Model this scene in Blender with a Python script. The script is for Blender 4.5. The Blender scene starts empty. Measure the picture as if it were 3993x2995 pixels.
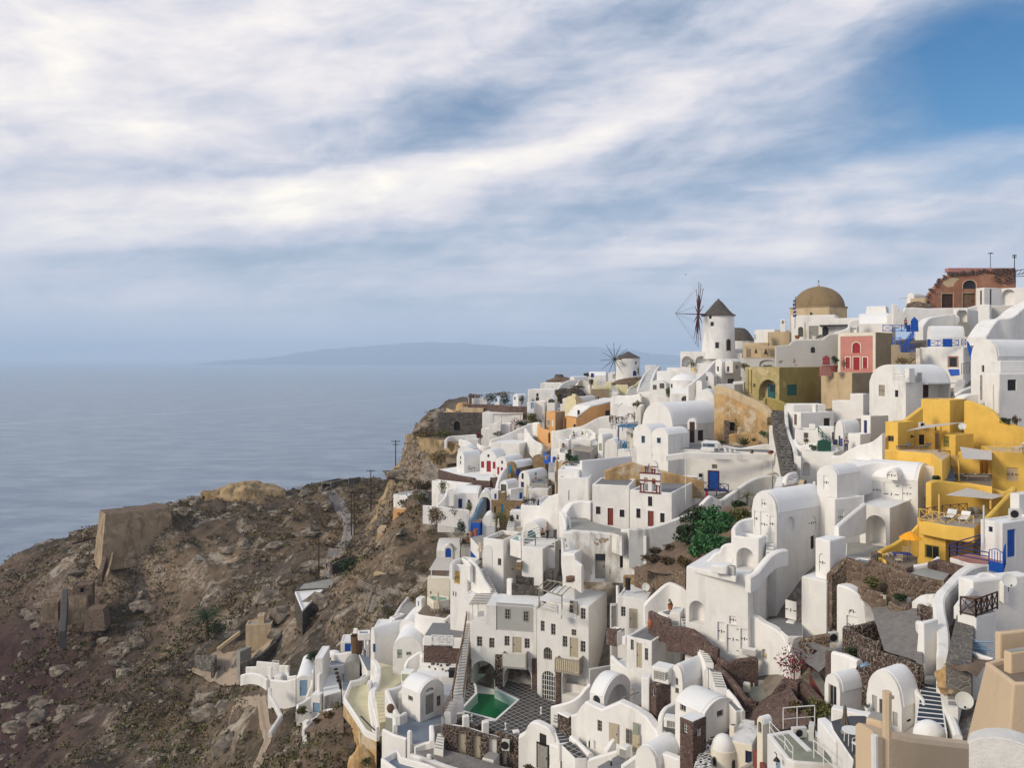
# generated: Cycladic village above the sea (see function names; D = metres from the camera)
_a='white_house'
_b='white'
_c='wood_grey'
_d='white_parapet'
_e='wood_dark'
_f='vaulted_house'
_g='metal_white'
_h='leaf_dark'
_i='concrete'
_j='metal_dark'
_k='MULTIPLY'
_l='win'
_m='white_wall'
_n='leaf_olive'
_o='door'
_p='stone_wall'
_q='roof_white'
_r='greyfloor'
_s='white_clean'
_t='stone_brown'
_u='stone_red'
_v='arch'
_w='blue_navy'
_x='yellow'
_y='blue_pale'
_z='white_steps'
_A='shut'
_B='nx'
_C='pane'
_D='white_old'
_E='stone_lava'
_F='stone_dark'
_G='grey_panel'
_H='SUBTRACT'
_I='dep'
_J='tan'
_K='leaf_scrub'
_L='grey_plaster_and_shade'
_M='door_white'
_N='tan_dark'
_O='shade_in'
_P='bluefloor'
_Q='ShaderNodeTexCoord'
_R='cream'
_S='leaf_dry'
_T='door_red'
_U='white_pier'
_V='stone_grey'
_W='hole'
_X='brownfloor'
_Y='panel'
_Z='blue'
_0='white_slope'
_1='canvas_grey'
_2='red_stone_wall'
_3='cream_yellow'
_4='door_beige'
_5='white_railing'
_6='ny'
_7='yellow_wood'
_8='yellow_house'
_9='window'
_aa='clay'
_ab='pergola'
_ac='leaf_green'
_ad='concrete_green'
_ae='stone_ochre'
_af='canvas_dark'
_ag='canvas'
_ah='house'
_ai='wood_red'
_aj='soil'
_ak='cut'
_al='chimney'
_am='blue_teal'
_an='ShaderNodeSeparateXYZ'
_ao='Roughness'
_ap='wood'
_aq='shut_green'
_ar='grey_terrace'
_as='Base Color'
_at='sur'
_au='terrace'
_av='tan_fore'
_aw='cushion'
_ax='blackish'
_ay='ochre'
_az='bench'
_aA='steelblue'
_aB='ruin_wall'
_aC='door_grey'
_aD='Specular IOR Level'
_aE='L'
_aF='wood_handrail'
_aG='white_chimney'
_aH='balcony_panel'
_aI='ShaderNodeMapping'
_aJ='ADD'
_aK='small_tree'
_aL='lamp_shade'
_aM='glass'
_aN='door_brick'
_aO='cloth_dark'
_aP='plastic'
_aQ='whitepaint_rough'
_aR='ruin'
_aS='leaf_magenta'
_aT='blue_railing'
_aU='pink_dull'
_aV='wall'
_aW='roof'
_aX='basket'
_aY='ShaderNodeMath'
_aZ='white_kerb'
_a0='stair_wall'
_a1='ShaderNodeTexVoronoi'
_a2='Scale'
_a3='orange'
_a4='grey_roof'
_a5='darkfloor'
_a6='grill'
_a7='yellow_wall'
_a8='white_bench'
_a9='floor_cream'
_ba='windmill'
_bb='post'
_bc='stone_pier'
_bd='patio'
_be='olive_wood'
_bf='brown crossed balcony railings'
_bg='Vector'
_bh='Object'
_bi='Color'
_bj='canvas chairs on yellow patio'
_bk='yellow_railing'
_bl='yellow_parapet'
_bm='tree'
_bn='striped_stairs'
_bo='railing'
_bp='pale yellow crossed railings'
_bq='white_box'
_br='courtyard'
_bs='white_terrace'
_bt='garden_ground'
_bu='arched_dormer'
_bv='stand'
_bw='frame'
_bx='white_stairs'
_by='roof_railing'
_bz='rockface'
_bA='poolpale'
_bB='orange_house'
_bC='handrail'
_bD='flagpole'
_bE='dirtpath'
_bF='canopy'
_bG='bush'
_bH='blue_terrace'
_bI='Distance'
_bJ='ShaderNodeSeparateColor'
_bK='ShaderNodeHueSaturation'
_bL='tan_parapet'
_bM='picket_gate'
_bN='cream_house'
_bO='awning_post'
_bP='balcony'
_bQ='antenna'
_bR='ShaderNodeNewGeometry'
_bS='trunk'
_bT='stuff'
_bU='stone_yard'
_bV='sofa_bench'
_bW='skin'
_bX='lamp'
_bY='label'
_bZ='green_wood'
_b0='gate'
_b1='fort'
_b2='cream_wall'
_b3='cream_pier'
_b4='cloth_blue'
_b5='board'
_b6='base'
_b7='bars'
_b8='_o'
_b9='ShaderNodeCombineXYZ'
_ca='ShaderNodeBackground'
_cb='white_terrace_house'
_cc='wall_lamp'
_cd='tan_house'
_ce='stone_hut'
_cf='pillar'
_cg='lettering'
_ch='gravel'
_ci='gate_leaf'
_cj='drainpipe'
_ck='dormer'
_cl='dirt_path'
_cm='ShaderNodeValToRGB'
_cn='ShaderNodeTexNoise'
_co='ShaderNodeMapRange'
_cp='DIVIDE'
_cq='white_step_block'
_cr='white_roof_house'
_cs='vent box'
_ct='teal'
_cu='roadgrey'
_cv='red_trim'
_cw='pool'
_cx='pipe'
_cy='hillside_terrain'
_cz='cupboard'
_cA='category'
_cB='Rotation'
_cC='ABSOLUTE'
_cD='terrace_railing'
_cE='ruined_building'
_cF='pale_blue_house'
_cG='olive'
_cH='lava_stone_wall'
_cI='h'
_cJ='yellow_terrace'
_cK='white_handrail'
_cL='white_buttress'
_cM='pickets'
_cN='pebbled'
_cO='dry_stone_wall'
_cP='ShaderNodeBump'
import bpy,bmesh,math,random
import numpy as np
from mathutils import Vector as aa,noise
def tl(q):return[tuple(map(float,p.split(",")))for p in q.split(";")]
random.seed(7)
SC=bpy.context.scene
bH=SC.collection
F=3195.;CX=1996.5;CV=1404.;CZ=120.
RG=[0.,0.,1.]
def aJ(x,y,w):RG[:]=[x,y,w/2212.]
def S(x,y):return RG[0]+x*RG[2],RG[1]+y*RG[2]
def W(x,y,D):
 u,v=S(x,y)
 return aa(((u-CX)*D/F,D,CZ-(v-CV)*D/F))
def WZ(x,y,z):
 u,v=S(x,y)
 D=(CZ-z)*F/max(v-CV,1.)
 return aa(((u-CX)*D/F,D,z))
def M(px,D):return px*RG[2]*D/F
bw={}
def nd(nt,t,**k):
 n=nt.nodes.new(t)
 for a,b in k.items():
  if a.startswith('i_'):
   n.inputs[a[2:].replace('_',' ')].default_value=b
  else:setattr(n,a,b)
 return n
def aG(nt,d4,a,b,cX='MIX'):
 n=nt.nodes.new('ShaderNodeMix');n.data_type='RGBA';n.blend_type=cX
 for cB,cU in((n.inputs[0],d4),(n.inputs[6],a),(n.inputs[7],b)):
  if isinstance(cU,(int,float)):cB.default_value=cU
  elif isinstance(cU,tuple):cB.default_value=(*cU[:3],1)
  else:nt.links.new(cU,cB)
 return n.outputs[2]
def aK(nt,ef,p0,p1):
 r=nt.nodes.new(_co);r.inputs[1].default_value=p0;r.inputs[2].default_value=p1
 r.clamp=True;nt.links.new(ef,r.inputs[0]);return r.outputs[0]
def aV(name):
 m=bpy.data.materials.new(name);m.use_nodes=True
 nt=m.node_tree;b=nt.nodes['Principled BSDF']
 bw[name]=m
 return m,nt,b
def nz(nt,cR,a9,cz=4,bd=.55,bW=0):
 n=nd(nt,_cn);n.inputs[_a2].default_value=a9
 n.inputs['Detail'].default_value=cz;n.inputs[_ao].default_value=bd
 n.inputs['Distortion'].default_value=bW
 nt.links.new(cR,n.inputs[_bg]);return n.outputs['Fac']
def bD(nt,b,h,s,d=.05):
 n=nd(nt,_cP);n.inputs['Strength'].default_value=s;n.inputs[_bI].default_value=d
 nt.links.new(h,n.inputs['Height']);nt.links.new(n.outputs[0],b.inputs['Normal'])
def ad(name,bC,bd=.8,dS=.12,a9=1.5,ce=.2,bN=None,sf=.5,bP=0,aT=.06,bK=.55,bJ=.72,cG=None):
 m,nt,b=aV(name)
 tc=nd(nt,_Q).outputs[_bh]
 n1=nz(nt,tc,a9,5);n2=nz(nt,tc,a9*7,4)
 c=aG(nt,aK(nt,n1,.3,.7),tuple(x*(1-dS)for x in bC),tuple(min(1,x*(1+dS*.6))for x in bC))
 if bN:
  mp=nd(nt,_aI);mp.inputs[_a2].default_value=(1,1,.28)
  nt.links.new(tc,mp.inputs[0])
  n3=nz(nt,mp.outputs[0],.55,8,.68,.3)
  mu=nd(nt,_aY,operation=_k);nt.links.new(aK(nt,n3,bK,bJ),mu.inputs[0]);mu.inputs[1].default_value=sf
  c=aG(nt,mu.outputs[0],c,bN)
 if cG:
  n4=nz(nt,tc,.42,7,.7,.5);c=aG(nt,aK(nt,n4,.50,.60),c,cG);c=aG(nt,aK(nt,nz(nt,tc,1.7,6,.7),.60,.70),c,bN)
 oi=nd(nt,'ShaderNodeObjectInfo').outputs['Random']
 mr=nd(nt,_co);mr.inputs[3].default_value=1-aT;mr.inputs[4].default_value=1.
 nt.links.new(oi,mr.inputs[0])
 hs=nd(nt,_bK);nt.links.new(c,hs.inputs[_bi]);nt.links.new(mr.outputs[0],hs.inputs['Value'])
 nt.links.new(hs.outputs[0],b.inputs[_as])
 b.inputs[_ao].default_value=bd;b.inputs['Metallic'].default_value=bP
 b.inputs[_aD].default_value=.25
 if ce:bD(nt,b,n2,ce,.04)
 return m
def a8(name,bY,cI,a9=2.2,mw=.06,ce=.7):
 m,nt,b=aV(name)
 tc=nd(nt,_Q).outputs[_bh]
 nn=nd(nt,_cn);nn.inputs[_a2].default_value=a9*1.4;nt.links.new(tc,nn.inputs[_bg])
 vm=nd(nt,'ShaderNodeVectorMath',operation='MULTIPLY_ADD');nt.links.new(nn.outputs[_bi],vm.inputs[0])
 vm.inputs[1].default_value=(.22,)*3;nt.links.new(tc,vm.inputs[2])
 v=nd(nt,_a1);v.inputs[_a2].default_value=a9;nt.links.new(vm.outputs[0],v.inputs[_bg])
 e=nd(nt,_a1,feature='DISTANCE_TO_EDGE');e.inputs[_a2].default_value=a9;nt.links.new(vm.outputs[0],e.inputs[_bg])
 sp=nd(nt,_bJ);nt.links.new(v.outputs[_bi],sp.inputs[0])
 cr=nd(nt,_cm);c8=cr.color_ramp.elements
 while len(c8)<len(bY):c8.new(.5)
 for i,c in enumerate(bY):c8[i].position=i/(len(bY)-1);c8[i].color=(*c,1)
 nt.links.new(sp.outputs[0],cr.inputs[0])
 g=nz(nt,tc,9,4)
 c=aG(nt,.35,cr.outputs[0],aG(nt,g,tuple(.4*x for x in bY[0]),tuple(min(1,1.5*x)for x in bY[-1])))
 c=aG(nt,aK(nt,e.outputs[_bI],mw,mw*.4),c,cI)
 nt.links.new(c,b.inputs[_as]);b.inputs[_ao].default_value=.92
 b.inputs[_aD].default_value=.15
 bD(nt,b,aK(nt,e.outputs[_bI],0,mw*2.5),ce,.12)
 return m
def cV(name,bC,cO,size=.75,dr=.6):
 m,nt,b=aV(name)
 tc=nd(nt,_Q).outputs[_bh]
 mp=nd(nt,_aI);mp.inputs[_cB].default_value=(0,0,dr);nt.links.new(tc,mp.inputs[0])
 br=nd(nt,'ShaderNodeTexBrick',offset=0.,squash=1.)
 br.inputs[_a2].default_value=1/size;br.inputs['Brick Width'].default_value=1;br.inputs['Row Height'].default_value=1
 br.inputs['Mortar Size'].default_value=.05;br.inputs['Color1'].default_value=(*bC,1)
 br.inputs['Color2'].default_value=(*[x*1.5 for x in bC],1);br.inputs['Mortar'].default_value=(*cO,1)
 nt.links.new(mp.outputs[0],br.inputs[_bg])
 n=nz(nt,tc,1.3,6)
 c=aG(nt,aK(nt,n,.5,.8),br.outputs[_bi],(.16,.15,.14))
 nt.links.new(c,b.inputs[_as]);b.inputs[_ao].default_value=.75
 return m
def aS(name,a,dL):
 m,nt,b=aV(name)
 g=nd(nt,_bR);
 c=aG(nt,g.outputs['Random Per Island'],a,dL)
 nt.links.new(c,b.inputs[_as]);b.inputs[_ao].default_value=.7
 b.inputs[_aD].default_value=.2
 return m
ST=(.50,.47,.42)
ad(_b,(.80,.78,.745),.9,.07,.8,.5,ST,.55,bK=.53,bJ=.70)
ad(_s,(.82,.81,.79),.9,.04,.8,.2,ST,.12)
ad(_D,(.76,.745,.71),.92,.1,.9,.35,(.36,.32,.27),.75,bK=.5,bJ=.6)
ad(_q,(.80,.80,.79),.9,.05,.6,.25,(.5,.49,.47),.28)
ad(_R,(.76,.70,.58),.9,.08,1,.25,(.5,.43,.33),.35)
ad(_3,(.72,.66,.42),.9,.1,1,.3,(.40,.38,.25),.4)
ad(_a9,(.62,.57,.38),.9,.1,.7,.2,(.42,.38,.24),.5)
ad(_x,(.78,.50,.105),.9,.10,.8,.35,(.52,.32,.08),.5,bK=.5,bJ=.68)
ad(_a3,(.72,.40,.17),.9,.1,.8,.25,(.48,.26,.11),.45)
ad(_ay,(.52,.335,.15),.92,.2,.7,.5,(.20,.14,.085),.7,bK=.48,bJ=.62,cG=(.58,.48,.34))
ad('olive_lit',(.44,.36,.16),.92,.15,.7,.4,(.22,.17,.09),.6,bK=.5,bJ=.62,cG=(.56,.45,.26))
ad(_b1,(.34,.255,.165),.95,.2,.5,.8,(.17,.125,.085),.7,bK=.48,bJ=.6,cG=(.42,.33,.22))
ad(_J,(.56,.43,.27),.92,.12,.8,.35,(.30,.23,.15),.6,bK=.5,bJ=.66)
ad(_av,(.60,.46,.31),.9,.05,.8,.4,(.36,.28,.18),.3)
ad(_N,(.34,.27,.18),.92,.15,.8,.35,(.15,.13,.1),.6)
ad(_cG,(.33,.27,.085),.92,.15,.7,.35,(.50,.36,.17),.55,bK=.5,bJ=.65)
ad(_L,(.52,.50,.47),.92,.06,.8,.3,(.38,.36,.33),.4)  # grey plaster; also used as painted shade on some white walls
ad(_G,(.40,.40,.38),.9,.05,1,.2)
ad(_bz,(.40,.29,.16),.95,.3,.35,1.,(.13,.10,.07),.85,bK=.46,bJ=.60)
ad('pink',(.56,.24,.20),.92,.1,.9,.3,(.34,.16,.13),.5)
ad(_aU,(.42,.20,.17),.92,.1,.9,.3,(.25,.16,.13),.5)
ad('terracotta',(.34,.155,.095),.92,.15,.6,.4,(.20,.11,.08),.6,bK=.5,bJ=.62,cG=(.38,.20,.13))
ad('redfloor',(.36,.13,.075),.9,.15,.9,.2,(.25,.1,.06),.5)
ad(_r,(.21,.21,.215),.9,.1,.9,.25,(.3,.29,.27),.5)
ad(_P,(.20,.235,.285),.85,.08,.9,.2,(.33,.34,.35),.5)
ad(_a5,(.07,.075,.085),.8,.15,1,.2,(.13,.13,.13),.5)
ad(_aA,(.035,.055,.085),.8,.2,2,.2,(.09,.1,.12),.4)
ad(_i,(.33,.32,.29),.92,.15,.8,.35,(.17,.16,.14),.6)
ad(_ad,(.30,.31,.25),.9,.15,1.1,.3,(.15,.14,.1),.7)
ad(_X,(.22,.17,.125),.9,.12,1,.3,(.13,.1,.08),.5)
ad('thatch',(.11,.095,.085),.95,.35,3,1.,(.20,.18,.15),.6)
ad('domebrown',(.26,.185,.10),.9,.12,1,.3,(.13,.1,.06),.6)
ad(_ap,(.20,.13,.085),.8,.25,4,.3)
ad(_e,(.06,.035,.03),.8,.25,4,.3)
ad(_ai,(.10,.03,.028),.7,.2,3,.2)
ad(_c,(.34,.30,.25),.85,.2,4,.3)
ad(_aC,(.30,.29,.26),.8,.1,3,.15)
ad(_4,(.47,.41,.30),.8,.1,3,.15)
ad(_M,(.80,.79,.76),.7,.04,2,.1)
ad(_T,(.34,.025,.035),.6,.12,3,.1)
ad(_aN,(.22,.055,.04),.7,.15,3,.1)
ad(_Z,(.012,.09,.42),.55,.12,3,.1)
ad(_am,(.02,.20,.40),.6,.15,3,.1)
ad(_w,(.02,.035,.16),.6,.15,3,.1)
ad(_y,(.22,.33,.46),.8,.1,2,.1)
ad(_ct,(.03,.13,.13),.7,.2,3,.1)
ad(_bZ,(.03,.10,.07),.7,.2,3,.1)
ad(_be,(.30,.25,.05),.8,.1,3,.1)
ad(_aq,(.33,.38,.27),.8,.1,3,.1)
ad(_j,(.03,.03,.032),.5,.1,3,0,bP=.3)
ad(_g,(.72,.72,.70),.5,.05,3,0)
ad(_aP,(.60,.59,.55),.6,.06,3,0)
ad('dish',(.62,.63,.60),.6,.05,3,0)
ad(_ag,(.60,.52,.38),.9,.08,2,.1)
ad(_1,(.56,.52,.47),.9,.06,2,.1)
ad('canvas_orange',(.85,.36,.02),.8,.06,2,.1)
ad(_af,(.13,.115,.095),.9,.1,3,.1)
ad(_aw,(.30,.26,.21),.95,.3,6,.1)
ad(_aa,(.36,.13,.06),.8,.2,3,.1)
ad(_aX,(.15,.09,.05),.9,.3,8,.4)
ad('bronze',(.05,.04,.03),.5,.2,4,0,bP=.5)
ad(_bW,(.50,.30,.21),.7,.05,3,0)
ad(_aO,(.02,.022,.028),.9,.2,3,0)
ad(_b4,(.05,.07,.14),.9,.2,3,0)
ad('hair',(.05,.03,.02),.8,.2,3,0)
ad('hair_fair',(.28,.17,.08),.8,.2,3,0)
ad(_cv,(.16,.025,.03),.7,.15,3,.1)
ad('flag_blue',(.02,.05,.26),.8,.05,3,0)
ad(_bS,(.12,.085,.06),.95,.3,4,.5)
ad(_aj,(.17,.12,.085),.95,.35,.8,.6,(.08,.06,.045),.7)
ad(_ch,(.21,.195,.18),.95,.25,2.5,.7,(.13,.12,.11),.6)
ad(_bE,(.36,.285,.215),.95,.12,.7,.4,(.33,.26,.19),.5)
ad(_cu,(.23,.21,.20),.95,.15,.6,.4,(.33,.28,.23),.6)
ad(_aM,(.03,.035,.042),.18,.3,1,0)
ad('glass_blue',(.04,.10,.16),.2,.3,1,0)
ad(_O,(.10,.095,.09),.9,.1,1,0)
ad(_ax,(.012,.012,.013),.9,.1,1,0)
ad('pool_wall',(.42,.56,.50),.7,.1,1,.1,(.16,.25,.18),.5)
ad('rope',(.10,.09,.08),.9,.1,3,0)
ad(_7,(.70,.46,.14),.8,.1,3,.1)
ad(_aQ,(.68,.66,.62),.95,.12,2,.6,(.3,.28,.25),.6)
a8(_u,tl('.045,.026,.024;.095,.052,.046;.14,.08,.068;.07,.04,.036;.18,.125,.105'),(.25,.20,.17),3.2,.05)
a8(_E,tl('.035,.022,.02;.075,.045,.04;.11,.07,.06;.05,.035,.03'),(.33,.285,.225),3.,.065)
a8(_t,tl('.10,.065,.05;.17,.115,.085;.24,.18,.13;.12,.08,.065'),(.31,.25,.18),2.3,.06)
a8(_ae,tl('.20,.13,.06;.30,.20,.10;.17,.11,.06;.36,.27,.15'),(.26,.19,.11),2.2,.05)
a8(_F,tl('.05,.045,.042;.10,.09,.08;.16,.145,.125;.07,.06,.055'),(.13,.115,.10),1.8,.05)
a8(_V,tl('.11,.10,.095;.2,.19,.17;.30,.28,.25;.14,.125,.11'),(.10,.085,.07),1.6,.06,1.)
a8('cobble',[(.11,.10,.095),(.17,.155,.14),(.13,.12,.11)],(.23,.215,.19),1.7,.05,.5)
a8(_cN,[(.02,.018,.018),(.05,.045,.04),(.03,.03,.03)],(.66,.64,.6),3.,.17,.4)
cV('tiles',(.030,.028,.028),(.42,.40,.36),.62,.86)
aS(_ac,(.018,.06,.024),(.075,.20,.07))
aS(_h,(.018,.035,.014),(.05,.075,.03))
aS(_n,(.06,.065,.02),(.15,.14,.05))
aS(_S,(.085,.055,.025),(.20,.145,.065))
aS(_K,(.04,.029,.018),(.125,.085,.045))
aS(_aS,(.10,.008,.02),(.24,.02,.05))
def bh(name,bC,bd,sc,bs):
 m,nt,b=aV(name)
 tc=nd(nt,_Q).outputs[_bh]
 b.inputs[_as].default_value=(*bC,1);b.inputs[_ao].default_value=bd
 n=nz(nt,tc,sc,5);bD(nt,b,n,bs,.1)
 return m
bh('poolwater',(.016,.17,.06),.12,2,.1)
bh(_bA,(.10,.30,.20),.12,2,.1)
class MB:
 def __init__(s):s.v=[];s.f=[];s.m=[]
 def add(s,vs,fs,mi=0):
  o=len(s.v);s.v+=[aa(p)for p in vs]
  for f in fs:s.f.append([o+i for i in f]);s.m.append(mi)
  return s
 def prism(s,poly,cR,mi=0,dV=None):
  n=len(poly);cR=aa(cR)
  s.add(list(poly)+[aa(p)+cR for p in poly],[list(range(n))[::-1]],mi)
  o=len(s.v)-2*n
  s.f.append([o+n+i for i in range(n)]);s.m.append(mi if dV is None else dV)
  for i in range(n):
   j=(i+1)%n;s.f.append([o+i,o+j,o+n+j,o+n+i]);s.m.append(mi)
  return s
 def box(s,o,ex,ey,ez,mi=0):
  o,ex,ey,ez=map(aa,(o,ex,ey,ez))
  s.prism([o,o+ex,o+ex+ey,o+ey],ez,mi)
  return s
 def cbox(s,c,sx,sy,sz,mi=0,rz=0):
  ca,sa=math.cos(rz),math.sin(rz)
  ex=aa((ca*sx,sa*sx,0));ey=aa((-sa*sy,ca*sy,0));ez=aa((0,0,sz))
  s.box(aa(c)-ex/2-ey/2,ex,ey,ez,mi)
  return s
 def tube(s,aD,r,n=6,mi=0,r2=None):
  aD=[aa(p)for p in aD];k=len(aD);vs=[]
  for i,p in enumerate(aD):
   t=(aD[min(i+1,k-1)]-aD[max(i-1,0)]).normalized()
   a=t.cross(aa((0,0,1)))
   if a.length<.05:a=aa((1,0,0))
   a.normalize();b=t.cross(a)
   rr=r if r2 is None else r+(r2-r)*i/(k-1)
   for j in range(n):
    q=2*math.pi*j/n;vs.append(p+a*rr*math.cos(q)+b*rr*math.sin(q))
  fs=[[i*n+j,i*n+(j+1)%n,(i+1)*n+(j+1)%n,(i+1)*n+j]for i in range(k-1)for j in range(n)]
  fs+=[list(range(n))[::-1],[(k-1)*n+j for j in range(n)]]
  s.add(vs,fs,mi)
  return s
 def lathe(s,c,prof,n=24,mi=0,sx=1,sy=1):
  c=aa(c);vs=[]
  for r,z in prof:
   for j in range(n):
    q=2*math.pi*j/n;vs.append(c+aa((r*sx*math.cos(q),r*sy*math.sin(q),z)))
  fs=[[i*n+j,i*n+(j+1)%n,(i+1)*n+(j+1)%n,(i+1)*n+j]for i in range(len(prof)-1)for j in range(n)]
  fs+=[list(range(n))[::-1],[(len(prof)-1)*n+j for j in range(n)]]
  s.add(vs,fs,mi)
  return s
 def ball(s,c,rx,ry,rz,n=10,mi=0):
  k=max(5,n//2+1)
  s.lathe(c,[(max(.001,math.sin(math.pi*i/k)),-rz*math.cos(math.pi*i/k))for i in range(k+1)],n,mi,rx,ry)
  return s
 def leaves(s,c,rx,ry,rz,n,size,mi=0,bg=0):
  c=aa(c);cs=[]
  for i in range(bg or 1):
   while 1:
    p=aa((random.uniform(-1,1),random.uniform(-1,1),random.uniform(-1,1)))
    if p.length<1:break
   cs.append(p if bg else aa((0,0,0)))
  cL=.5 if bg else 1
  for i in range(n):
   k=random.choice(cs)
   while 1:
    p=aa((random.uniform(-1,1),random.uniform(-1,1),random.uniform(-1,1)))
    if p.length<1:break
   p=k*(1-cL*.6)+p*cL
   q=c+aa((p.x*rx,p.y*ry,p.z*rz))
   a=aa((random.gauss(0,1),random.gauss(0,1),random.gauss(0,1))).normalized()
   b=a.orthogonal().normalized();b=b if random.random()<.5 else a.cross(b)
   l=size*random.uniform(.6,1.4)
   s.add([q-a*l,q-b*l*.5,q+a*l,q+b*l*.5],[[0,1,2,3]],mi)
  return s
 def obj(s,name,aZ,parent=None,a5=0,ai=None,aA=.36,aI=True):
  if isinstance(aZ,str):aZ=[aZ]
  base=aa(parent[_b8])if parent is not None else aa((0,0,0))
  if parent is None and s.v:
   xs=[p.x for p in s.v];ys=[p.y for p in s.v];zs=[p.z for p in s.v]
   base=aa(((min(xs)+max(xs))/2,(min(ys)+max(ys))/2,min(zs)))
  me=bpy.data.meshes.new(name)
  me.from_pydata([tuple(p-base)for p in s.v],[],s.f)
  for m in aZ:me.materials.append(bw[m])
  me.polygons.foreach_set('material_index',s.m)
  if aI:
   bm=bmesh.new();bm.from_mesh(me);bmesh.ops.recalc_face_normals(bm,faces=bm.faces);bm.to_mesh(me);bm.free()
  o=bpy.data.objects.new(name,me);bH.objects.link(o)
  if parent is not None:o.parent=parent;o[_b8]=parent[_b8]
  else:o.location=base;o[_b8]=tuple(base)
  if ai:o[_bY]=ai
  if a5:
   b=o.modifiers.new('b','BEVEL');b.width=a5;b.segments=2;b.limit_method='ANGLE';b.angle_limit=.7
  if aA:bt.append((o,aA))
  return o
bt=[];bO=[]
def b9(o,ai,ak,av=None,aH=None):
 o[_bY]=ai;o[_cA]=ak
 if av:o['group']=av
 if aH:o['kind']=aH
 return o
def aQ(o,aH='structure',ai=None,ak=None):
 o['kind']=aH
 if ai:o[_bY]=ai;o[_cA]=ak
 return o
def root(name,ai,ak,dW,av=None):
 o=bpy.data.objects.new(name,None);bH.objects.link(o);o.empty_display_size=.3
 o.location=dW;o[_b8]=tuple(dW)
 return b9(o,ai,ak,av)
def bU():
 for o,ej in bO:
  for mb in ej:
   c=mb.obj(_ak,_b,None,0,None,0)
   md=o.modifiers.new('c','BOOLEAN');md.operation='DIFFERENCE';md.solver='EXACT';md.object=c
   md.use_self=True
   dN.append(c)
 bpy.context.view_layer.update()
 dg=bpy.context.evaluated_depsgraph_get()
 dP=[]
 for o in list(bH.objects):
  if o.type=='MESH' and len(o.modifiers):
   dP.append((o,bpy.data.meshes.new_from_object(o.evaluated_get(dg))))
 for o,me in dP:
  if len(me.polygons)<3:print('EMPTY MESH',o.name,o.get(_bY));continue
  o.modifiers.clear();o.data=me
 for c in dN:bpy.data.objects.remove(c,do_unlink=True)
 for o in[o for o in bH.objects if o.type=='FONT']:
  me=bpy.data.meshes.new_from_object(o.evaluated_get(bpy.context.evaluated_depsgraph_get()))
  q=bpy.data.objects.new(_cg,me);bH.objects.link(q);q.parent=o.parent;q.location=o.location.copy();q.rotation_euler=o.rotation_euler.copy()
  bpy.data.objects.remove(o,do_unlink=True)
 for o,a in bt:
  o.data.shade_smooth();o.data.set_sharp_from_angle(angle=a)
 for o in bH.objects:
  if _b8 in o:del o[_b8]
dN=[]
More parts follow.
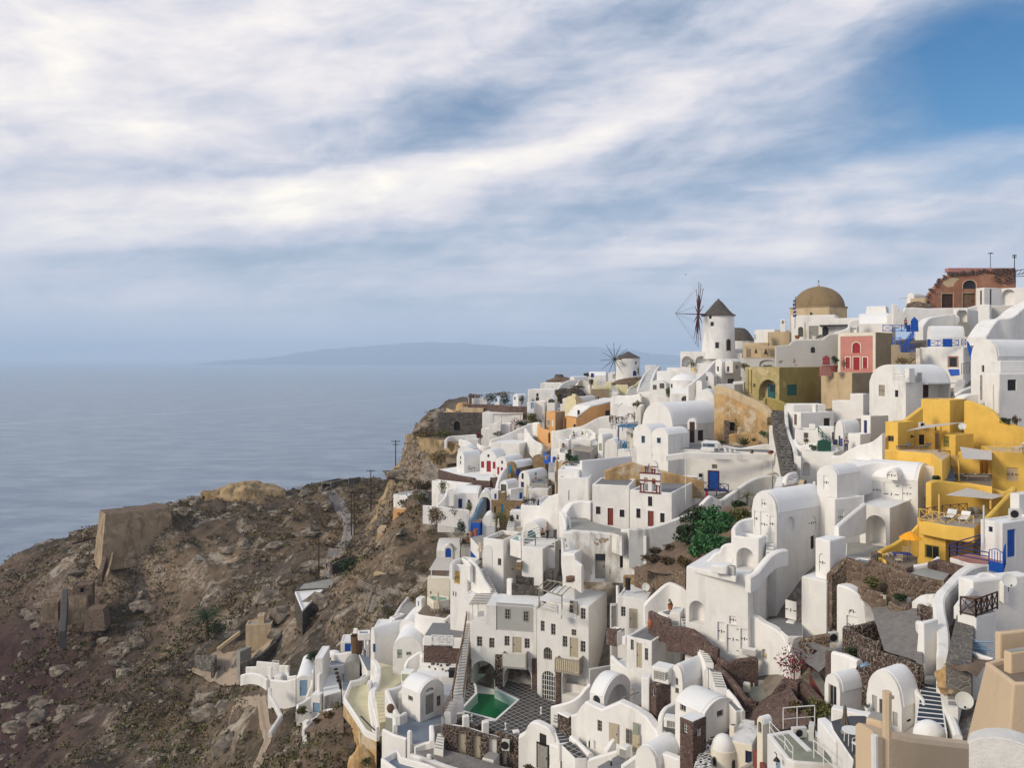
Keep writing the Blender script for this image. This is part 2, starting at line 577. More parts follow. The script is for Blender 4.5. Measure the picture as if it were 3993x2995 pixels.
class aR:
 def __init__(s,o,e,b6,wall):
  s.o=aa((o.x,o.y));e=aa((e.x,e.y));s.len=e.length;s.e=e.normalized()
  n=aa((s.e.y,-s.e.x))
  if n.dot(-s.o)<0:n=-n
  s.n=n;s.root=b6;s.wall=wall
 def s_(s,x):
  k=(S(x,0)[0]-CX)/F
  d=s.e.x-k*s.e.y
  return(k*s.o.y-s.o.x)/d if abs(d)>1e-4 else 0
 def pos(s,t,z,d=0):
  p=s.o+s.e*t-s.n*d
  return aa((p.x,p.y,z))
 def z_(s,x,y):
  t=s.s_(x);Y=(s.o+s.e*t).y
  return CZ-(S(0,y)[1]-CV)/F*Y
 def prof(s,x0,y0,x1,y1,arch):
  a,b=sorted((s.s_(x0),s.s_(x1)));xm=(x0+x1)/2
  zt=s.z_(xm,y0);zb=s.z_(xm,y1)
  if not arch:return a,b,zt,zb,[(a,zb),(b,zb),(b,zt),(a,zt)]
  r=min((b-a)/2*(arch if arch>1 else 1),(zt-zb)*.6);aD=[(a,zb),(b,zb)]
  c=(a+b)/2;n=10
  for i in range(n+1):
   q=math.pi*i/n
   aD.append((c+(b-a)/2*math.cos(q),zt-r+r*math.sin(q)))
  return a,b,zt,zb,aD
 def pr(s,mb,aD,d0,d1,mi=0):
  n3=aa((s.n.x,s.n.y,0))
  mb.prism([s.pos(t,z,d0)for t,z in aD],-n3*(d1-d0),mi)
 def bx(s,mb,a,b,z0,z1,d0,d1,mi=0):s.pr(mb,[(a,z0),(b,z0),(b,z1),(a,z1)],d0,d1,mi)
 def cut(s,aD,dep,new=False,bv=.5):
  mb=MB();s.pr(mb,aD,-bv,dep)
  for o,l in bO:
   if o is s.wall:
    if new:l.append(mb)
    else:
     t=l[0];k=len(t.v);t.v+=mb.v;t.f+=[[i+k for i in f]for f in mb.f];t.m+=mb.m
    return
  bO.append((s.wall,[mb]))
 def o_(s,aH,x0,y0,x1,y1,bC=None,arch=0,dep=.16,cut=True,new=False,sur=None,nx=2,ny=3,aN=None,base=0):
  a,b,zt,zb,aD=s.prof(x0,y0,x1,y1,arch)
  w=b-a;h=zt-zb
  if cut:s.cut(aD,dep,new)
  else:dep=.03 if not base else base
  if sur:
   mb=MB();q=.13
   if arch:
    c=(a+b)/2
    bv=[(c+(t-c)*(w+2*q)/w,z+(q if z>zb+.01 else 0))for t,z in aD]
    cT=MB();n=len(aD)
    for i in range(1,n):
     j=(i+1)%n
     bS=[aD[i],aD[j],bv[j],bv[i]]
     s.pr(mb,bS,-.03,.01)
   else:
    s.bx(mb,a-q,a,zb,zt+q,-.03,.01);s.bx(mb,b,b+q,zb,zt+q,-.03,.01);s.bx(mb,a,b,zt,zt+q,-.03,.01)
   mb.obj('surround',sur,s.root)
  if aH==_W:return None
  d1=dep-.012;nm=_9
  if aH==_l:
   mb=MB();fw=min(.08,w*.13);d0=d1-.06
   if arch:
    s.bx(mb,a,a+fw,zb,zt-w*.4,d0,d1);s.bx(mb,b-fw,b,zb,zt-w*.4,d0,d1);s.bx(mb,a+fw,b-fw,zb,zb+fw,d0,d1)
   else:
    s.bx(mb,a,a+fw,zb,zt,d0,d1);s.bx(mb,b-fw,b,zb,zt,d0,d1)
    s.bx(mb,a+fw,b-fw,zb,zb+fw,d0,d1);s.bx(mb,a+fw,b-fw,zt-fw,zt,d0,d1)
   for i in range(1,nx):s.bx(mb,a+w*i/nx-fw*.35,a+w*i/nx+fw*.35,zb+fw,zt-fw,d0+.004,d1)
   for i in range(1,ny):s.bx(mb,a+fw,b-fw,zb+h*i/ny-fw*.3,zb+h*i/ny+fw*.3,d0+.008,d1)
   f=mb.obj(_9,bC or _c,s.root,ai=aN)
   mb=MB();s.pr(mb,aD,d1-.028,d1-.002);mb.obj(_C,_aM,f);return f
  if aH=='fan':
   mb=MB();c=(a+b)/2;d0=d1-.06
   for i in range(1,6):
    q=math.pi*i/6;dx,dz=math.cos(q),math.sin(q)
    p0=(c+dx*w*.1,zb+dz*w*.1);p1=(c+dx*w*.46,zb+dz*min(h,w*.5)*.93)
    s.pr(mb,[(p0[0]-dz*.025,p0[1]+dx*.025),(p0[0]+dz*.025,p0[1]-dx*.025),(p1[0]+dz*.025,p1[1]-dx*.025),(p1[0]-dz*.025,p1[1]+dx*.025)],d0,d1)
   s.bx(mb,a,b,zb,zb+.06,d0,d1)
   f=mb.obj('fanlight',bC or _M,s.root)
   mb=MB();s.pr(mb,aD,d1-.028,d1-.002);mb.obj(_C,_aM,f);return f
  if aH==_C:
   mb=MB();s.pr(mb,aD,d1-.03,d1);return mb.obj(_9,bC or _aM,s.root,ai=aN)
  if aH==_Y:
   mb=MB();s.pr(mb,aD,d1-.03,d1);return mb.obj('wall_panel',bC or _G,s.root,ai=aN)
  if aH in(_o,_A):
   mb=MB();s.pr(mb,aD,d1-.05,d1)
   if aH==_o and w>.5:
    for i in(0,1):
     for j in(0,1,2):
      za=zb+h*(.06+.29*j);s.bx(mb,a+w*(.09+.46*i),a+w*(.45+.46*i),za,za+h*.22,d1-.07,d1-.045)
   f=mb.obj(_o if aH==_o or h>1.75 else 'shutter',bC or _M,s.root,ai=aN)
   mb=MB()
   if aH==_o:
    s.bx(mb,a+w*.80,a+w*.88,zb+h*.45,zb+h*.52,d1-.11,d1-.04);mb.obj('handle',_j,f)
   else:
    q=.035;zm=zb+h*.5
    s.bx(mb,a,a+w*.28,zm-q,zm+q,d1-.075,d1-.04);s.bx(mb,b-w*.28,b,zm-q,zm+q,d1-.075,d1-.04)
    s.bx(mb,(a+b)/2-q,(a+b)/2+q,zm-.13,zm+.13,d1-.075,d1-.04)
    if h>1.75:
     s.bx(mb,a,a+w*.2,zt-.35,zt-.28,d1-.075,d1-.04);s.bx(mb,a,a+w*.2,zb+.28,zb+.35,d1-.075,d1-.04)
    mb.obj('hinge',_j,f)
   return f
  if aH==_a6:
   mb=MB();fw=.06
   s.bx(mb,a,a+fw,zb,zt,d1-.07,d1);s.bx(mb,b-fw,b,zb,zt,d1-.07,d1);s.bx(mb,a,b,zb,zb+fw,d1-.068,d1);s.bx(mb,a,b,zt-fw,zt,d1-.068,d1)
   k=max(4,int(w/.12))
   for i in range(1,k):s.bx(mb,a+w*i/k-.015,a+w*i/k+.015,zb,zt,d1-.05,d1)
   k=max(3,int(h/.14))
   for i in range(1,k):s.bx(mb,a,b,zb+h*i/k-.015,zb+h*i/k+.015,d1-.054,d1)
   f=mb.obj('grille',bC or _aP,s.root)
   mb=MB();s.pr(mb,aD,d1-.02,d1-.001);mb.obj('grille_backing',_O,f);return f
def cb(p):return sum(p[i].x*p[(i+1)%len(p)].y-p[(i+1)%len(p)].x*p[i].y for i in range(len(p)))/2
def ba(p,d):
 n=len(p);bv=[]
 for i in range(n):
  a,b,c=p[i-1],p[i],p[(i+1)%n]
  e1=(b-a).normalized();e2=(c-b).normalized()
  n1=aa((-e1.y,e1.x));n2=aa((-e2.y,e2.x))
  m=n1+n2
  if m.length<.2:m=n1
  m.normalize();k=max(.35,m.dot(n1));bv.append(b+m*d/k)
 return bv
def cq(w,r,x):
 if r>=w*.98:return r*math.sqrt(max(0,1-(x/w)**2))
 R=(w*w+r*r)/(2*r);return math.sqrt(max(0,R*R-x*x))-(R-r)
class bQ:
 """poly (xy, any order), zt, zb; flat roof with parapet or vault over gable edge g"""
 def __init__(s,name,ai,ak,poly,zt,zb,wall=_b,af=_q,ag=.22,th=.28,ah=None,bF=0,aF=0,aL=None,a5=.09,aO=None,av=None,cp=True):
  s.poly=poly;c=sum((aa((p.x,p.y))for p in poly),aa((0,0)))/len(poly)
  s.root=root(name,ai,ak,(c.x,c.y,zb),av)
  aZ=[wall];c3={}
  for k,m in(aL or{}).items():
   if m not in aZ:aZ.append(m)
   c3[k]=aZ.index(m)
  if aO and aO not in aZ:aZ.append(aO)
  mb=MB();n=len(poly);P=[aa((p.x,p.y))for p in poly]
  dD=cb(P)>0
  v3=lambda p,z:aa((p.x,p.y,z))
  dw=aZ.index(aO)if aO else 0
  if ah is None:
   Q=P if dD else P[::-1]
   c4=ba(Q,-aF)if aF else Q
   cE=ba(Q,th)
   if not dD:Q,c4,cE=Q[::-1],c4[::-1],cE[::-1]
   zf=zt-ag if ag>.01 else zt
   if ag>.01:
    vs=[v3(p,zb)for p in c4]+[v3(p,zf)for p in Q]+[v3(p,zt)for p in Q]+[v3(p,zt)for p in cE]+[v3(p,zf)for p in cE]
    mb.add(vs,[])
    L=[0,n,2*n,3*n,4*n]
    cH=[None,dw,dw,dw]
    for k in range(4):
     for i in range(n):
      j=(i+1)%n
      mb.f.append([L[k]+i,L[k]+j,L[k+1]+j,L[k+1]+i]);mb.m.append(c3.get(i,0)if k==0 else(cH[k]if aO else c3.get(i,0)))
    mb.f.append(list(range(n)));mb.m.append(0);mb.f.append([L[4]+i for i in range(n)]);mb.m.append(0)
    if aO is None:a5=a5
    s.wall=mb.obj(_aV,aZ,s.root,a5)
    if af:fl=MB();fl.prism([v3(p,zf-.02)for p in ba(cE if cb(cE)>0 else cE[::-1],.003)],(0,0,.045));fl.obj(_aW if ak not in(_au,_br,_bd)else 'floor',af,s.root)
   else:
    vs=[v3(p,zb)for p in c4]+[v3(p,zt)for p in Q];mb.add(vs,[])
    for i in range(n):
     j=(i+1)%n;mb.f.append([i,j,n+j,n+i]);mb.m.append(c3.get(i,0))
    mb.f.append(list(range(n)));mb.m.append(0);mb.f.append([n+i for i in range(n)]);mb.m.append(0)
    s.wall=mb.obj(_aV,aZ,s.root,a5)
    if af:
     fl=MB();q=Q if dD else Q[::-1]
     fl.prism([v3(p,zt-.03)for p in ba(q,.06)],(0,0,.05));fl.obj(_aW if ak not in(_au,_br,_bd)else 'floor',af,s.root)
   s.zf=zf
  else:
   A,B,C,D=[P[(ah+i)%4]for i in range(4)]
   w=(B-A).length/2;N=16
   rf=[cq(w,bF,-w+2*w*i/N)for i in range(N+1)]
   ts=[i/N for i in range(N+1)]
   f=[v3(A.lerp(B,t),zt+h)for t,h in zip(ts,rf)];k=[v3(D.lerp(C,t),zt+h)for t,h in zip(ts,rf)]
   vs=f+k+[v3(A,zb),v3(B,zb),v3(C,zb),v3(D,zb)];o=N+1
   a0=2*o
   fs=[[a0,a0+1]+[N-i for i in range(N+1)],[a0+2,a0+3]+[o+i for i in range(N+1)],[a0+1,a0+2,o+N,N],[a0+3,a0,0,o],[a0,a0+1,a0+2,a0+3]]
   fs+=[[i,i+1,o+i+1,o+i]for i in range(N)]
   mb.add(vs,fs)
   s.wall=mb.obj(_aV,aZ,s.root,0)
   if cp and af:
    sh=MB();L=(D-A).length;g=min(.3/L,.1)
    bZ=[];dE=[]
    for t,h in zip(ts,rf):
     hh=cq(w+.05,bF+.06,(-w+2*w*t)*(w+.05)/w)
     f0=A.lerp(B,t);b0=D.lerp(C,t);d=(b0-f0)
     ex=(B-A).normalized()*(t-.5)*.1
     bZ.append((v3(f0+d*g+ex,zt+hh-.02),v3(b0-d*g+ex,zt+hh-.02)))
     dE.append((v3(f0+d*g,zt+h-.06),v3(b0-d*g,zt+h-.06)))
    m=N+1
    vs=[p[0]for p in bZ]+[p[1]for p in bZ]+[p[0]for p in dE]+[p[1]for p in dE]
    fs=[]
    for i in range(N):
     fs+=[[i,i+1,m+i+1,m+i],[2*m+i,2*m+i+1,3*m+i+1,3*m+i],[i,i+1,2*m+i+1,2*m+i],[m+i,m+i+1,3*m+i+1,3*m+i]]
    fs+=[[0,m,3*m,2*m],[N,m+N,3*m+N,2*m+N]]
    sh.add(vs,fs);sh.obj(_aW,af,s.root)
   s.zf=zt
  s.zt=zt;s.zb=zb
 def face(s,i):
  a,b=s.poly[i],s.poly[(i+1)%len(s.poly)]
  return aR(a,b-a,s.root,s.wall)
 def ops(s,f,dY):
  fc=f if isinstance(f,aR)else s.face(f)
  for q in dY:
   k=q[-1]if isinstance(q[-1],dict)else{}
   q=q[:-1]if k else q
   fc.o_(*q,**k)
  return fc
def block(name,ai,x0,x1,x2,yt,yb,D,a,wall=_b,af=_q,ag=.22,ah=None,am=None,ak=_ah,eu=None,dep=None,aw=4,**k):
 """nearest corner at x1; L face spans to x0, R face to x2; a = rotation seen from the camera. edge 0 = L face, 3 = R face"""
 p=W(x1,yt,D);zt=p.z;zb=W(x1,yb,D).z-aw
 th=math.atan2(p.x,p.y);q=math.radians(a)-(-th)
 eL=aa((-math.cos(q),math.sin(q)));eR=aa((math.sin(q),math.cos(q)))
 def ln(x,e):
  kk=(S(x,0)[0]-CX)/F;d=e.x-kk*e.y
  return(kk*p.y-p.x)/d
 lL=eu or ln(x0,eL);lR=dep or ln(x2,eR)
 if not(.2<lL<60):print('BAD L',ai,lL);lL=min(max(abs(lL),.5),12)
 if not(.2<lR<60):print('BAD R',ai,lR);lR=min(max(abs(lR),.5),12)
 o=aa((p.x,p.y));poly=[o,o+eL*lL,o+eL*lL+eR*lR,o+eR*lR]
 bF=0;g=None
 if ah:
  g=0 if ah==_aE else 3
  bF=M(abs(yt-am),D)
 return bQ(name,ai,ak,poly,zt,zb,wall,af,ag,ah=g,bF=bF,**k)
def ao(name,ai,aD,D,h,i0=0,wall=_b,af=_r,ag=0.,ak=_au,**k):
 """horizontal polygon traced in the picture; pts[i0] lies at distance D"""
 z=W(*aD[i0],D).z
 poly=[aa(WZ(x,y,z)[:2])for x,y in aD]
 return bQ(name,ai,ak,poly,z,z-h,wall,af,ag,**k)
def bi(P,n=5):
 bv=[]
 for i in range(len(P)-1):
  p0=P[max(i-1,0)];p1=P[i];p2=P[i+1];p3=P[min(i+2,len(P)-1)]
  for j in range(n):
   t=j/n
   bv.append(.5*((2*p1)+(p2-p0)*t+(2*p0-5*p1+4*p2-p3)*t*t+(3*p1-p0-3*p2+p3)*t**3))
 return bv+[P[-1]]
def bo(P,bB,th,zb=None,sm=True,aT=.5):
 if sm:P=bi(P)
 mb=MB();n=len(P);vs=[]
 for i,p in enumerate(P):
  t=P[min(i+1,n-1)]-P[max(i-1,0)];t=aa((t.x,t.y,0))
  if t.length<1e-4:t=aa((1,0,0))
  t.normalize();q=aa((-t.y,t.x,0))
  lo=(zb if zb is not None else p.z-bB)
  r=min(th*.3,.12)*aT*2
  for cd,z in((-th/2,lo),(-th/2,p.z-r),(-th/2+r,p.z),(th/2-r,p.z),(th/2,p.z-r),(th/2,lo)):
   c=p+q*cd;vs.append(aa((c.x,c.y,min(z,p.z)if z!=lo else lo)))
 fs=[[i*6+j,i*6+(j+1)%6,(i+1)*6+(j+1)%6,(i+1)*6+j]for i in range(n-1)for j in range(6)]
 fs+=[list(range(6))[::-1],[(n-1)*6+j for j in range(6)]]
 mb.add(vs,fs);return mb
class ab:
 """free-standing wall along a traced top line [(x,y,D)...]"""
 def __init__(s,name,ai,aD,bB=2,th=.4,aE=_b,sm=True,yb=None,ak=_aV,faces=False,aX=None,av=None):
  P=[W(*p)for p in aD]
  zb=W(aD[0][0],yb,aD[0][2]).z if yb is not None else None
  s.P=P;ev=th
  if faces or aX:
   lo=min((zb if zb is not None else p.z-bB)for p in P)
   s.root=root(name,ai,ak,(P[0].x,P[0].y,lo),av)
   s.obj=bo(P,bB,th,zb,sm).obj(_aV,aE,s.root)
   if aX:
    Q=[p+aa((0,0,.03))for p in P]
    bo(Q,aX[1],th+.06,None,sm).obj('coping',aX[0],s.root)
  else:
   s.obj=bo(P,bB,th,zb,sm).obj(name,aE);s.root=b9(s.obj,ai,ak,av)
  s.th=th
 def face(s,i,j=None):
  a,b=s.P[i],s.P[i+1 if j is None else j]
  e=aa((b.x-a.x,b.y-a.y)).normalized();n=aa((e.y,-e.x))
  if n.dot(-aa((a.x,a.y)))<0:n=-n
  o=aa((a.x,a.y))+n*s.th/2
  return aR(o,aa((b.x-a.x,b.y-a.y)),s.root,s.obj)
 ops=bQ.ops
def an(name,ai,bl,br,tl,tr,n,aE=_b,bV=_r,base=1.,df=.3,av=None):
 """bl,br,tl,tr = (x,y,D): front edge of the lowest step and back edge of the highest"""
 a,b,c,d=W(*bl),W(*br),W(*tl),W(*tr)
 z0=(a.z+b.z)/2;z1=(c.z+d.z)/2
 r=root(name,ai,'stairs',(a.x,a.y,z0),av)
 st=MB();dX=MB()
 for i in range(n):
  t0,t1=i/n,(i+1)/n
  z=z0+(z1-z0)*(i+1)/n;lo=z0+(z1-z0)*i/n-base
  q=[a.lerp(c,t0),b.lerp(d,t0),b.lerp(d,t1),a.lerp(c,t1)]
  st.prism([aa((p.x,p.y,lo))for p in q],(0,0,z-lo))
  if bV:
   u=t0+(t1-t0)*df
   q=[a.lerp(c,u).lerp(b.lerp(d,u),.06),b.lerp(d,u).lerp(a.lerp(c,u),.06),b.lerp(d,t1).lerp(a.lerp(c,t1),.06),a.lerp(c,t1).lerp(b.lerp(d,t1),.06)]
   dX.prism([aa((p.x,p.y,z-.03))for p in q],(0,0,.042))
 st.obj('steps',aE,r)
 if bV:dX.obj('tread_paint',bV,r)
 return r
def aC(name,ai,aD,h,aE=_j,aH='x',r=.03,en=1.2,av=None,sq=True):
 """pts = base line (x,y,D); h metres"""
 P=[W(*p)for p in aD]
 R=root(name,ai,_bo,tuple(P[0]),av)
 po=MB();cJ=MB();up=aa((0,0,1))
 for A,B in zip(P,P[1:]):
  k=max(1,round((B-A).length/en))
  for i in range(k+1):
   p=A.lerp(B,i/k);po.tube([p,p+up*h*1.04],r*1.2,6)
  for z in((h,)if aH==_b7 else(h,h*.12))if aH!=_cI else(h,h*.66,h*.33):
   po.tube([A+up*z,B+up*z],r,6)
  for i in range(k):
   p,q=A.lerp(B,i/k),A.lerp(B,(i+1)/k)
   if aH=='x':
    cJ.tube([p+up*h*.12,q+up*h],r*.75,5);cJ.tube([p+up*h,q+up*h*.12],r*.75,5)
   elif aH==_b7:
    m=max(3,int((q-p).length/.16))
    for j in range(1,m):cJ.tube([p.lerp(q,j/m),p.lerp(q,j/m)+up*h],r*.6,5)
   elif aH=='fill':
    w=(q-p);bM=aa((-w.y,w.x,0)).normalized()*.03
    cJ.prism([p+up*.08-bM,q+up*.08-bM,q+up*h-bM,p+up*h-bM],bM*2)
 po.obj(_bw,aE,R)
 if cJ.v:cJ.obj('infill',aE if aH!='fill' else _c,R)
 return R
def aM(name,ai,x0,y0,x1,y1,D,r,aE=_j,ak='pole',av=None):
 a,b=W(x0,y0,D),W(x1,y1,D)
 mb=MB().tube([a,b],r,8);return b9(mb.obj(name,aE),ai,ak,av)
def bu(ai,x,yt,yb,D,dj=1,av='utility poles on the slope'):
 b=W(x,yb,D);t=W(x,yt,D);h=t.z-b.z
 R=root('utility_pole',ai,'utility pole',tuple(b-aa((0,0,1))),av)
 mb=MB().tube([b-aa((0,0,1)),t],.16,7,0,.11);mb.obj(_bb,_e,R)
 for i in range(dj):
  z=t-aa((0,0,.35+i*.8));mb=MB().tube([z-aa((1.15-.4*i,0,0)),z+aa((1.15-.4*i,.2,0))],.075,5)
  for dx in(-.9,-.3,.35,.9):
   if i==0:mb.tube([z+aa((dx,0,0)),z+aa((dx,0,.3))],.05,5)
  mb.obj('crossarm',_e,R)
 return R
def aj(ai,x,y,D,bp,bL,aE=_h,n=260,size=.12,name=_bG,do=True,bg=9,ak=_bG,av=None,dz=0):
 """x,y = bottom centre"""
 b=W(x,y,D);w=M(bp,D);h=M(bL,D)
 R=root(name,ai,ak,tuple(b),av)
 mb=MB().leaves(b+aa((0,0,h*.55)),w/2,w/2,h*.5,n,size,0,bg);mb.obj('foliage' if ak==_bG else 'crown',aE,R,aA=0,aI=False)
 if do:
  mb=MB()
  for i in range(4 if ak==_bG else 1):
   q=random.uniform(0,6.3);k=.3*w if ak==_bG else 0
   mb.tube([b-aa((0,0,.2)),b+aa((math.cos(q)*k,math.sin(q)*k,h*.6))],max(.025,w*.02),5,0,.012)
  mb.obj('stem' if ak==_bG else _bS,_bS,R)
 return R
def cY(ai,x,y,D,bp,bL,aE=_h,nf=20,name='palm_tree'):
 b=W(x,y,D);w=M(bp,D);h=M(bL,D)
 R=root(name,ai,'palm tree',tuple(b))
 mb=MB();bZ=b+aa((0,0,h*.5));mb.tube([b-aa((0,0,.5)),b+aa((.1,0,h*.25)),bZ],w*.06,7,0,w*.045);mb.obj(_bS,_bS,R)
 mb=MB()
 for i in range(nf):
  q=2*math.pi*i/nf+random.uniform(-.2,.2);el=random.uniform(-.2,1.25)
  d=aa((math.cos(q),math.sin(q),0));L=w*.55*random.uniform(.8,1.1);aD=[]
  for k in range(6):
   t=k/5;aD.append(bZ+d*L*t*math.cos(el*(1-t*.5))+aa((0,0,L*t*math.sin(el)-L*.45*t*t)))
  sd=aa((-d.y,d.x,0))
  for k in range(5):
   for sg in(-1,1):
    for m in range(4):
     p=aD[k].lerp(aD[k+1],m/4);le=L*.24*(1-.12*k)
     c5=p+sd*sg*le*.8+(aD[k+1]-aD[k]).normalized()*le*.6-aa((0,0,le*.35))
     e=(aD[k+1]-aD[k]).normalized()*L*.022
     mb.add([p-e,p+e,c5],[[0,1,2]])
 mb.obj('crown',aE,R,aA=0,aI=False);return R
def bT(ai,x,y,D,bp,aE=_n,name='agave',n=16):
 b=W(x,y,D);w=M(bp,D);mb=MB()
 for i in range(n):
  q=6.283*i/n*2.4;el=.35+.9*i/n;d=aa((math.cos(q)*math.cos(el),math.sin(q)*math.cos(el),math.sin(el)));s=aa((-math.sin(q),math.cos(q),0))
  L=w*.55;m=b+d*L*.4;t=b+d*L-aa((0,0,L*.12))
  mb.add([b-s*L*.05,b+s*L*.05,m+s*L*.1,t,m-s*L*.1],[[0,1,2,3,4]])
 o=mb.obj(name,aE,None,aA=0,aI=False);return b9(o,ai,'plant')
def bc(ai,x,y,D,bp,bL,aE=_aa,cl=None,ph=1.2,ak='flower pot',av=None):
 b=W(x,y,D);w=M(bp,D)/2;h=M(bL,D)
 R=root('flower_pot',ai,ak,tuple(b),av)
 mb=MB().lathe(b,[(w*.65,0),(w*.9,h*.6),(w,h*.9),(w*1.05,h),(w*.85,h),(w*.8,h*.8)],12);mb.obj('pot',aE,R)
 if cl:
  mb=MB().leaves(b+aa((0,0,h*(1+ph*.4))),w*1.3,w*1.3,h*ph*.7,70,w*.3,0,4);mb.obj('foliage',cl,R,aA=0,aI=False)
 return R
def au(ai,x,yt,ym,yb,D,aE=_ag,bp=40,base=_i):
 t,m,b=W(x,yt,D),W(x,ym,D),W(x,yb,D);w=M(bp,D)/2;H=t.z-m.z
 R=root('closed_parasol',ai,'parasol',tuple(b),'folded parasols')
 mb=MB().tube([b,t+aa((0,0,.05))],.03,6);mb.obj('pole',_c,R)
 mb=MB();n=16;vs=[]
 prof=tl('.12,1;.3,.93;.45,.8;.42,.6;.55,.42;.75,.2;1.0,0')
 for k,(r,z)in enumerate(prof):
  for j in range(n):
   q=6.283*j/n;rr=w*r*(1+(.22 if j%2 else-.2)*(.4+.6*(1-z)));vs.append(m+aa((rr*math.cos(q),rr*math.sin(q),H*z)))
 fs=[[k*n+j,k*n+(j+1)%n,(k+1)*n+(j+1)%n,(k+1)*n+j]for k in range(len(prof)-1)for j in range(n)]+[list(range(n)),[(len(prof)-1)*n+j for j in range(n)]]
 mb.add(vs,fs);mb.obj(_bF,aE,R)
 mb=MB().lathe(b,[(w*1.1,0),(w*1.1,.08),(.06,.1),(.05,.3)],12);mb.obj(_b6,base,R)
 return R
def bf(ai,x,yt,ye,yb,D,bp,aE):
 t,e,b=W(x,yt,D),W(x,ye,D),W(x,yb,D);w=M(bp,D)/2;H=t.z-e.z
 R=root('open_parasol',ai,'parasol',tuple(b))
 mb=MB().tube([b,t],.035,6);mb.obj('pole',_c,R)
 mb=MB().lathe(e,[(w,-.03),(w*1.,0),(w*.5,H*.62),(.05,H),(.04,H-.06),(w*.5,H*.56),(w*.96,-.04)],8);mb.obj(_bF,aE,R,aA=.2)
 return R
def a6(ai,x,y,D,rz=0,aE=_g,s=1.,av=None,bE=None):
 b=W(x,y,D);R=root('patio_chair',ai,'chair',tuple(b),av)
 ca,sa=math.cos(rz),math.sin(rz)
 T=lambda px,py,pz:b+aa((ca*px-sa*py,sa*px+ca*py,pz))*s
 mb=MB().cbox(T(0,0,.42),.46*s,.46*s,.05*s,0,rz);mb.obj('seat',bE or aE,R)
 mb=MB()
 for i in range(5):mb.tube([T(-.2+.1*i,.22,.46),T(-.2+.1*i,.27,.88)],.014*s,5)
 mb.tube([T(-.24,.27,.9),T(.24,.27,.9)],.022*s,6);mb.obj('backrest',bE or aE,R)
 for px in(-.21,.21):
  for py in(-.2,.21):
   mb=MB().tube([T(px,py,0),T(px,py,.43)],.02*s,6);mb.obj('leg',aE,R)
  mb=MB().tube([T(px*1.1,-.18,.42),T(px*1.1,-.18,.64),T(px*1.1,.24,.66)],.018*s,5);mb.obj('armrest',aE,R)
 return R
def aU(ai,x,y,D,w,aE=_g,aT=True,h=.73,l=None,rz=0):
 b=W(x,y,D);R=root('patio_table',ai,'table',tuple(b))
 mb=MB()
 if aT:mb.lathe(b+aa((0,0,h-.04)),[(w/2,0),(w/2,.04)],20)
 else:mb.cbox(b+aa((0,0,h-.04)),l or w,w,.05,0,rz)
 mb.obj('table_top',aE,R)
 ca,sa=math.cos(rz),math.sin(rz);lx=(l or w)*.4
 for i,(sx,sy)in enumerate(((1,1),(1,-1),(-1,1),(-1,-1))):
  d=aa((ca*lx*sx-sa*w*.35*sy,sa*lx*sx+ca*w*.35*sy,0))*(.75 if aT else 1)
  mb=MB().tube([b+d,b+d*.9+aa((0,0,h-.03))],.025,6);mb.obj('leg',aE,R)
 return R
def ac(ai,x,y,D,bp,bL,a=30,d3=None,name='air_conditioner'):
 """x,y bottom front corner"""
 b=W(x,y,D);w=M(bp,D);h=M(bL,D);R=root(name,ai,'air conditioner',tuple(b),'air conditioning units')
 q=math.radians(a);ex=aa((math.cos(q),math.sin(q),0));ey=aa((-math.sin(q),math.cos(q),0))
 mb=MB().box(b-ex*w/2,ex*w,ey*.32,aa((0,0,h)));mb.obj('casing',_aP,R,.02)
 mb=MB();c=b-ey*.012+aa((0,0,h/2))-ex*w*.08;k=18
 cT=[c+ex*math.cos(6.283*i/k)*h*.38+aa((0,0,math.sin(6.283*i/k)*h*.38))for i in range(k)]
 mb.prism(cT,ey*.03);mb.obj('fan_grille',_j,R);return R
def bG(ai,x,y,D,bp,bL=None,d=(-.5,-.8,.35),yb=None):
 c=W(x,y,D);r=M(bp,D)/2;d=aa(d).normalized()
 R=root('satellite_dish',ai,'satellite dish',tuple(c-aa((0,0,r*1.6))),'satellite dishes')
 a=d.orthogonal().normalized();b=d.cross(a);mb=MB();n=22;vs=[];fs=[]
 for cd in(0,-.02):
  for k in range(5):
   rr=r*k/4;z=-r*.22*(1-(k/4)**2)+cd
   for j in range(n):vs.append(c+a*math.cos(6.283*j/n)*max(rr,.002)+b*math.sin(6.283*j/n)*max(rr,.002)+d*z)
 for o in(0,5):
  fs+=[[(o+k)*n+j,(o+k)*n+(j+1)%n,(o+k+1)*n+(j+1)%n,(o+k+1)*n+j]for k in range(4)for j in range(n)]
 fs+=[[4*n+j,4*n+(j+1)%n,9*n+(j+1)%n,9*n+j]for j in range(n)]
 mb.add(vs,fs);mb.obj('reflector','dish',R)
 dm=c-aa((0,0,r))
 mb=MB().tube([dm-d*r*.15,dm+aa((0,0,r*.15))+d*r*.85],.02,5);mb.ball(dm+aa((0,0,r*.15))+d*r*.85,.06,.06,.06,6);mb.obj('feed_arm',_j,R)
 mb=MB().tube([c-d*r*.25,c-d*r*.4-aa((0,0,r*.3)),c-d*r*.4-aa((0,0,r*1.6))],.03,6);mb.obj('mast',_j,R)
 return R
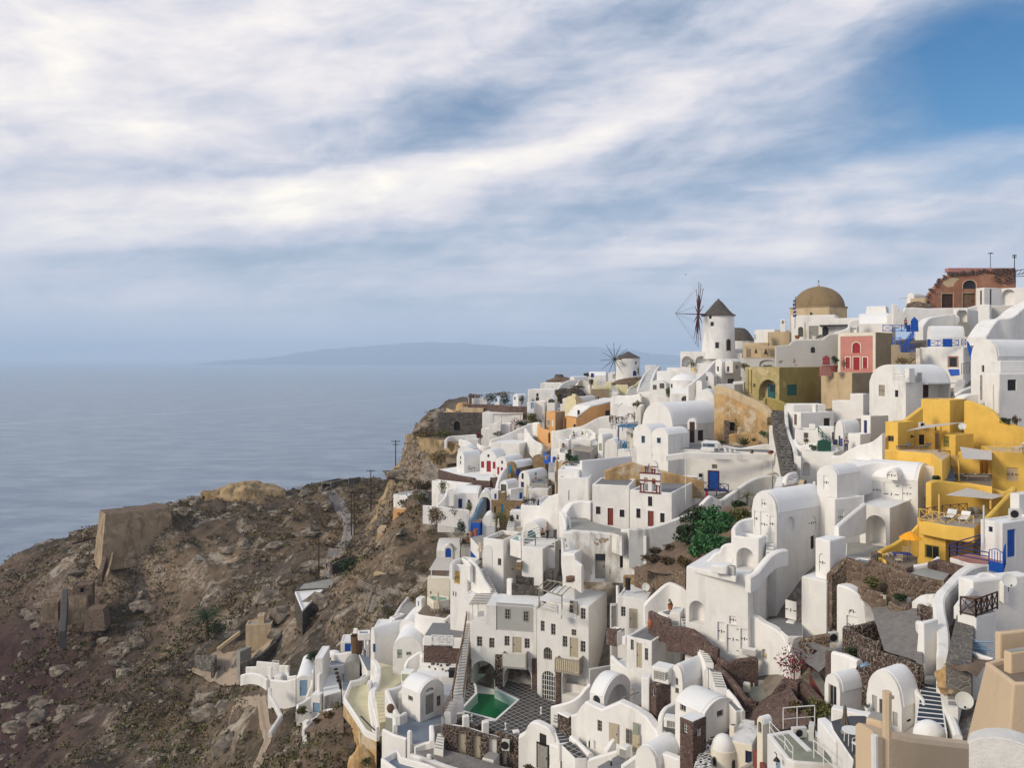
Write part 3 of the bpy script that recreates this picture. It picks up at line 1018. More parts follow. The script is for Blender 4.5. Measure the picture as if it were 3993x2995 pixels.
def aY(ai,x,y,D,rz,L=1.9,wd=.7,aE=_1,av='sun loungers'):
 b=W(x,y,D);R=root('sun_lounger',ai,'sun lounger',tuple(b),av)
 ca,sa=math.cos(rz),math.sin(rz);ex=aa((ca,sa,0));ey=aa((-sa,ca,0));up=aa((0,0,1))
 mb=MB().box(b-ex*L/2-ey*wd/2+up*.28,ex*L*.62,ey*wd,up*.1);mb.obj('mattress',aE,R,.03)
 mb=MB();p=b+ex*L*.12-ey*wd/2+up*.3;dd=(ex*.8+up*.55).normalized();mb.box(p,dd*L*.42,ey*wd,dd.cross(ey)*-.09);mb.obj('backrest',aE,R,.03)
 for sx in(-.45,.35):
  for sy in(-.42,.42):
   mb=MB();q=b+ex*L*sx+ey*wd*sy;mb.tube([q,q+up*.29],.03,6);mb.obj('leg',_ap,R)
 return R
def cc(ai,aD,aE=_1,ea=.12,name='shade_sail'):
 P=[W(*p)for p in aD];mb=MB();n=8;vs=[]
 if len(P)==3:P=[P[0],P[1],P[2],P[2]]
 for cd in(0,.02):
  for i in range(n+1):
   for j in range(n+1):
    s,t=i/n,j/n
    p=P[0].lerp(P[1],s).lerp(P[3].lerp(P[2],s),t)
    vs.append(p-aa((0,0,ea*4*s*(1-s)*4*t*(1-t)*.5+cd)))
 m=(n+1)**2;fs=[]
 for i in range(n):
  for j in range(n):
   q=[i*(n+1)+j,(i+1)*(n+1)+j,(i+1)*(n+1)+j+1,i*(n+1)+j+1]
   fs+=[q,[m+k for k in q]]
 for i in range(n):
  for a,b in((i*(n+1),(i+1)*(n+1)),(i*(n+1)+n,(i+1)*(n+1)+n),(i,i+1),(n*(n+1)+i,n*(n+1)+i+1)):fs.append([a,b,m+b,m+a])
 mb.add(vs,fs);o=mb.obj(name,aE,None,aA=.6);return b9(o,ai,'shade sail','shade sails over yellow house')
def a7(ai,x,y,D,h,dh=_bv,rz=0,bZ=_aO,dB=_aO,dA='hair',dI=False):
 """skin-modifier figure; x,y = feet (or seat) point"""
 b=W(x,y,D);k=h/1.75
 R=root('person',ai,'person',tuple(b));ca,sa=math.cos(rz),math.sin(rz)
 T=lambda p:(k*(ca*p[0]-sa*p[1]),k*(sa*p[0]+ca*p[1]),k*p[2])
 if dh==_bv:
  J=dict(pel=(0,0,.95),wa=(0,.01,1.12),ch=(0,.02,1.35),nk=(0,.01,1.5),hd=(0,-.01,1.58),ht=(0,-.01,1.72),hl=(.1,0,.9),kl=(.11,-.03,.5),al=(.1,.02,.08),tl=(.11,-.14,.03),hr=(-.1,0,.9),kr=(-.13,-.02,.5),ar=(-.14,.04,.08),tr=(-.16,-.12,.03),sl=(.18,.02,1.43),el=(.25,.03,1.15),wl=(.22,-.1,.92),sr=(-.18,.02,1.43),er=(-.26,.05,1.15),wr=(-.2,-.14,1.02))
  ex=[]
 else:
  J=dict(pel=(0,0,.12),wa=(0,.02,.28),ch=(0,0,.5),nk=(0,-.03,.66),hd=(0,-.06,.73),ht=(0,-.07,.87),hl=(.1,-.02,.12),kl=(.17,-.38,.42),al=(.14,-.5,.06),tl=(.14,-.62,.03),hr=(-.1,-.02,.12),kr=(-.17,-.38,.40),ar=(-.14,-.48,.06),tr=(-.14,-.6,.03),sl=(.18,0,.59),el=(.24,-.16,.36),wl=(.15,-.36,.42),sr=(-.18,0,.59),er=(-.24,-.16,.36),wr=(-.15,-.36,.42))
 cL=dict(pel=.13,wa=.115,ch=.15,nk=.06,hd=.095,ht=.085,hl=.095,kl=.065,al=.045,tl=.04,sl=.07,el=.045,wl=.032)
 for q in('hr','kr','ar','tr','sr','er','wr'):cL[q]=cL[q[0]+'l']
 E='pel-wa wa-ch ch-nk nk-hd hd-ht pel-hl hl-kl kl-al al-tl pel-hr hr-kr kr-ar ar-tr ch-sl sl-el el-wl ch-sr sr-er er-wr'.split()
 def cC(bR,aL,name,aE,c9=1.):
  me=bpy.data.meshes.new(name);ix={n:i for i,n in enumerate(bR)}
  me.from_pydata([T(J[n])for n in bR],[(ix[a],ix[c])for a,c in aL],[])
  me.materials.append(bw[aE]);o=bpy.data.objects.new(name,me);bH.objects.link(o);o.parent=R;o[_b8]=tuple(b)
  o.modifiers.new('s','SKIN');ly=me.skin_vertices[0].data
  for n in bR:r=cL[n]*k*c9;ly[ix[n]].radius=(r,r)
  ly[0].use_root=True
  sb=o.modifiers.new('u','SUBSURF');sb.levels=1;sb.render_levels=1
  bt.append((o,1.5));return o
 ed=[tuple(e.split('-'))for e in E]
 cC(list(J),ed,'body',_bW)
 n1=['pel','hl','kl','al','hr','kr','ar'];cC(n1,[e for e in ed if e[0]in n1 and e[1]in n1],'trousers',dB,1.14)
 if not dI:
  n2=['wa','ch','sl','el','sr','er'];cC(n2,[e for e in ed if e[0]in n2 and e[1]in n2],'shirt',bZ,1.14)
 mb=MB();c=aa(T(((J['hd'][0]+J['ht'][0])/2,(J['hd'][1]+J['ht'][1])/2+.025,J['ht'][2]-.03)))+b
 mb.ball(c,.105*k,.11*k,.11*k,10);mb.obj('hair',dA,R)
 for w,sg in(('wl',1),('wr',-1)):
  c=aa(J[w]);mb=MB()
  for i in range(4):mb.tube([b+aa(T(c+aa((0.+.018*(i-1.5),-.02,-.02)))),b+aa(T(c+aa((.018*(i-1.5),-.05,-.08)))),b+aa(T(c+aa((.018*(i-1.5),-.045,-.13-.012*(i in(1,2))))))],.011*k,5)
  mb.tube([b+aa(T(c+aa((sg*-.03,-.02,-.02)))),b+aa(T(c+aa((sg*-.055,-.06,-.07))))],.012*k,5)
  mb.ball(b+aa(T(c+aa((0,-.03,-.04)))),.035*k,.02*k,.05*k,8);mb.obj('hand',_bW,R)
 mb=MB();hc=aa(T((J['hd'][0],J['hd'][1]-.09,J['hd'][2]+.05)))+b
 fx=aa((ca,sa,0));fy=aa((sa,-ca,0))
 mb.ball(hc+fy*.012*k-aa((0,0,.01)),.014*k,.02*k,.025*k,6)
 mb.ball(hc+fx*.032*k+aa((0,0,.02*k)),.012*k,.01*k,.008*k,6);mb.ball(hc-fx*.032*k+aa((0,0,.02*k)),.012*k,.01*k,.008*k,6)
 mb.cbox(hc-aa((0,0,.055*k)),.05*k,.02*k,.012*k,0,rz);mb.obj('face',_bW,R)
 return R
def aW(name,ai,x,y,D,bp,bL,aE,ak='rock',dep=1.,seed=0,bA=.35,n=26,av=None,b7=0):
 """x,y bottom centre"""
 b=W(x,y,D);w=M(bp,D)/2;h=M(bL,D);bm=bmesh.new();bmesh.ops.create_icosphere(bm,subdivisions=4,radius=1)
 for v in bm.verts:
  p=v.co.copy();q=p*1.7+aa((seed*7.3,seed,0))
  f=1+bA*noise.fractal(q,1,2.1,5)
  if p.z>0 and b7:p.z=min(p.z,1-b7)
  v.co=aa((p.x*f*w,p.y*f*w*dep,p.z*f*h))
 me=bpy.data.meshes.new(name);bm.to_mesh(me);bm.free();me.materials.append(bw[aE])
 o=bpy.data.objects.new(name,me);bH.objects.link(o);o.location=b;bt.append((o,.5));return b9(o,ai,ak,av)
def aB(R,c,r,dx,z0,z1,w,aE,name=_9,arch=False,D=1,cF=_aM):
 """window on a round tower: dx = lateral offset from the axis as seen from the camera"""
 cD=aa((-c.x,-c.y,0)).normalized();dn=aa((-cD.y,cD.x,0))
 sx=max(-.97,min(.97,dx/r));bM=cD*math.sqrt(1-sx*sx)+dn*sx;tg=aa((-bM.y,bM.x,0))
 o=aa((c.x,c.y,0))+bM*(r+.02)
 aD=[(-w/2,z0),(w/2,z0)]
 if arch:
  for i in range(9):q=math.pi*i/8;aD.append((w/2*math.cos(q),z1-w/2+w/2*math.sin(q)))
 else:aD+=[(w/2,z1),(-w/2,z1)]
 mb=MB();q=[o+tg*a+aa((0,0,z))for a,z in aD];mb.prism(q,-bM*.3);f=mb.obj(name,aE,R)
 mb=MB();s=.78;zc=(z0+z1)/2
 mb.prism([o+bM*.012+tg*a*s+aa((0,0,zc+(z-zc)*.86))for a,z in aD],-bM*.05);mb.obj(_C if name==_9 else _Y,cF,f)
def by(ai,xc,yb,yt,ya,rb,rt,D,d9,R_,dT,dp,dk,wall=_b,sm=_e,eg=None,c1=True,cf=None,cN=()):
 b=W(xc,yb,D);t=W(xc,yt,D);ap=W(xc,ya,D);H=t.z-b.z
 R=root(_ba,ai,_ba,tuple(b-aa((0,0,1.5))))
 r0,r1=M(rb,D),M(rt,D);mb=MB().lathe(b,[(r0*1.02,-1.5),(r0,0),((r0+r1)/2,H*.5),(r1,H)],40);mb.obj('tower',wall,R,aA=.7)
 mb=MB();hh=ap.z-t.z;cr=M(dk,D)
 pr=cf or tl('1.0,0;.8,.17;.55,.42;.3,.68;.1,.9;.03,1')
 mb.lathe(t,[(cr,-.12)]+[(cr*r,hh*z)for r,z in pr]+[(.02,hh)],28);mb.obj('cap','thatch',R,aA=.7)
 h=W(*d9);ax=aa(dp).normalized();c=aa((b.x,b.y,h.z))
 sh=MB();sh.tube([c,h+ax*.3],.16,7);c5=h+ax*(eg or R_*.6);sh.tube([h,c5],.1,6,0,.06);sh.obj('shaft',sm,R)
 a=ax.orthogonal().normalized();bb=ax.cross(a)
 if abs(a.z)<abs(bb.z):a,bb=bb,a
 W_=root('sail_wheel','','',tuple(h));W_.parent=R;del W_[_bY];del W_[_cA];W_.location=aa(h)-aa(R[_b8]);W_[_b8]=tuple(h)
 c0=[]
 for i in range(dT):
  q=6.2832*i/dT+.07;d=a*math.cos(q)+bb*math.sin(q);rr=R_*(1-.06*(i%3));c0.append(h+d*rr)
  mb=MB().tube([h,h+d*rr*.55,h+d*rr],.085,5,0,.05);mb.tube([h+d*rr*.12+ax*.12,h+d*rr*.6+ax*.1],.05,4);mb.obj('spoke',sm,W_)
 if c1:
  mb=MB()
  for p in c0:mb.tube([p,c5],.014,3)
  mb.obj('stay_rope','rope',W_)
 for f in cN:
  x,y0,y1,bp,aE,nm,arch,cF=f
  aB(R,b,r0+(r1-r0)*(W(0,(y0+y1)/2,D).z-b.z)/H,M(x-xc,D),W(0,y1,D).z,W(0,y0,D).z,M(bp,D),aE,nm,arch,D,cF)
 return R
cM=bpy.data.cameras.new('camera');co=bpy.data.objects.new('camera',cM);bH.objects.link(co);SC.camera=co
co.location=(0,0,CZ);co.rotation_euler=(math.pi/2,0,0)
cM.sensor_width=36;cM.lens=36*F/3993;cM.shift_y=-(1497.5-CV)/3993;cM.clip_end=90000;cM.clip_start=.5
bz=math.radians(-118);bn=math.radians(27)
sd=aa((math.sin(bz)*math.cos(bn),math.cos(bz)*math.cos(bn),math.sin(bn)))
sl=bpy.data.lights.new('sun','SUN');sl.energy=1.9;sl.angle=math.radians(16);sl.color=(1,.88,.70)
so=bpy.data.objects.new('sun',sl);bH.objects.link(so);so.rotation_euler=(-sd).to_track_quat('-Z','Y').to_euler()
SC.view_settings.view_transform='Standard';SC.view_settings.look='None';SC.view_settings.gamma=1;SC.view_settings.exposure=.42;SC.cycles.volume_bounces=3
w=bpy.data.worlds.new('World');SC.world=w;w.use_nodes=True
nt=w.node_tree;nt.nodes.clear()
bv=nd(nt,'ShaderNodeOutputWorld');tc=nd(nt,_Q).outputs['Generated']
cg=nd(nt,'ShaderNodeTexSky',sky_type='NISHITA');cg.sun_disc=False;cg.sun_elevation=bn;cg.sun_rotation=bz
cg.altitude=120;cg.air_density=1.;cg.dust_density=.6;cg.ozone_density=2.
b1=nd(nt,_ca);b1.inputs[1].default_value=.075;dt=nd(nt,_bK);dt.inputs['Saturation'].default_value=1.4;nt.links.new(cg.outputs[0],dt.inputs[_bi]);nt.links.new(dt.outputs[0],b1.inputs[0])
cw=nd(nt,_an);nt.links.new(tc,cw.inputs[0])
def ay(op,a,b=None,c=None):
 n=nd(nt,_aY,operation=op)
 for i,v in enumerate((a,b,c)):
  if v is None:continue
  if isinstance(v,(int,float)):n.inputs[i].default_value=v
  else:nt.links.new(v,n.inputs[i])
 return n.outputs[0]
el=ay('ARCSINE',cw.outputs[2]);az=ay('ARCTAN2',cw.outputs[0],cw.outputs[1])
zz=ay(_aJ,ay('MAXIMUM',cw.outputs[2],0.),.10)
px=ay(_cp,cw.outputs[0],zz);py=ay(_cp,cw.outputs[1],zz)
dv=nd(nt,_b9);nt.links.new(px,dv.inputs[0]);nt.links.new(py,dv.inputs[1])
def cn(dr,sx,sy,sc,eb,bd,cd):
 mp=nd(nt,_aI);mp.inputs[_cB].default_value=(0,0,math.radians(dr));mp.inputs[_a2].default_value=(sx,sy,1);mp.inputs['Location'].default_value=(cd,cd*.7,cd*.3)
 nt.links.new(dv.outputs[0],mp.inputs[0]);return nz(nt,mp.outputs[0],sc,eb,bd,.35)
nA=cn(28,.42,1.1,.95,7,.52,3.1);nB=cn(24,.5,1.6,2.3,6,.55,9.4)
dG=ay(_k,ay(_H,nA,.5),.22)
c2=ay(_k,ay(_H,nB,.5),.10)
def gauss(u,v,su,sv,db=0):
 """soft patch of the sky at the direction of picture point (u,v)"""
 a0=math.atan2(u-CX,F);e0=math.atan2(CV-v,math.hypot(F,u-CX));t=math.radians(db)
 da=ay(_aJ,ay(_H,az,a0),c2);de=ay(_aJ,ay(_H,el,e0),ay(_k,dG,.5))
 x=ay(_aJ,ay(_k,da,math.cos(t)),ay(_k,de,math.sin(t)))
 y=ay(_H,ay(_k,de,math.cos(t)),ay(_k,da,math.sin(t)))
 q=ay(_aJ,ay('POWER',ay(_cC,ay(_cp,x,su/F)),2),ay('POWER',ay(_cC,ay(_cp,y,sv/F)),2))
 return ay('POWER',2.718,ay(_k,q,-1))
def bX(l):
 r=l[0]
 for q in l[1:]:r=ay(_aJ,r,q)
 return r
cW=bX([ay(_k,gauss(*g[:5]),g[5])for g in((4100,300,560,210,14,1.5),(3650,150,360,130,22,.75),(1830,390,400,110,8,.48),(1500,560,600,80,14,.20),(2900,730,480,60,14,.20),(3500,760,420,60,8,.14),(1750,960,900,90,6,.22),(2300,100,500,90,15,.22),(600,180,600,100,10,.10))])
cj=bX([ay(_k,gauss(*g[:5]),g[5])for g in((1250,740,620,75,10,.75),(2350,520,620,80,19,.70),(3500,640,520,80,17,.62),(300,900,700,90,6,.40),(3950,560,320,80,20,.45),(700,120,900,240,5,.34),(150,500,500,250,8,.30),(3300,880,700,80,8,.35),(2500,1000,900,80,5,.16),(1900,100,400,150,10,.22))])
ae=nd(nt,_b9);nt.links.new(ay(_k,az,3.4),ae.inputs[0]);nt.links.new(ay(_H,ay(_k,el,9),ay(_k,az,1.1)),ae.inputs[1])
nC=nz(nt,ae.outputs[0],1.,9,.58,.6);nD=nz(nt,ae.outputs[0],3.1,7,.6,.4)
dM=ay(_aJ,ay(_aJ,ay(_k,nA,.3),ay(_k,nB,.15)),ay(_aJ,ay(_k,nC,.35),ay(_k,nD,.2)))
eo=aK(nt,el,.16,0.)
b5=nd(nt,'ShaderNodeClamp');nt.links.new(ay(_aJ,ay(_k,ay(_H,dM,.5),1.7),ay(_H,ay(_aJ,1.02,ay(_k,cj,.3)),ay(_k,cW,.95))),b5.inputs[0]);b5=ay('MAXIMUM',b5.outputs[0],ay(_k,eo,.8))
dc=ay(_aJ,ay(_aJ,ay(_k,cj,.75),ay(_k,ay(_H,nB,.5),.4)),ay(_aJ,ay(_k,ay(_H,nA,.5),.45),ay(_aJ,ay(_k,ay(_H,nC,.5),1.15),ay(_k,ay(_H,nD,.5),.8))))
dc=ay(_H,ay(_aJ,dc,.36),ay(_k,cW,.35))
cr=nd(nt,_cm);e=cr.color_ramp.elements
e[0].position=0.;e[0].color=(.25,.32,.43,1);e[1].position=1.;e[1].color=(.90,.85,.77,1)
k=e.new(.33);k.color=(.45,.485,.575,1);k=e.new(.6);k.color=(.65,.63,.665,1)
nt.links.new(dc,cr.inputs[0])
dH=aG(nt,ay(_k,aK(nt,el,.17,.01),.80),cr.outputs[0],(.46,.51,.60))
b2=nd(nt,_ca);nt.links.new(dH,b2.inputs[0]);b2.inputs[1].default_value=.96
mx=nd(nt,'ShaderNodeMixShader');nt.links.new(b5,mx.inputs[0]);nt.links.new(b1.outputs[0],mx.inputs[1]);nt.links.new(b2.outputs[0],mx.inputs[2])
nt.links.new(mx.outputs[0],bv.inputs['Surface'])
m,be,b=aV('sea')
dC=nd(be,_Q).outputs[_bh]
mp=nd(be,_aI);mp.inputs[_cB].default_value=(0,0,.25);mp.inputs[_a2].default_value=(.45,1,1);be.links.new(dC,mp.inputs[0])
n1=nz(be,mp.outputs[0],.03,10,.74);n2=nz(be,mp.outputs[0],.006,4,.55)
c=aG(be,aK(be,n2,.3,.7),(.085,.135,.20),(.115,.17,.245))
c=aG(be,aK(be,n1,.43,.64),c,(.25,.30,.36))
sx=nd(be,_an);be.links.new(dC,sx.inputs[0])
b.inputs[_ao].default_value=.28;b.inputs['IOR'].default_value=1.33
def bI(op,a,bq):
 n=nd(be,_aY,operation=op)
 for i,v in enumerate((a,bq)):
  if isinstance(v,(int,float)):n.inputs[i].default_value=v
  else:be.links.new(v,n.inputs[i])
 return n.outputs[0]
A0=WZ(0,0,0)
def ci(u,v):D=CZ*F/(v-CV);return(u-CX)*D/F,D
p0,p1=ci(0,1655),ci(1900,1532)
dx,dy=p1[0]-p0[0],p1[1]-p0[1];L=math.hypot(dx,dy)
bW=bI(_aJ,bI(_k,bI(_H,sx.outputs[0],p0[0]),-dy/L),bI(_k,bI(_H,sx.outputs[1],p0[1]),dx/L))
n3=nz(be,dC,.012,4);bW=bI(_cC,bI(_aJ,bW,bI(_k,bI(_H,n3,.5),40)),0)
ck=aK(be,bW,24,3);be.links.new(aG(be,bI(_k,ck,.55),c,(.34,.38,.42)),b.inputs[_as])
c7=nd(be,_cP);c7.inputs[_bI].default_value=1.2
be.links.new(n1,c7.inputs['Height']);be.links.new(bI(_H,.9,bI(_k,ck,.4)),c7.inputs['Strength']);be.links.new(c7.outputs[0],b.inputs['Normal'])
mb=MB();RR=60000;mb.add([(-RR,-2000,0),(RR,-2000,0),(RR,RR,0),(-RR,RR,0)],[[0,1,2,3]])
me=bpy.data.meshes.new('sea');me.from_pydata([tuple(v)for v in mb.v],[],mb.f);me.materials.append(bw['sea'])
dU=bpy.data.objects.new('sea',me);bH.objects.link(dU);aQ(dU)
ad('island',(.10,.12,.12),.95,.2,.002,0)
ID=22300
prof=[(900,1403.5),(1040,1396),(1120,1386),(1180,1372),(1290,1360),(1400,1352),(1500,1344),(1600,1336),(1680,1333),(1760,1338),(1800,1334),(1850,1342),(1930,1347),(2010,1356),(2080,1350),(2200,1353),(2300,1350),(2380,1358),(2450,1364),(2560,1380),(2700,1390),(2900,1396),(3300,1399)]
mb=MB();vs=[];NR=9;pf=[]
for i in range(len(prof)-1):
 for j in range(8):
  t=j/8;u=prof[i][0]+(prof[i+1][0]-prof[i][0])*t;v=prof[i][1]+(prof[i+1][1]-prof[i][1])*(3*t*t-2*t*t*t);pf.append((u,v))
for k in range(NR):
 t=k/(NR-1);es=math.sin(math.pi*t)**1.3
 for u,v in pf:
  D=ID+(t-.5)*5200;h=max(2,(CV-v)/F*ID+CZ)
  dQ=h*es*(1+0.*t);X=(u-CX)/F*ID
  dQ*=1+.10*noise.noise(aa((X*.0012,D*.001,1)))*(0 if k==NR//2 else 1)
  vs.append(aa((X,D,dQ-3)))
n=len(pf);fs=[[k*n+i,k*n+i+1,(k+1)*n+i+1,(k+1)*n+i]for k in range(NR-1)for i in range(n-1)]
mb.add(vs,fs);o=mb.obj('island_hills','island',None,aA=1.5,aI=False);aQ(o)
HZ=MB();ew=-1.-3;HZ.box((-34000,-300,-5),(68000,0,0),(0,25500,0),(0,0,640))
ho=HZ.obj('haze',_b,None,aA=0);ho.data.materials.clear()
hm=bpy.data.materials.new('haze');hm.use_nodes=True;hn=hm.node_tree;hn.nodes.clear()
dZ=nd(hn,'ShaderNodeOutputMaterial');pv=nd(hn,'ShaderNodeVolumePrincipled')
pv.inputs[_bi].default_value=(.66,.82,1,1);pv.inputs['Density'].default_value=et=9e-5
pv.inputs['Anisotropy'].default_value=0
hn.links.new(pv.outputs[0],dZ.inputs['Volume']);ho.data.materials.append(hm);aQ(ho,_bT)
TP='''2000,2990,71 2300,2985,69 2600,2990,60 2900,2990,50 3150,2995,42 3300,2920,44 3500,2880,46 3700,2700,48 3900,2540,53 3993,2440,58
3500,2490,60 3300,2450,64 3000,2580,66 2800,2680,69 2450,2640,79 2000,2790,84 1650,2890,88 1700,2540,97 2400,2400,89 2600,2250,84 2800,2170,82
2600,2090,90 2350,2110,96 2100,2200,97 1900,2250,107 1780,2290,116 1750,2150,146 1650,2070,152 1550,2020,163 1540,1975,174 1535,1900,214 1548,1905,204 1540,1930,192 1555,1945,181 1610,1915,177 1690,1880,171 1600,1708,190 1690,1718,184 1900,1930,152 2100,1910,142
2300,1940,113 2500,1890,110 2800,1890,110 3000,1890,97 3100,1740,107 3200,1640,112 3500,1690,101 3700,1540,101 3900,1560,97 3993,1650,88 3800,1900,80 3500,2050,76
3300,2200,70 3600,2250,67 3900,2110,69 3993,1310,128 3600,1310,143 3300,1500,132 3050,1460,143 2900,1450,152 2800,1440,163 2600,1510,168 2500,1560,178
2350,1560,203 2450,1530,219 2200,1740,164 2100,1770,154 2000,1680,188 2200,1575,218 1850,1660,193 1780,1740,188 1690,1730,190
2600,1500,260 2200,1600,260 2000,1700,260 1800,1800,260 3000,1450,230 3500,1400,230 3993,1330,230 4600,1300,230
1640,1705,196 1590,1730,205
1500,1900,236 1400,1885,240 1300,1895,240 1100,1930,240 900,1950,240 700,1980,232 500,2005,226 380,2085,222 300,2135,226 200,2175,226 100,2235,226 0,2270,226 -300,2400,230
1450,2400,330 1100,2400,330 700,2400,320 400,2500,310 0,2500,310 -400,2700,310 1700,2300,340
600,2158,208 450,2195,209 760,2140,211 1400,2060,213 1250,2155,194 1450,2210,172 1000,2200,196 1300,2260,170 1200,2365,160 900,2360,180 700,2360,192 500,2330,202 300,2410,202 0,2430,214 -300,2600,214
0,2610,200 300,2610,186 600,2575,172 800,2555,165 1000,2500,160 1100,2455,158 1100,2340,166 1000,2660,145 800,2760,150 500,2770,156 300,2910,150 0,3000,165 -300,3000,180
1050,2985,118 1200,2810,120 1300,2720,121 1230,2860,103 1320,2835,100 1290,2775,108 1450,2990,95 1550,2995,86 1250,2990,105 1600,2420,128 1400,2390,140 1300,2620,132 1450,2560,128 1200,2650,130 1360,2780,112
1000,3400,80 1500,3500,60 2000,3500,52 2500,3500,44 3000,3500,34 3500,3500,26 4200,3300,26 5200,2500,40 500,3400,110 -300,3600,110 5000,1900,80 4800,1500,110'''
aD=[]
for t in TP.split():
 u,v,D=map(float,t.split(','));aD.append(((u-CX)*D/F,D,CZ-(v-CV)*D/F))
aD+=tl('0,2,104;-30,2,90;30,2,106;-60,30,55;-100,80,30;-160,120,12;60,10,108;110,60,122')
PT=np.array(aD);XY=PT[:,:2]
def dO(r2):return r2*np.log(np.maximum(r2,1e-9))*.5
n=len(PT);Kx=dO(((XY[:,None]-XY[None])**2).sum(-1))+np.eye(n)*6.
Pm=np.c_[np.ones(n),XY];Am=np.block([[Kx,Pm],[Pm.T,np.zeros((3,3))]])
dl=np.linalg.solve(Am,np.r_[PT[:,2],np.zeros(3)])
def d7(X,Y):
 q=np.stack([np.ravel(X),np.ravel(Y)],-1);bv=np.empty(len(q))
 for i in range(0,len(q),20000):
  c=q[i:i+20000];bv[i:i+20000]=dO(((c[:,None]-XY[None])**2).sum(-1))@dl[:n]+dl[n]+c@dl[n+1:]
 return bv
GS=.92;GX=np.arange(-190,172,GS);GY=np.arange(4,340,GS)
XX,YY=np.meshgrid(GX,GY);ZZ=d7(XX,YY).reshape(XX.shape)
def cA(D):return np.interp(D,[0,60,85,100,128,140,150,165,200,215,240],[1500,1500,1560,1640,1690,1760,1740,1650,1720,1900,2150])
UU=XX*F/YY+CX;dF=np.clip((UU-cA(YY)+40)/80,0,1)
fr=np.array([noise.hetero_terrain(aa((x*.045,y*.045,.3)),.9,2.1,6,.7)-1. for x,y in zip(XX.ravel(),YY.ravel())]).reshape(XX.shape)
rg=np.array([noise.fractal(aa((x*.33,y*.33,5.1)),.8,2.2,3)for x,y in zip(XX.ravel(),YY.ravel())]).reshape(XX.shape)
ds=np.clip(1-np.abs((UU-2080)/560),0,1)**.5*np.clip((107-YY)/10,0,1)
ek=np.array([noise.ridged_multi_fractal(aa((x*.042+9,y*.042,2)),1,2.1,5,1,2)for x,y in zip(XX.ravel(),YY.ravel())]).reshape(XX.shape)
ZZ=ZZ+(1-dF)*(fr*.9+rg*.85+(ek-1.3)*2.8)+dF*(rg*.35-1.9-4.2*ds)
ZZ=np.minimum(ZZ,CZ-4-.52*YY*np.where(YY<40,1,0)-np.where(YY<40,0,-200))
def cZ(x,y):
 i=(x-GX[0])/GS;j=(y-GY[0])/GS;i0=int(max(0,min(len(GX)-2,i)));j0=int(max(0,min(len(GY)-2,j)));a=i-i0;c=j-j0
 return(ZZ[j0,i0]*(1-a)+ZZ[j0,i0+1]*a)*(1-c)+(ZZ[j0+1,i0]*(1-a)+ZZ[j0+1,i0+1]*a)*c
ny,nx=XX.shape
vs=np.stack([XX.ravel(),YY.ravel(),ZZ.ravel()],-1)
ii=(np.arange(ny-1)[:,None]*nx+np.arange(nx-1)[None]).ravel()
fa=np.stack([ii,ii+1,ii+nx+1,ii+nx],-1)
me=bpy.data.meshes.new(_cy);me.vertices.add(len(vs));me.vertices.foreach_set('co',vs.ravel())
me.loops.add(fa.size);me.loops.foreach_set('vertex_index',fa.ravel().astype(np.int32));me.polygons.add(len(fa))
me.polygons.foreach_set('loop_start',(np.arange(len(fa))*4).astype(np.int32));me.polygons.foreach_set('loop_total',np.full(len(fa),4,np.int32));me.update()
at=me.attributes.new('village','FLOAT','POINT');at.data.foreach_set('value',dF.ravel().astype(np.float32))
m,tn,b=aV('hillside')
cK=nd(tn,_Q).outputs[_bh];va=nd(tn,'ShaderNodeAttribute',attribute_name='village')
a1=nz(tn,cK,.035,6,.62);a2=nz(tn,cK,.22,7,.68,.4);a3=nz(tn,cK,1.6,5,.65);a4=nz(tn,cK,.11,6,.7,.3)
d6=nd(tn,_bR);gs=nd(tn,_an);tn.links.new(d6.outputs['True Normal'],gs.inputs[0])
c=aG(tn,aK(tn,a1,.40,.60),(.072,.060,.050),(.165,.118,.078))
c=aG(tn,aK(tn,a2,.50,.60),c,(.045,.040,.028))
c=aG(tn,aK(tn,a4,.55,.64),c,(.36,.31,.25))
c=aG(tn,aK(tn,gs.outputs[2],.74,.52),c,aG(tn,aK(tn,a3,.4,.65),(.10,.075,.055),(.33,.26,.19)))
c=aG(tn,aK(tn,a3,.62,.75),c,(.33,.28,.23))
dq=nd(tn,_an);tn.links.new(cK,dq.inputs[0])
cv=nd(tn,_aY,operation=_k);tn.links.new(aK(tn,dq.outputs[0],-62,-100),cv.inputs[0]);tn.links.new(aK(tn,dq.outputs[2],66,48),cv.inputs[1])
c=aG(tn,cv.outputs[0],c,aG(tn,aK(tn,a2,.4,.6),(.075,.045,.041),(.042,.027,.028)))
vo=nd(tn,_a1);vo.inputs[_a2].default_value=1.3;tn.links.new(cK,vo.inputs[_bg]);c6=nd(tn,_bJ);tn.links.new(vo.outputs[_bi],c6.inputs[0])
vc=aG(tn,c6.outputs[0],(.13,.105,.085),(.27,.235,.19));vc=aG(tn,aK(tn,a2,.52,.62),vc,(.44,.41,.37))
c=aG(tn,va.outputs['Fac'],c,vc)
tn.links.new(c,b.inputs[_as]);b.inputs[_ao].default_value=.97;b.inputs[_aD].default_value=.1
d2=aG(tn,.5,a3,a2);bD(tn,b,d2,.8,.5)
me.materials.append(m);te=bpy.data.objects.new(_cy,me);bH.objects.link(te);aQ(te);me.shade_smooth()
mb=MB();st=MB();aT=random.Random(3)
k=0
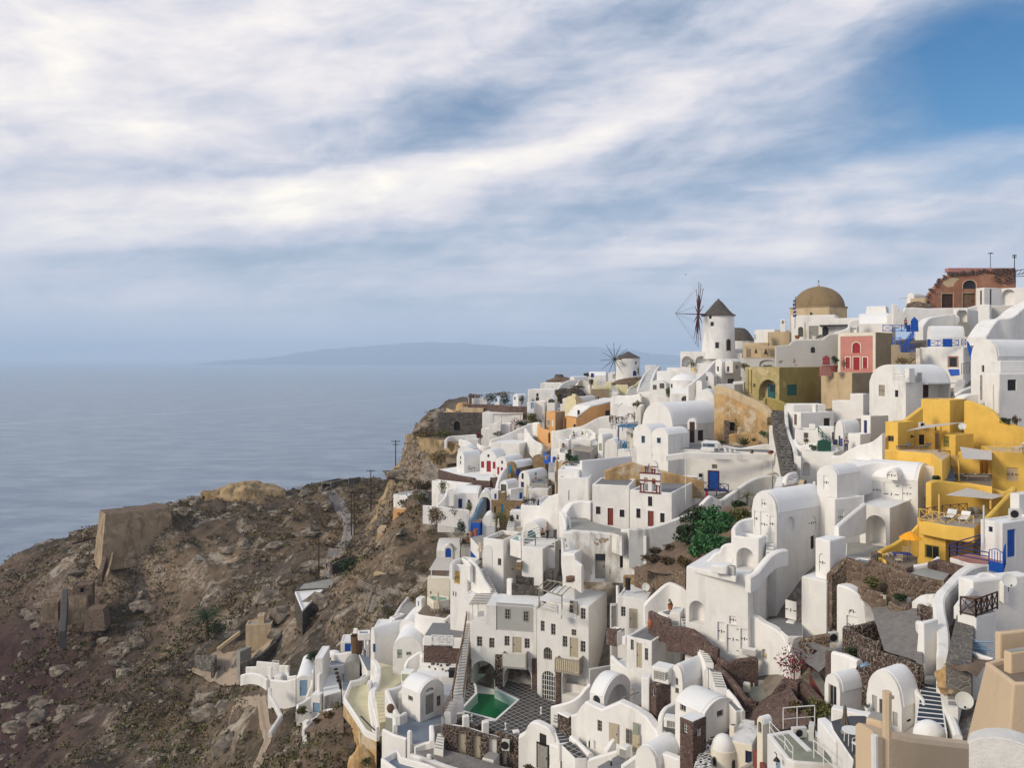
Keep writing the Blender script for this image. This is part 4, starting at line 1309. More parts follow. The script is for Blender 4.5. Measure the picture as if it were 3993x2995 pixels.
while k<7600:
 y=aT.uniform(85,250);u=aT.uniform(-100,1700);x=(u-CX)*y/F
 if u>float(cA(np.array(y)))-30:continue
 nv=noise.noise(aa((x*.06,y*.06,2.2)))+.5*noise.noise(aa((x*.2,y*.2,7)))
 if nv<aT.uniform(-.35,.35):continue
 z=float(cZ(x,y))
 s=aT.uniform(.35,1.)*(1.25 if y>150 else 1)
 mi=aT.choice([0,1,2,2,2]if y<150 and u>500 else[0,0,0,1,1,2])if z>60 or x>-70 else aT.choice([0,0,2])
 for j in range(13):
  a=aa((aT.gauss(0,1),aT.gauss(0,1),aT.gauss(0,1))).normalized();bb=a.orthogonal().normalized()
  q=aa((x+aT.gauss(0,s*.6),y+aT.gauss(0,s*.6),z+aT.uniform(-.05,.5)*s));l=s*aT.uniform(.14,.34)
  mb.add([q-a*l,q-bb*l*.6,q+a*l,q+bb*l*.6],[[0,1,2,3]],mi)
 k+=1
 if k%5==0:
  x2=x+aT.gauss(0,3);y2=y+aT.gauss(0,3);z2=float(cZ(x2,y2));r=aT.uniform(.15,.5)
  em=[aa((x2+d8*r*aT.uniform(.6,1.2),y2+eq*r*aT.uniform(.6,1.2),z2+ec*r*aT.uniform(.5,.9)))for d8 in(-1,1)for eq in(-1,1)for ec in(-.3,1)]
  st.add(em,[[0,1,3,2],[4,6,7,5],[0,4,5,1],[2,3,7,6],[1,5,7,3],[0,2,6,4]])
o=mb.obj('scrub',[_K,_S,_n],None,aA=0,aI=False);aQ(o,_bT,'brown and olive dry scrub covering bare hillside','scrub')
ad('rockpale',(.19,.158,.125),.95,.35,.8,.9,(.07,.06,.05),.7,bK=.45,bJ=.6,cG=(.32,.27,.21))
for i in range(420):
 y=aT.uniform(100,240);u=aT.uniform(-100,1650);x=(u-CX)*y/F
 if u>float(cA(np.array(y)))-60 or(u>1000 and y<150)or noise.noise(aa((x*.035+3,y*.035,8)))<-.05:continue
 bm=bmesh.new();bmesh.ops.create_icosphere(bm,subdivisions=2,radius=1);r=aT.uniform(.6,2.3);z=float(cZ(x,y))
 ep,ee,eh=aT.uniform(.8,1.9),aT.uniform(.7,1.3),aT.uniform(.35,.9)
 for v in bm.verts:f=1+.55*noise.fractal(v.co*1.6+aa((i,0,0)),1,2,3);v.co=aa((v.co.x*f*r*ep+x,v.co.y*f*r*ee+y,v.co.z*f*r*eh+z-.1*r))
 bm.verts.index_update();st.add([v.co for v in bm.verts],[[v.index for v in q.verts]for q in bm.faces]);bm.free()
o=st.obj('loose_stones','rockpale',None,aA=0);aQ(o,_bT,'loose stones and rocky crags scattered over brown hillside','stones')
def cS(name,P,width,aE,dK=.12,sm=True):
 """path following the ground through (x,y,D) picture points"""
 Q=[W(*p)for p in P];Q=bi(Q,8)if sm else Q;mb=MB();vs=[];k=7
 for i,p in enumerate(Q):
  t=Q[min(i+1,len(Q)-1)]-Q[max(i-1,0)];t=aa((t.x,t.y,0)).normalized();b8=aa((-t.y,t.x,0))
  ww=width*(1+.25*noise.noise(aa((i*.35,1,2))));
  for j in range(k):
   c=p+b8*ww*(j/(k-1)-.5);z=float(cZ(c.x,c.y));vs.append(aa((c.x,c.y,z+dK+.12*(1-abs(j/(k-1)-.5)*2))))
 zs=[v.z for v in vs]
 for i in range(len(Q)):
  mz=max(zs[i*k:(i+1)*k][2:5])
  for j in range(1,k-1):vs[i*k+j].z=max(vs[i*k+j].z,mz-.15)
 fs=[[i*k+j,i*k+j+1,(i+1)*k+j+1,(i+1)*k+j]for i in range(len(Q)-1)for j in range(k-1)]
 mb.add(vs,fs);return aQ(mb.obj(name,aE,None,aA=1.5,aI=False))
aJ(2550,1050,800)
D=160
by('tall white windmill with dark thatched cap and bare dark sail spokes on skyline',695,885,497,318,176,162,D,(480,485,D-2.2),6.9,12,(-.993,.09,.04),183,_b,_ai,4.4,True,tl('1.0,0;.80,.12;.6,.33;.40,.58;.2,.82;.07,.93;.04,1'),[(612,500,540,32,_c,_9,False,_aM),(630,572,618,38,_c,_9,False,_aM),(681,788,855,42,_c,_9,False,_aM),(799,752,887,60,_aC,_o,True,_e)])
def bj(ai,body,x,y,D,bL,parent,dx=0,aE=_j):
 cu=bpy.data.curves.new(_cg,'FONT');cu.body=body;cu.size=M(bL,D)*1.4;cu.align_x='CENTER';cu.align_y='CENTER';cu.extrude=.004
 o=bpy.data.objects.new(_cg,cu);bH.objects.link(o);p=W(x,y,D);o.rotation_euler=(math.pi/2,0,dx);cu.materials.append(bw[aE])
 o.location=p-aa(parent[_b8]);o.parent=parent;return o
wm=bpy.data.objects[_ba]
bj('','C',797,660,D-2.73,26,wm,.55);bj('','CHAMBRES',795,691,D-2.73,10,wm,.55);bj('','IN OIA',797,706,D-2.73,6,wm,.55)
b=W(905,825,174)
R=root(_ba,'squat windmill with dark thatched cap half hidden behind tall windmill',_ba,tuple(b))
mb=MB().lathe(b,[(M(185,174),-2),(M(185,174),M(48,174))],28);mb.obj('tower',_D,R)
mb=MB();h=M(145,174);r=M(172,174);mb.lathe(b+aa((0,0,M(46,174))),[(r,0),(r*.97,h*.15),(r*.82,h*.45),(r*.62,h*.78),(r*.42,h*.97),(r*.2,h*1.02),(.02,h*1.03)],28);mb.obj('cap','thatch',R,aA=.7)
H=block(_bs,'white two-arched terrace base directly below tall windmill',285,740,746,885,1075,157.5,4,dep=9,ag=.5,ak='building')
H.ops(0,[(_W,300,937,412,1050,{_v:1,_I:1.2}),(_W,446,936,568,1066,{_v:1,_I:1.2})])
H=block(_a,'small white stepped house at right foot of tall windmill',738,950,958,905,1010,158,5,dep=4,ag=.3)
block(_a,'low white parapet room between tall windmill and bell balcony',820,960,966,858,930,163,5,dep=4,ag=.3)
H=block(_f,'white house with two tall slit windows and arched dormer below windmill terrace',650,735,936,1000,1262,146,40,ah=_aE,am=968)
H.ops(0,[(_l,688-9,1048,688+12,1100,_c,{_B:1,_6:2})])
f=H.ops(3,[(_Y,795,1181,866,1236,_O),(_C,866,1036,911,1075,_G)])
block(_bu,'white arched dormer standing on twin slit-window house',768,850,860,1005,1118,145.3,12,ah=_aE,am=984,dep=2.2,ak=_ck,aw=0).ops(0,[(_l,786,1048,813,1108,_c,{_B:1})])
H=block(_f,'low white house with small rounded gable beside diagonal stair wall',524,646,652,1160,1268,142,6,ah=_aE,am=1112,dep=7);H.ops(0,[(_C,564,1156,581,1198,_O)])
block('arched_niche','tiny white arched shrine on terrace below rounded gable',456,516,522,1225,1270,139,8,ah=_aE,am=1200,dep=1.2,ak='shrine')
ab(_a0,'white diagonal stair wall rising to slit-window house',tl('360,1262,139.5;450,1188,141;560,1095,143;650,985,145'),3.2,.5,_b,False)
block(_a,'white sloping-roofed block behind diagonal stair wall',452,648,655,1015,1180,150,8,dep=4,ag=.1)
H=block(_cb,'white parapet terrace left of potted tree under windmill',140,270,276,1062,1180,155,5,dep=4,ag=.5,ak=_au)
block(_cb,'wide white parapet terrace with potted tree under windmill arches',268,452,458,1066,1180,153,5,dep=4,ag=.5,ak=_au)
block(_a,'long low white wall house left of windmill stairs',30,268,275,1100,1240,154,6,dep=4,ag=.3)
b=W(325,1275,148);R=root('domed_house','low round white house with a flat saucer dome below windmill',_ah,tuple(b-aa((0,0,3))))
r=M(150,148);mb=MB().lathe(b,[(r,-4),(r,M(75,148))],32);mb.obj(_aV,_b,R)
mb=MB().lathe(b+aa((0,0,M(75,148)-.02)),[(r*1.03,0),(r*.98,.12),(r*.8,M(38,148)),(r*.5,M(62,148)),(r*.2,M(74,148)),(.02,M(77,148))],32);mb.obj(_aW,_q,R,aA=.9)
aB(R,b,r,M(195-325,148),W(0,1278,148).z,W(0,1232,148).z,M(34,148),_c)
aj('potted dark tree in front of two windmill arches',405,1080,151.5,120,100,_h,220,.13,_aK,True,7,_bm)
bc('yellowish pot at foot of tree below windmill arches',433,1102,151,34,40,_x,None)
H=block('bell_house','pale house with two bronze bells hung in its broken balustrade',948,1315,1322,955,1062,138,5,wall=_L,dep=6,ag=0,af=_J)
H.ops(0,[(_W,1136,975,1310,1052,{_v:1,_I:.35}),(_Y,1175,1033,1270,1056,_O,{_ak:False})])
R=H.root;mb=MB();f=H.face(0)
for x0,x1 in((988,1042),(1128,1160),(1238,1312)):
 mb=MB();a,b_=sorted((f.s_(x0),f.s_(x1)));f.bx(mb,a,b_,f.z_(1100,955),f.z_(1100,852),.05,.55);mb.obj(_cf,_J,R)
mb=MB();a,b_=sorted((f.s_(962),f.s_(1314)));f.bx(mb,a,b_,f.z_(1100,852),f.z_(1100,826),-.05,.7);mb.obj('beam',_J,R)
mb=MB();f.bx(mb,a,b_,f.z_(1100,957),f.z_(1100,946),-.06,.6);mb.obj('ledge',_J,R)
mb=MB()
for i in range(7):
 for xx in(1000+i*6,1248+i*9):mb=MB();p=f.pos(f.s_(xx),f.z_(1100,945),-.02);mb.tube([p,p+aa((0,0,1.3))],.05,5);mb.obj('baluster',_N,R)
for x,y0,y1,w_ in((1098,850,906,34),(1203,850,918,46)):
 t=f.pos(f.s_(x),f.z_(x,y0),.3);hh=M(y1-y0,138);r=M(w_,138)/2
 mb=MB().lathe(t-aa((0,0,hh)),[(r,0),(r*.95,hh*.08),(r*.66,hh*.3),(r*.5,hh*.6),(r*.3,hh*.78),(.04,hh*.82),(.03,hh)],14);b9(mb.obj('church_bell','bronze'),'smaller bronze bell hanging in broken balustrade' if w_==34 else 'larger bronze bell hanging in broken balustrade','bell')
block(_bL,'tan flat-topped parapet room above two bells',962,1228,1236,792,850,142,5,wall=_J,af=_J,dep=3,ag=0)
block(_cd,'plain tan ochre house above two bells',1228,1462,1470,672,840,145,5,wall=_J,af=_J,dep=4,ag=.15)
ab('cream_buttress','thin cream buttress wall at left side of plain tan house',[(1213,690,145.5),(1216,690,144.8),(1232,674,144.6)],5,.25,_R,False)
H=block(_a,'white house with rooftop chimney bells behind plain tan house',1078,1300,1466,648,800,153,28,ag=.3);H.ops(0,[(_C,1078,702,1100,760,_G)])
block(_aG,'white arched chimney on house left of brown dome',1362,1418,1424,565,605,153.5,8,ah=_aE,am=540,dep=.9,ak=_al,aw=2).ops(0,[(_W,1376,552,1406,590,{_v:1,_I:.5})])
H=ab('grey_wall','long pale grey church wall with one small arched window above olive house',tl('1312,826,136;1455,815,136;1482,782,136;1525,764,136;1820,758,136;1845,730,136;1880,703,136;1990,692,136'),3,.8,_L,False,1085,faces=True)
H.ops(H.face(3),[(_l,1690,836,1740,902,_e,{_v:.5,_B:1,_6:2})]);H.ops(H.face(0),[(_a6,1350,986,1395,1018)])
b=W(1775,640,164);r=M(306,164);zt=W(0,418,164).z
R=root('domed_church','church with a large brown plastered dome on a tan drum','church',tuple(b-aa((0,0,3))))
mb=MB().lathe(b,[(r,-3),(r,zt-b.z)],8);mb.obj('drum',_J,R)
mb=MB().lathe(aa((b.x,b.y,zt)),[(r*1.02,-.12),(r*1.03,.06),(r*.9,.07)],8);mb.obj('cornice',_N,R)
rd=M(266,164);hd=M(232,164);mb=MB().lathe(aa((b.x,b.y,zt)),[(rd*math.cos(q*math.pi/36),hd*math.sin(q*math.pi/36))for q in range(18)]+[(.05,hd)],48);mb.obj('dome','domebrown',R,aA=1.5)
mb=MB().lathe(aa((b.x,b.y,zt+hd-.05)),tl('.3,0;.3,.25;.22,.3;.15,.5;.03,.55'),10);mb.obj('lantern',_J,R)
mb=MB();p=aa((b.x,b.y,zt+hd+.4));mb.tube([p,p+aa((0,0,1.))],.045,5);mb.tube([p+aa((-.28,0,.65)),p+aa((.28,0,.65))],.04,5);mb.obj('cross',_j,R)
aB(R,b,r*.93,M(2010-1775,164),W(0,517,164).z,W(0,474,164).z,M(30,164),_N,_9,True)
aB(R,b,r*.95,M(1700-1775,164),W(0,517,164).z,W(0,474,164).z,M(30,164),_N,_9,True)
H=block(_a,'white house with dark arched openings in front of brown dome',1480,1952,1962,487,765,149,5,ag=.5,dep=8)
H.ops(0,[(_C,1555,620,1610,728,_O,{_v:1}),(_o,1670,610,1775,752,_aC),(_l,1815,615,1882,722,_e,{_v:.6})])
mb=MB();f=H.face(0);a,b_=sorted((f.s_(1790),f.s_(2092)));f.bx(mb,a,b_,f.z_(1900,612),f.z_(1900,602),-1.6,0);mb.obj('awning',_j,H.root)
block(_a,'lower white wing with sloping stair parapet right of dome house',1950,2205,2216,522,700,147,5,ag=.3,dep=5)
ab(_a0,'white stepped stair parapet under dark awning beside dome house',tl('1945,690,143;2020,660,143;2090,628,143;2115,560,143;2205,540,143'),3,.5,_b,True)
au('tall folded cream parasol before white house under brown dome',1628,565,735,752,145,_ag,34)
bc('orange clay pot beside folded parasol under brown dome',1545,752,145.5,56,40,_aa,None)
bc('white planter with dark shrub on terrace under brown dome',1735,754,145,62,36,_b,None);aj('dark trailing shrub on terrace edge under brown dome',1797,762,144.5,70,60,_h,150,.1)
b=W(1520,640,144);t=W(1528,292,144);R=root(_bD,'flagpole with a furled blue and white striped flag beside brown dome',_bD,tuple(b))
mb=MB().tube([b,t],.05,6);mb.obj('pole',_j,R)
mb=MB();z0=W(0,515,144).z;z1=W(0,335,144).z
for i in range(9):
 a_=z0+(z1-z0)*i/9;c_=z0+(z1-z0)*(i+1)/9;q=.12*math.sin(i*.9);
 mb.box(aa((b.x-.35+q*.4,b.y-.06,a_)),(.62-.04*i,0,.12),(0,.05,0),(0,0,c_-a_),i%2)
mb.obj('flag',['flag_blue',_1],R)
H=block('olive_house','olive green weathered house with a pointed stone arch doorway',982,1352,1800,1056,1440,126,30,wall='olive_lit',aL={3:_cG},af=_N,ag=.35)  # lit olive on left face, darker olive on right: shade painted in
H.ops(0,[(_W,1130,1188,1336,1420,{_v:1.35,_I:1.4}),(_C,1070,1236,1096,1270,_O)])
f=H.face(0);mb=MB();a,b_,z0,z1,_=f.prof(1180,1242,1256,1415,0);f.bx(mb,a,b_,z0,z1,1.28,1.38);dd=mb.obj(_o,_ct,H.root)
mb=MB();a,b_,z0,z1,_=f.prof(1205,1250,1250,1320,0);f.bx(mb,a,b_,z0,z1,1.25,1.29);mb.obj(_C,_aM,dd)
H.ops(3,[(_C,1436,1243,1542,1362,_ct,{_I:.12}),(_W,1385,1192,1435,1270,{_v:1,_I:.1})])
mb=MB();
for x in(1016,1052):p=W(x,1080,125.2);q=W(x,1340,125.2);mb.tube([q,p],.05,6)
mb.obj(_cj,_j,H.root)
ab('olive_wall','olive stained low wall below pointed arch doorway',tl('1186,1392,122;1240,1382,122;1420,1450,119;1400,1600,116'),4,.5,_cG,True)
aJ(2250,1350,800)
H=ab('ochre_stair_wall','big peeling ochre wall sloping down beside lane with a barred window',tl('1495,428,122;1640,455,120.5;1800,528,119;1985,612,117.5;2062,680,116.5;2086,765,115.5'),3,.9,_ay,True,1085,faces=True,aX=(_J,1.15))
H.ops(H.face(0,1),[(_l,1640,820,1702,912,_j,{_B:4,_6:3,'new':True})])
mb=MB();p=W(1614,800,119.3);q=W(1614,1078,119.3);mb.cbox(aa((p.x,p.y,q.z-1)),M(52,119),.6,p.z-q.z+1);b9(mb.obj('stone_pilaster',_t),'rough brown stone pilaster at left end of peeling ochre wall','pilaster')
H=ab('ochre_stump_wall','lower grey-stained ochre garden wall under barred window',tl('1640,950,117.2;1800,935,117;1960,950,116.6;2095,860,115.5'),3,.4,_ay,False,1100)
bT('big spiky agave at foot of peeling ochre wall',1800,1070,114.5,230,n=26);bT('second smaller spiky agave by ochre wall, beside round bush',1905,1030,115,120,n=18)
aj('round bright green bush in a tan planter right of agaves',2015,970,114.8,105,70,_ac,260,.1);block('tan_planter','square tan planter holding round green bush',1955,2060,2068,962,1062,115.2,6,wall=_J,af=_aj,dep=1.6,ag=.12,ak='planter')
aj('thin climbing shrub on ochre wall next to barred window',1715,940,118.2,60,170,_n,120,.1)
D=215
by('small cream windmill with grey cap and a full wheel of sail spokes',550,365,122,55,133,124,D,(405,140,D-4),4.6,12,(-.62,-.78,.02),132,_b,_e,1.2,False,tl('1.0,0;.5,.5;.1,.92;.03,1'),[(632,165,195,20,_c,_9,False,_aM),(620,262,318,42,_Z,_o,True,_w),(657,232,306,18,_e,_o,True,_ax)])
ab('round_stone_base','curved rubble stone terrace wall under small windmill',tl('392,395,211;440,365,209.5;560,340,208.5;690,330,209;735,300,212'),2.2,.6,_t,True)
H=block(_b2,'pale yellow wall between two striped stairs under small windmill',415,548,556,418,530,207,4,wall=_3,af=_R,dep=3,ag=0)
block(_b3,'pale yellow pier left of striped stairs under small windmill',312,372,380,385,500,209,6,wall=_3,af=_R,dep=2,ag=0)
block('cream_chimney','pale yellow slender chimney left of small windmill stairs',178,222,228,372,470,206,6,wall=_3,af=_R,dep=.9,ag=0,ak=_al);
ab(_b2,'low pale yellow parapet between slender chimney and striped stairs',[(222,432,206),(300,425,206),(322,395,206)],2,.4,_3,True)
an(_bn,'narrow blue and white striped stairs left under small windmill',(378,500,204),(446,500,204),(372,412,211),(428,412,211),9,_b,_aA)
an(_bn,'wider blue and white striped stairs right under small windmill',(520,530,200),(632,530,200),(610,405,210),(672,405,210),11,_b,_aA)
ab('cream_balustrade','pale yellow stair balustrade climbing to small windmill',tl('540,500,203;560,455,205;640,405,207;700,330,210;735,290,213'),1.6,.45,_3,True)
an(_bx,'long pale stairs climbing between white walls right of small windmill',(668,495,186),(800,470,186),(790,225,203),(868,205,203),18,_b,_y)
ab(_a0,'white outer parapet of long pale stairs beside small windmill',tl('655,480,186;680,390,190;730,300,196;790,240,201;850,205,204'),1.8,.5,_b,True)
ab(_a0,'white inner parapet of long pale stairs towards saucer dome',tl('800,400,184;815,340,187;850,260,191;890,205,198'),3,.5,_b,True)
block(_a,'tiny far white house with brown awning right of small windmill',735,850,856,205,260,222,6,dep=3,ag=.2)
block(_a,'far small white cabin left of small windmill tower',338,415,420,282,370,219,6,dep=3,ag=.15).ops(0,[(_C,385,300,416,350,_G)])
H=block(_f,'white house with shallow arched gable and grey windows at stair foot',785,960,970,405,480,151,5,ah=_aE,am=368,dep=7)
H.ops(0,[(_l,818,417,860,470,_c),(_l,890,400,943,458,_c,{_B:3})])
block(_a,'plain bright white lit wall house left of row of bushes',668,850,905,500,660,160,20,ag=.2)
H=block(_f,'broad white vaulted house with low arched slit window behind barrel church',1018,1362,1372,520,620,143,5,ah='R',am=438,dep=7)
H.ops(0,[(_l,1126,537,1212,598,_c,{_v:.7,_B:3,_6:1})])
block(_a,'white planter terrace left of low arched slit window',850,1020,1026,545,640,150,5,dep=4,ag=.4)
aj('dark rounded bush on white planter left of broad vault',985,548,149,95,100,_h,240,.13)
H=block(_f,'white quarter-round vault leaning against peeling ochre wall',1270,1486,1492,585,680,131,6,ah=_aE,am=470,dep=8)
aj('small bush on roof of white quarter-round vault',1428,485,137,60,60,_ac,140,.1)
block('grey_wall_house','grey flat wall room between slit-window house and ochre stair wall',1500,1700,1790,412,470,128,20,wall=_L,ag=.2)
block(_a,'small white parapet room left of olive house',1680,1800,1806,385,470,133,6,dep=4,ag=.5)
aj('bush in front of bell house at left corner of olive house',1815,265,131,120,95,_n,240,.13)
block('white_wall_house','white stepped rooms below wide stairs left of broad vault',372,690,700,545,760,158,6,dep=5,ag=.25)
aJ(2000,1400,600)
H=block(_bB,'orange house with white framed window and open terrace room',478,612,750,762,1030,168,32,wall=_a3,aL={3:_N},af=_r,ag=.25)  # right face dark tan, its shade painted into the colour
H.ops(0,[(_l,492,872,535,955,_g,{_ak:False}),(_Y,562,880,585,975,_R,{_ak:False})])
H=block(_bB,'orange sloped block with brown door between two orange houses',628,846,855,845,1030,170,6,wall=_a3,af=_a3,dep=4,ag=.1);H.ops(0,[(_o,757,874,846,1020,_e)])
H=ab(_bB,'large orange house wall with white coping sloping up to right',tl('838,822,167;1000,668,168;1210,618,172;1432,562,177'),4,4.5,_a3,False,1040,ak=_ah,faces=True,aX=(_b,.3))
H.ops(H.face(0),[(_l,932,735,965,832,_e,{_B:1}),(_l,876,940,905,995,_e,{_B:1})]);H.ops(H.face(2),[(_l,1330,740,1395,815,_e,{_B:1,_6:2})])
H=ab('orange_wall','lower orange wall with arched doorway beside white steps',tl('372,930,165;400,985,163;500,1022,161;572,1036,160'),6,.6,_a3,True,1260,faces=True)
H.ops(H.face(2),[(_o,510,1060,538,1210,_e,{_v:1})])
block('olive_tower','pale olive curved tower with tall chimney behind orange house',745,905,1000,600,815,176,35,wall=_3,af=_J,ag=0,ah=_aE,am=535)
block('tall_chimney','tall pale olive chimney on curved tower behind orange house',848,898,918,505,620,176.5,40,wall=_3,af=None,ag=.1,ak=_al)
H=block(_f,'cream vaulted house with two round holes above orange house',930,985,1190,610,720,180,35,wall=_R,ah=_aE,am=540,af=_q);H.ops(0,[(_l,935,640,968,700,_e,{_B:1})])
H=block(_cd,'tan flat house with pale coping behind orange sloping wall',1112,1120,1385,432,640,186,60,wall=_J,af=_J,ag=.2);H.ops(3,[(_l,1218,545,1240,600,_e,{_B:1})])
block(_a,'white wall room with small lamps right of tan flat house',1388,1510,1518,485,600,188,6,dep=4,ag=.3)
ab(_0,'white rounded stair wall descending right of orange house',tl('1420,560,168;1500,540,166;1700,525,162;1835,500,160'),4,.6,_b,True)
block(_a,'white terrace house with a curved parapet right of orange house',1408,1840,1850,680,860,152,6,dep=6,ag=.4)
aj('spreading dark bush on white terrace right of orange house',1775,700,150,130,100,_n,260,.14)
aM(_cD,'thin grey handrail on white stair slope right of orange house',1500,700,1580,630,151,.03,ak=_bo)
H=block(_f,'far white chapel-like house with small round gable at left cliff edge',0,78,205,560,675,190,38,ah=_aE,am=505);H.ops(0,[(_l,18,545,38,588,_e,{_B:1})]);H.ops(3,[(_W,193,545,222,640,{_v:1,_I:.3})])
H=block(_a,'white two-storey house with brown framed windows behind round gable',215,600,608,440,640,194,6,dep=6,ag=.3)
H.ops(0,[(_l,335,492,370,545,_ap,{_B:1,_6:2}),(_o,330,550,375,605,_e),(_l,278,580,298,625,_c,{_B:1})])
block(_a,'white flat house with a small triangular gable on upper left ridge',395,690,700,345,470,206,6,dep=6,ag=.3)
block('gable_porch','white triangular roofed porch on upper left ridge',480,570,576,420,450,203,6,dep=2,ah=_aE,am=372,ak='porch')
H=block(_f,'white low vaulted house near top of left ridge',815,885,1080,300,380,214,35,ah=_aE,am=250);H.ops(0,[(_l,848,300,864,328,_c,{_B:1})]);H.ops(3,[(_C,935,280,980,320,_G)])
ab(_0,'long white sweeping ramp wall below ridge vault',tl('520,520,196;600,480,198;690,370,203;800,310,207;960,300,209'),4.5,.6,_b,True)
ab(_0,'grey-white sloping wall under ridge bushes',tl('810,415,203;900,385,206;960,300,208;1060,310,208;1120,330,207'),3,.6,_D,True)
H=block(_a,'white low house with blue door on skyline left of small windmill',1080,1335,1345,240,330,224,6,dep=5,ah='R',am=185);H.ops(0,[(_o,1120,205,1163,265,_w,{_ak:False})])
H=block(_cF,'pale blue-white stair house with a blue door below far rows',310,455,470,610,780,183,10,wall=_b,ag=.2,dep=4)
H=block(_cF,'white doorway block with a pale blue door and steps',205,308,315,620,770,182,8,ag=.3,dep=3);H.ops(0,[(_o,255,620,305,712,_y)])
an(_z,'pale steps below pale blue door',(205,775,179),(300,775,179),(245,715,182),(300,715,182),5,_b,_y)
H=block(_f,'white round gable with a lunette window left of olive tower',488,600,612,600,720,180,6,ah=_aE,am=525,dep=6);H.ops(0,[(_l,508,575,602,630,_c,{_v:1,_B:4,_6:1})])
block(_a,'small white roof room left of tall olive chimney',712,850,858,572,680,181,6,dep=4,ag=.15);block(_a,'low white wall room under tall olive chimney',680,800,806,650,740,178,6,dep=3,ag=.2)
aW('rubble_bank','dark rubble and scrub bank below ridge houses',820,545,196,420,130,_F,'bank',.25,3,.25)
aj('brown scrub bush hanging over left side of rubble bank',650,640,190,110,200,_S,300,.2);aj('dark scrub bush along top of rubble bank',880,440,194,300,60,_S,300,.18);aj('flowering bush beside round-gabled chapel house',125,660,187,85,140,_h,260,.13)
aj('dark round tree on skyline left of small windmill',1055,265,222,90,90,_h,240,.16,_aK,True,6,_bm);aj('leafy tree in front of blue-door skyline house',1130,390,207,120,130,_n,260,.16,_aK,True,7,_bm)
aW(_ce,'dark rounded stone hut on top of far ridge',665,270,226,135,62,_F,'hut',1,2,.15,b7=.25);aW('ridge_mound','bare brown ridge mound under stone hut',700,340,222,420,80,_aj,'mound',.6,5,.2)
aj('olive shrub mass on slope left of orange house',300,960,172,270,175,_n,700,.2,bg=16);aj('grey-green shrub below shrub mass by white stair wall',110,1000,174,150,120,_h,300,.16)
aJ(1500,1250,900)
aj('magenta bougainvillea by white pergola terrace at left',1250,1040,176,120,120,_aS,160,.14);
H=block('stone_fort','dark rubble stone bastion with a black arched door on cliff edge',512,940,948,882,1070,190,7,wall=_F,af=_J,ag=.2,dep=7);H.ops(0,[(_C,664,965,722,1052,_ax,{_v:1,_I:.4})])
block(_cd,'tan flat wall block on top of dark stone bastion',730,946,952,838,935,191.5,6,wall=_J,af=_i,ag=.15,dep=4)
block(_a,'long white low wall house on far cliff edge with red chimney',803,984,990,748,815,197,6,ag=.2,dep=4);block('red_chimney','slim red brick chimney on far cliff edge',808,826,830,702,758,196,20,wall=_u,af=None,ag=.1,dep=.6,ak=_al)
aW('tan_bastion','rounded tan rock bastion at tip of far cliff edge',745,860,197,130,90,_ay,'bastion',1,4,.12,b7=.2);ab(_bL,'curved tan parapet around bastion tip',[(595,840,194),(660,862,192),(735,855,193)],1.5,.4,_J,True)
H=block('blue_shrine','small white arched shrine with blue door among dark shrubs',1052,1098,1120,755,800,193,25,ah=_aE,am=736,ak='shrine');H.ops(0,[(_o,1058,742,1080,778,_am,{_v:1})])
aj('dark shrubs on far cliff top left of blue shrine',1000,795,194,150,90,_h,360,.18);aj('dark shrubs right of blue shrine',1150,800,194,120,90,_h,300,.18);aj('dry shrub line on cliff horizon',860,745,200,180,50,_S,260,.18)
aj('dark shrub line behind blue shrine on horizon',1130,730,200,250,50,_S,300,.18)
H=block('sloped_roof','grey sloping terrace roof between stone bastion and red stone wall',945,1205,1215,812,890,192,5,wall=_i,af=_r,ag=0,dep=5)
ab(_2,'dark red dry-stone wall under round-gabled chapel house',tl('805,800,194;1000,805,192;1190,820,187;1362,825,186'),3,.5,_u,False)
H=block(_bN,'long cream walled house with slim pergola above curved terraces',935,1322,1330,885,1010,185,5,wall=_b,af=_q,ag=.15,dep=6)
R=root(_ab,'slim grey pergola frame against long cream wall',_ab,tuple(W(1045,1000,183)));mb=MB()
for x in(1042,1122,1300):mb.tube([W(x,1000,182.5),W(x,905,182.5)],.06,5)
mb.obj(_bb,_c,R);mb=MB().tube([W(1040,905,182.5),W(1330,900,182.5)],.07,5);mb.tube([W(1040,898,185),W(1330,893,185)],.07,5);mb.obj('beam',_c,R)
H=block(_a,'white block with a tall chimney below long cream house',998,1205,1212,992,1120,179,6,dep=4,ag=.2);block(_aG,'broad white chimney on block below long cream house',1072,1112,1116,968,1090,178,6,dep=.9,ag=.1,af=None,ak=_al,aw=0)
block(_a,'white low wall rooms left of broad white chimney',925,1000,1006,1040,1120,180,6,dep=4,ag=.2)
ab(_d,'curved white terrace parapet on cliff top',tl('582,1150,176;620,1112,180;740,1102,181;880,1090,181'),1.8,.5,_b,True);ab(_d,'white curling stair parapet above red-door houses',tl('720,1140,174;800,1160,170;860,1210,166;900,1260,162'),2,.5,_b,True)
block(_bH,'small blue-grey roof terrace inside curved cliff-top parapet',722,900,910,1145,1190,173,6,dep=4,af=_P,ag=.3,ak=_au);ab(_d,'round white planter wall beside blue-grey roof terrace',tl('895,1180,167;930,1200,165;1000,1205,165;1012,1180,167'),2.5,.5,_b,True)
aj('red bougainvillea on curved cliff-top terrace',905,1135,172,90,75,_aS,170,.14);aj('dark agave-like shrub below broad white chimney',1090,1120,172,110,60,_h,200,.14)
H=block(_a,'large plain white sloping-sided house with a round hole in its rear wall',1014,1292,1412,1180,1330,160,22,ag=.1,aF=.25)
H2=block(_m,'white rear wall with one round opening behind plain white house',1180,1402,1412,1085,1200,168,6,dep=1,ag=0,af=None,ak=_aV);H2.ops(0,[(_W,1340,1098,1372,1138,{_v:1,_I:.4})])
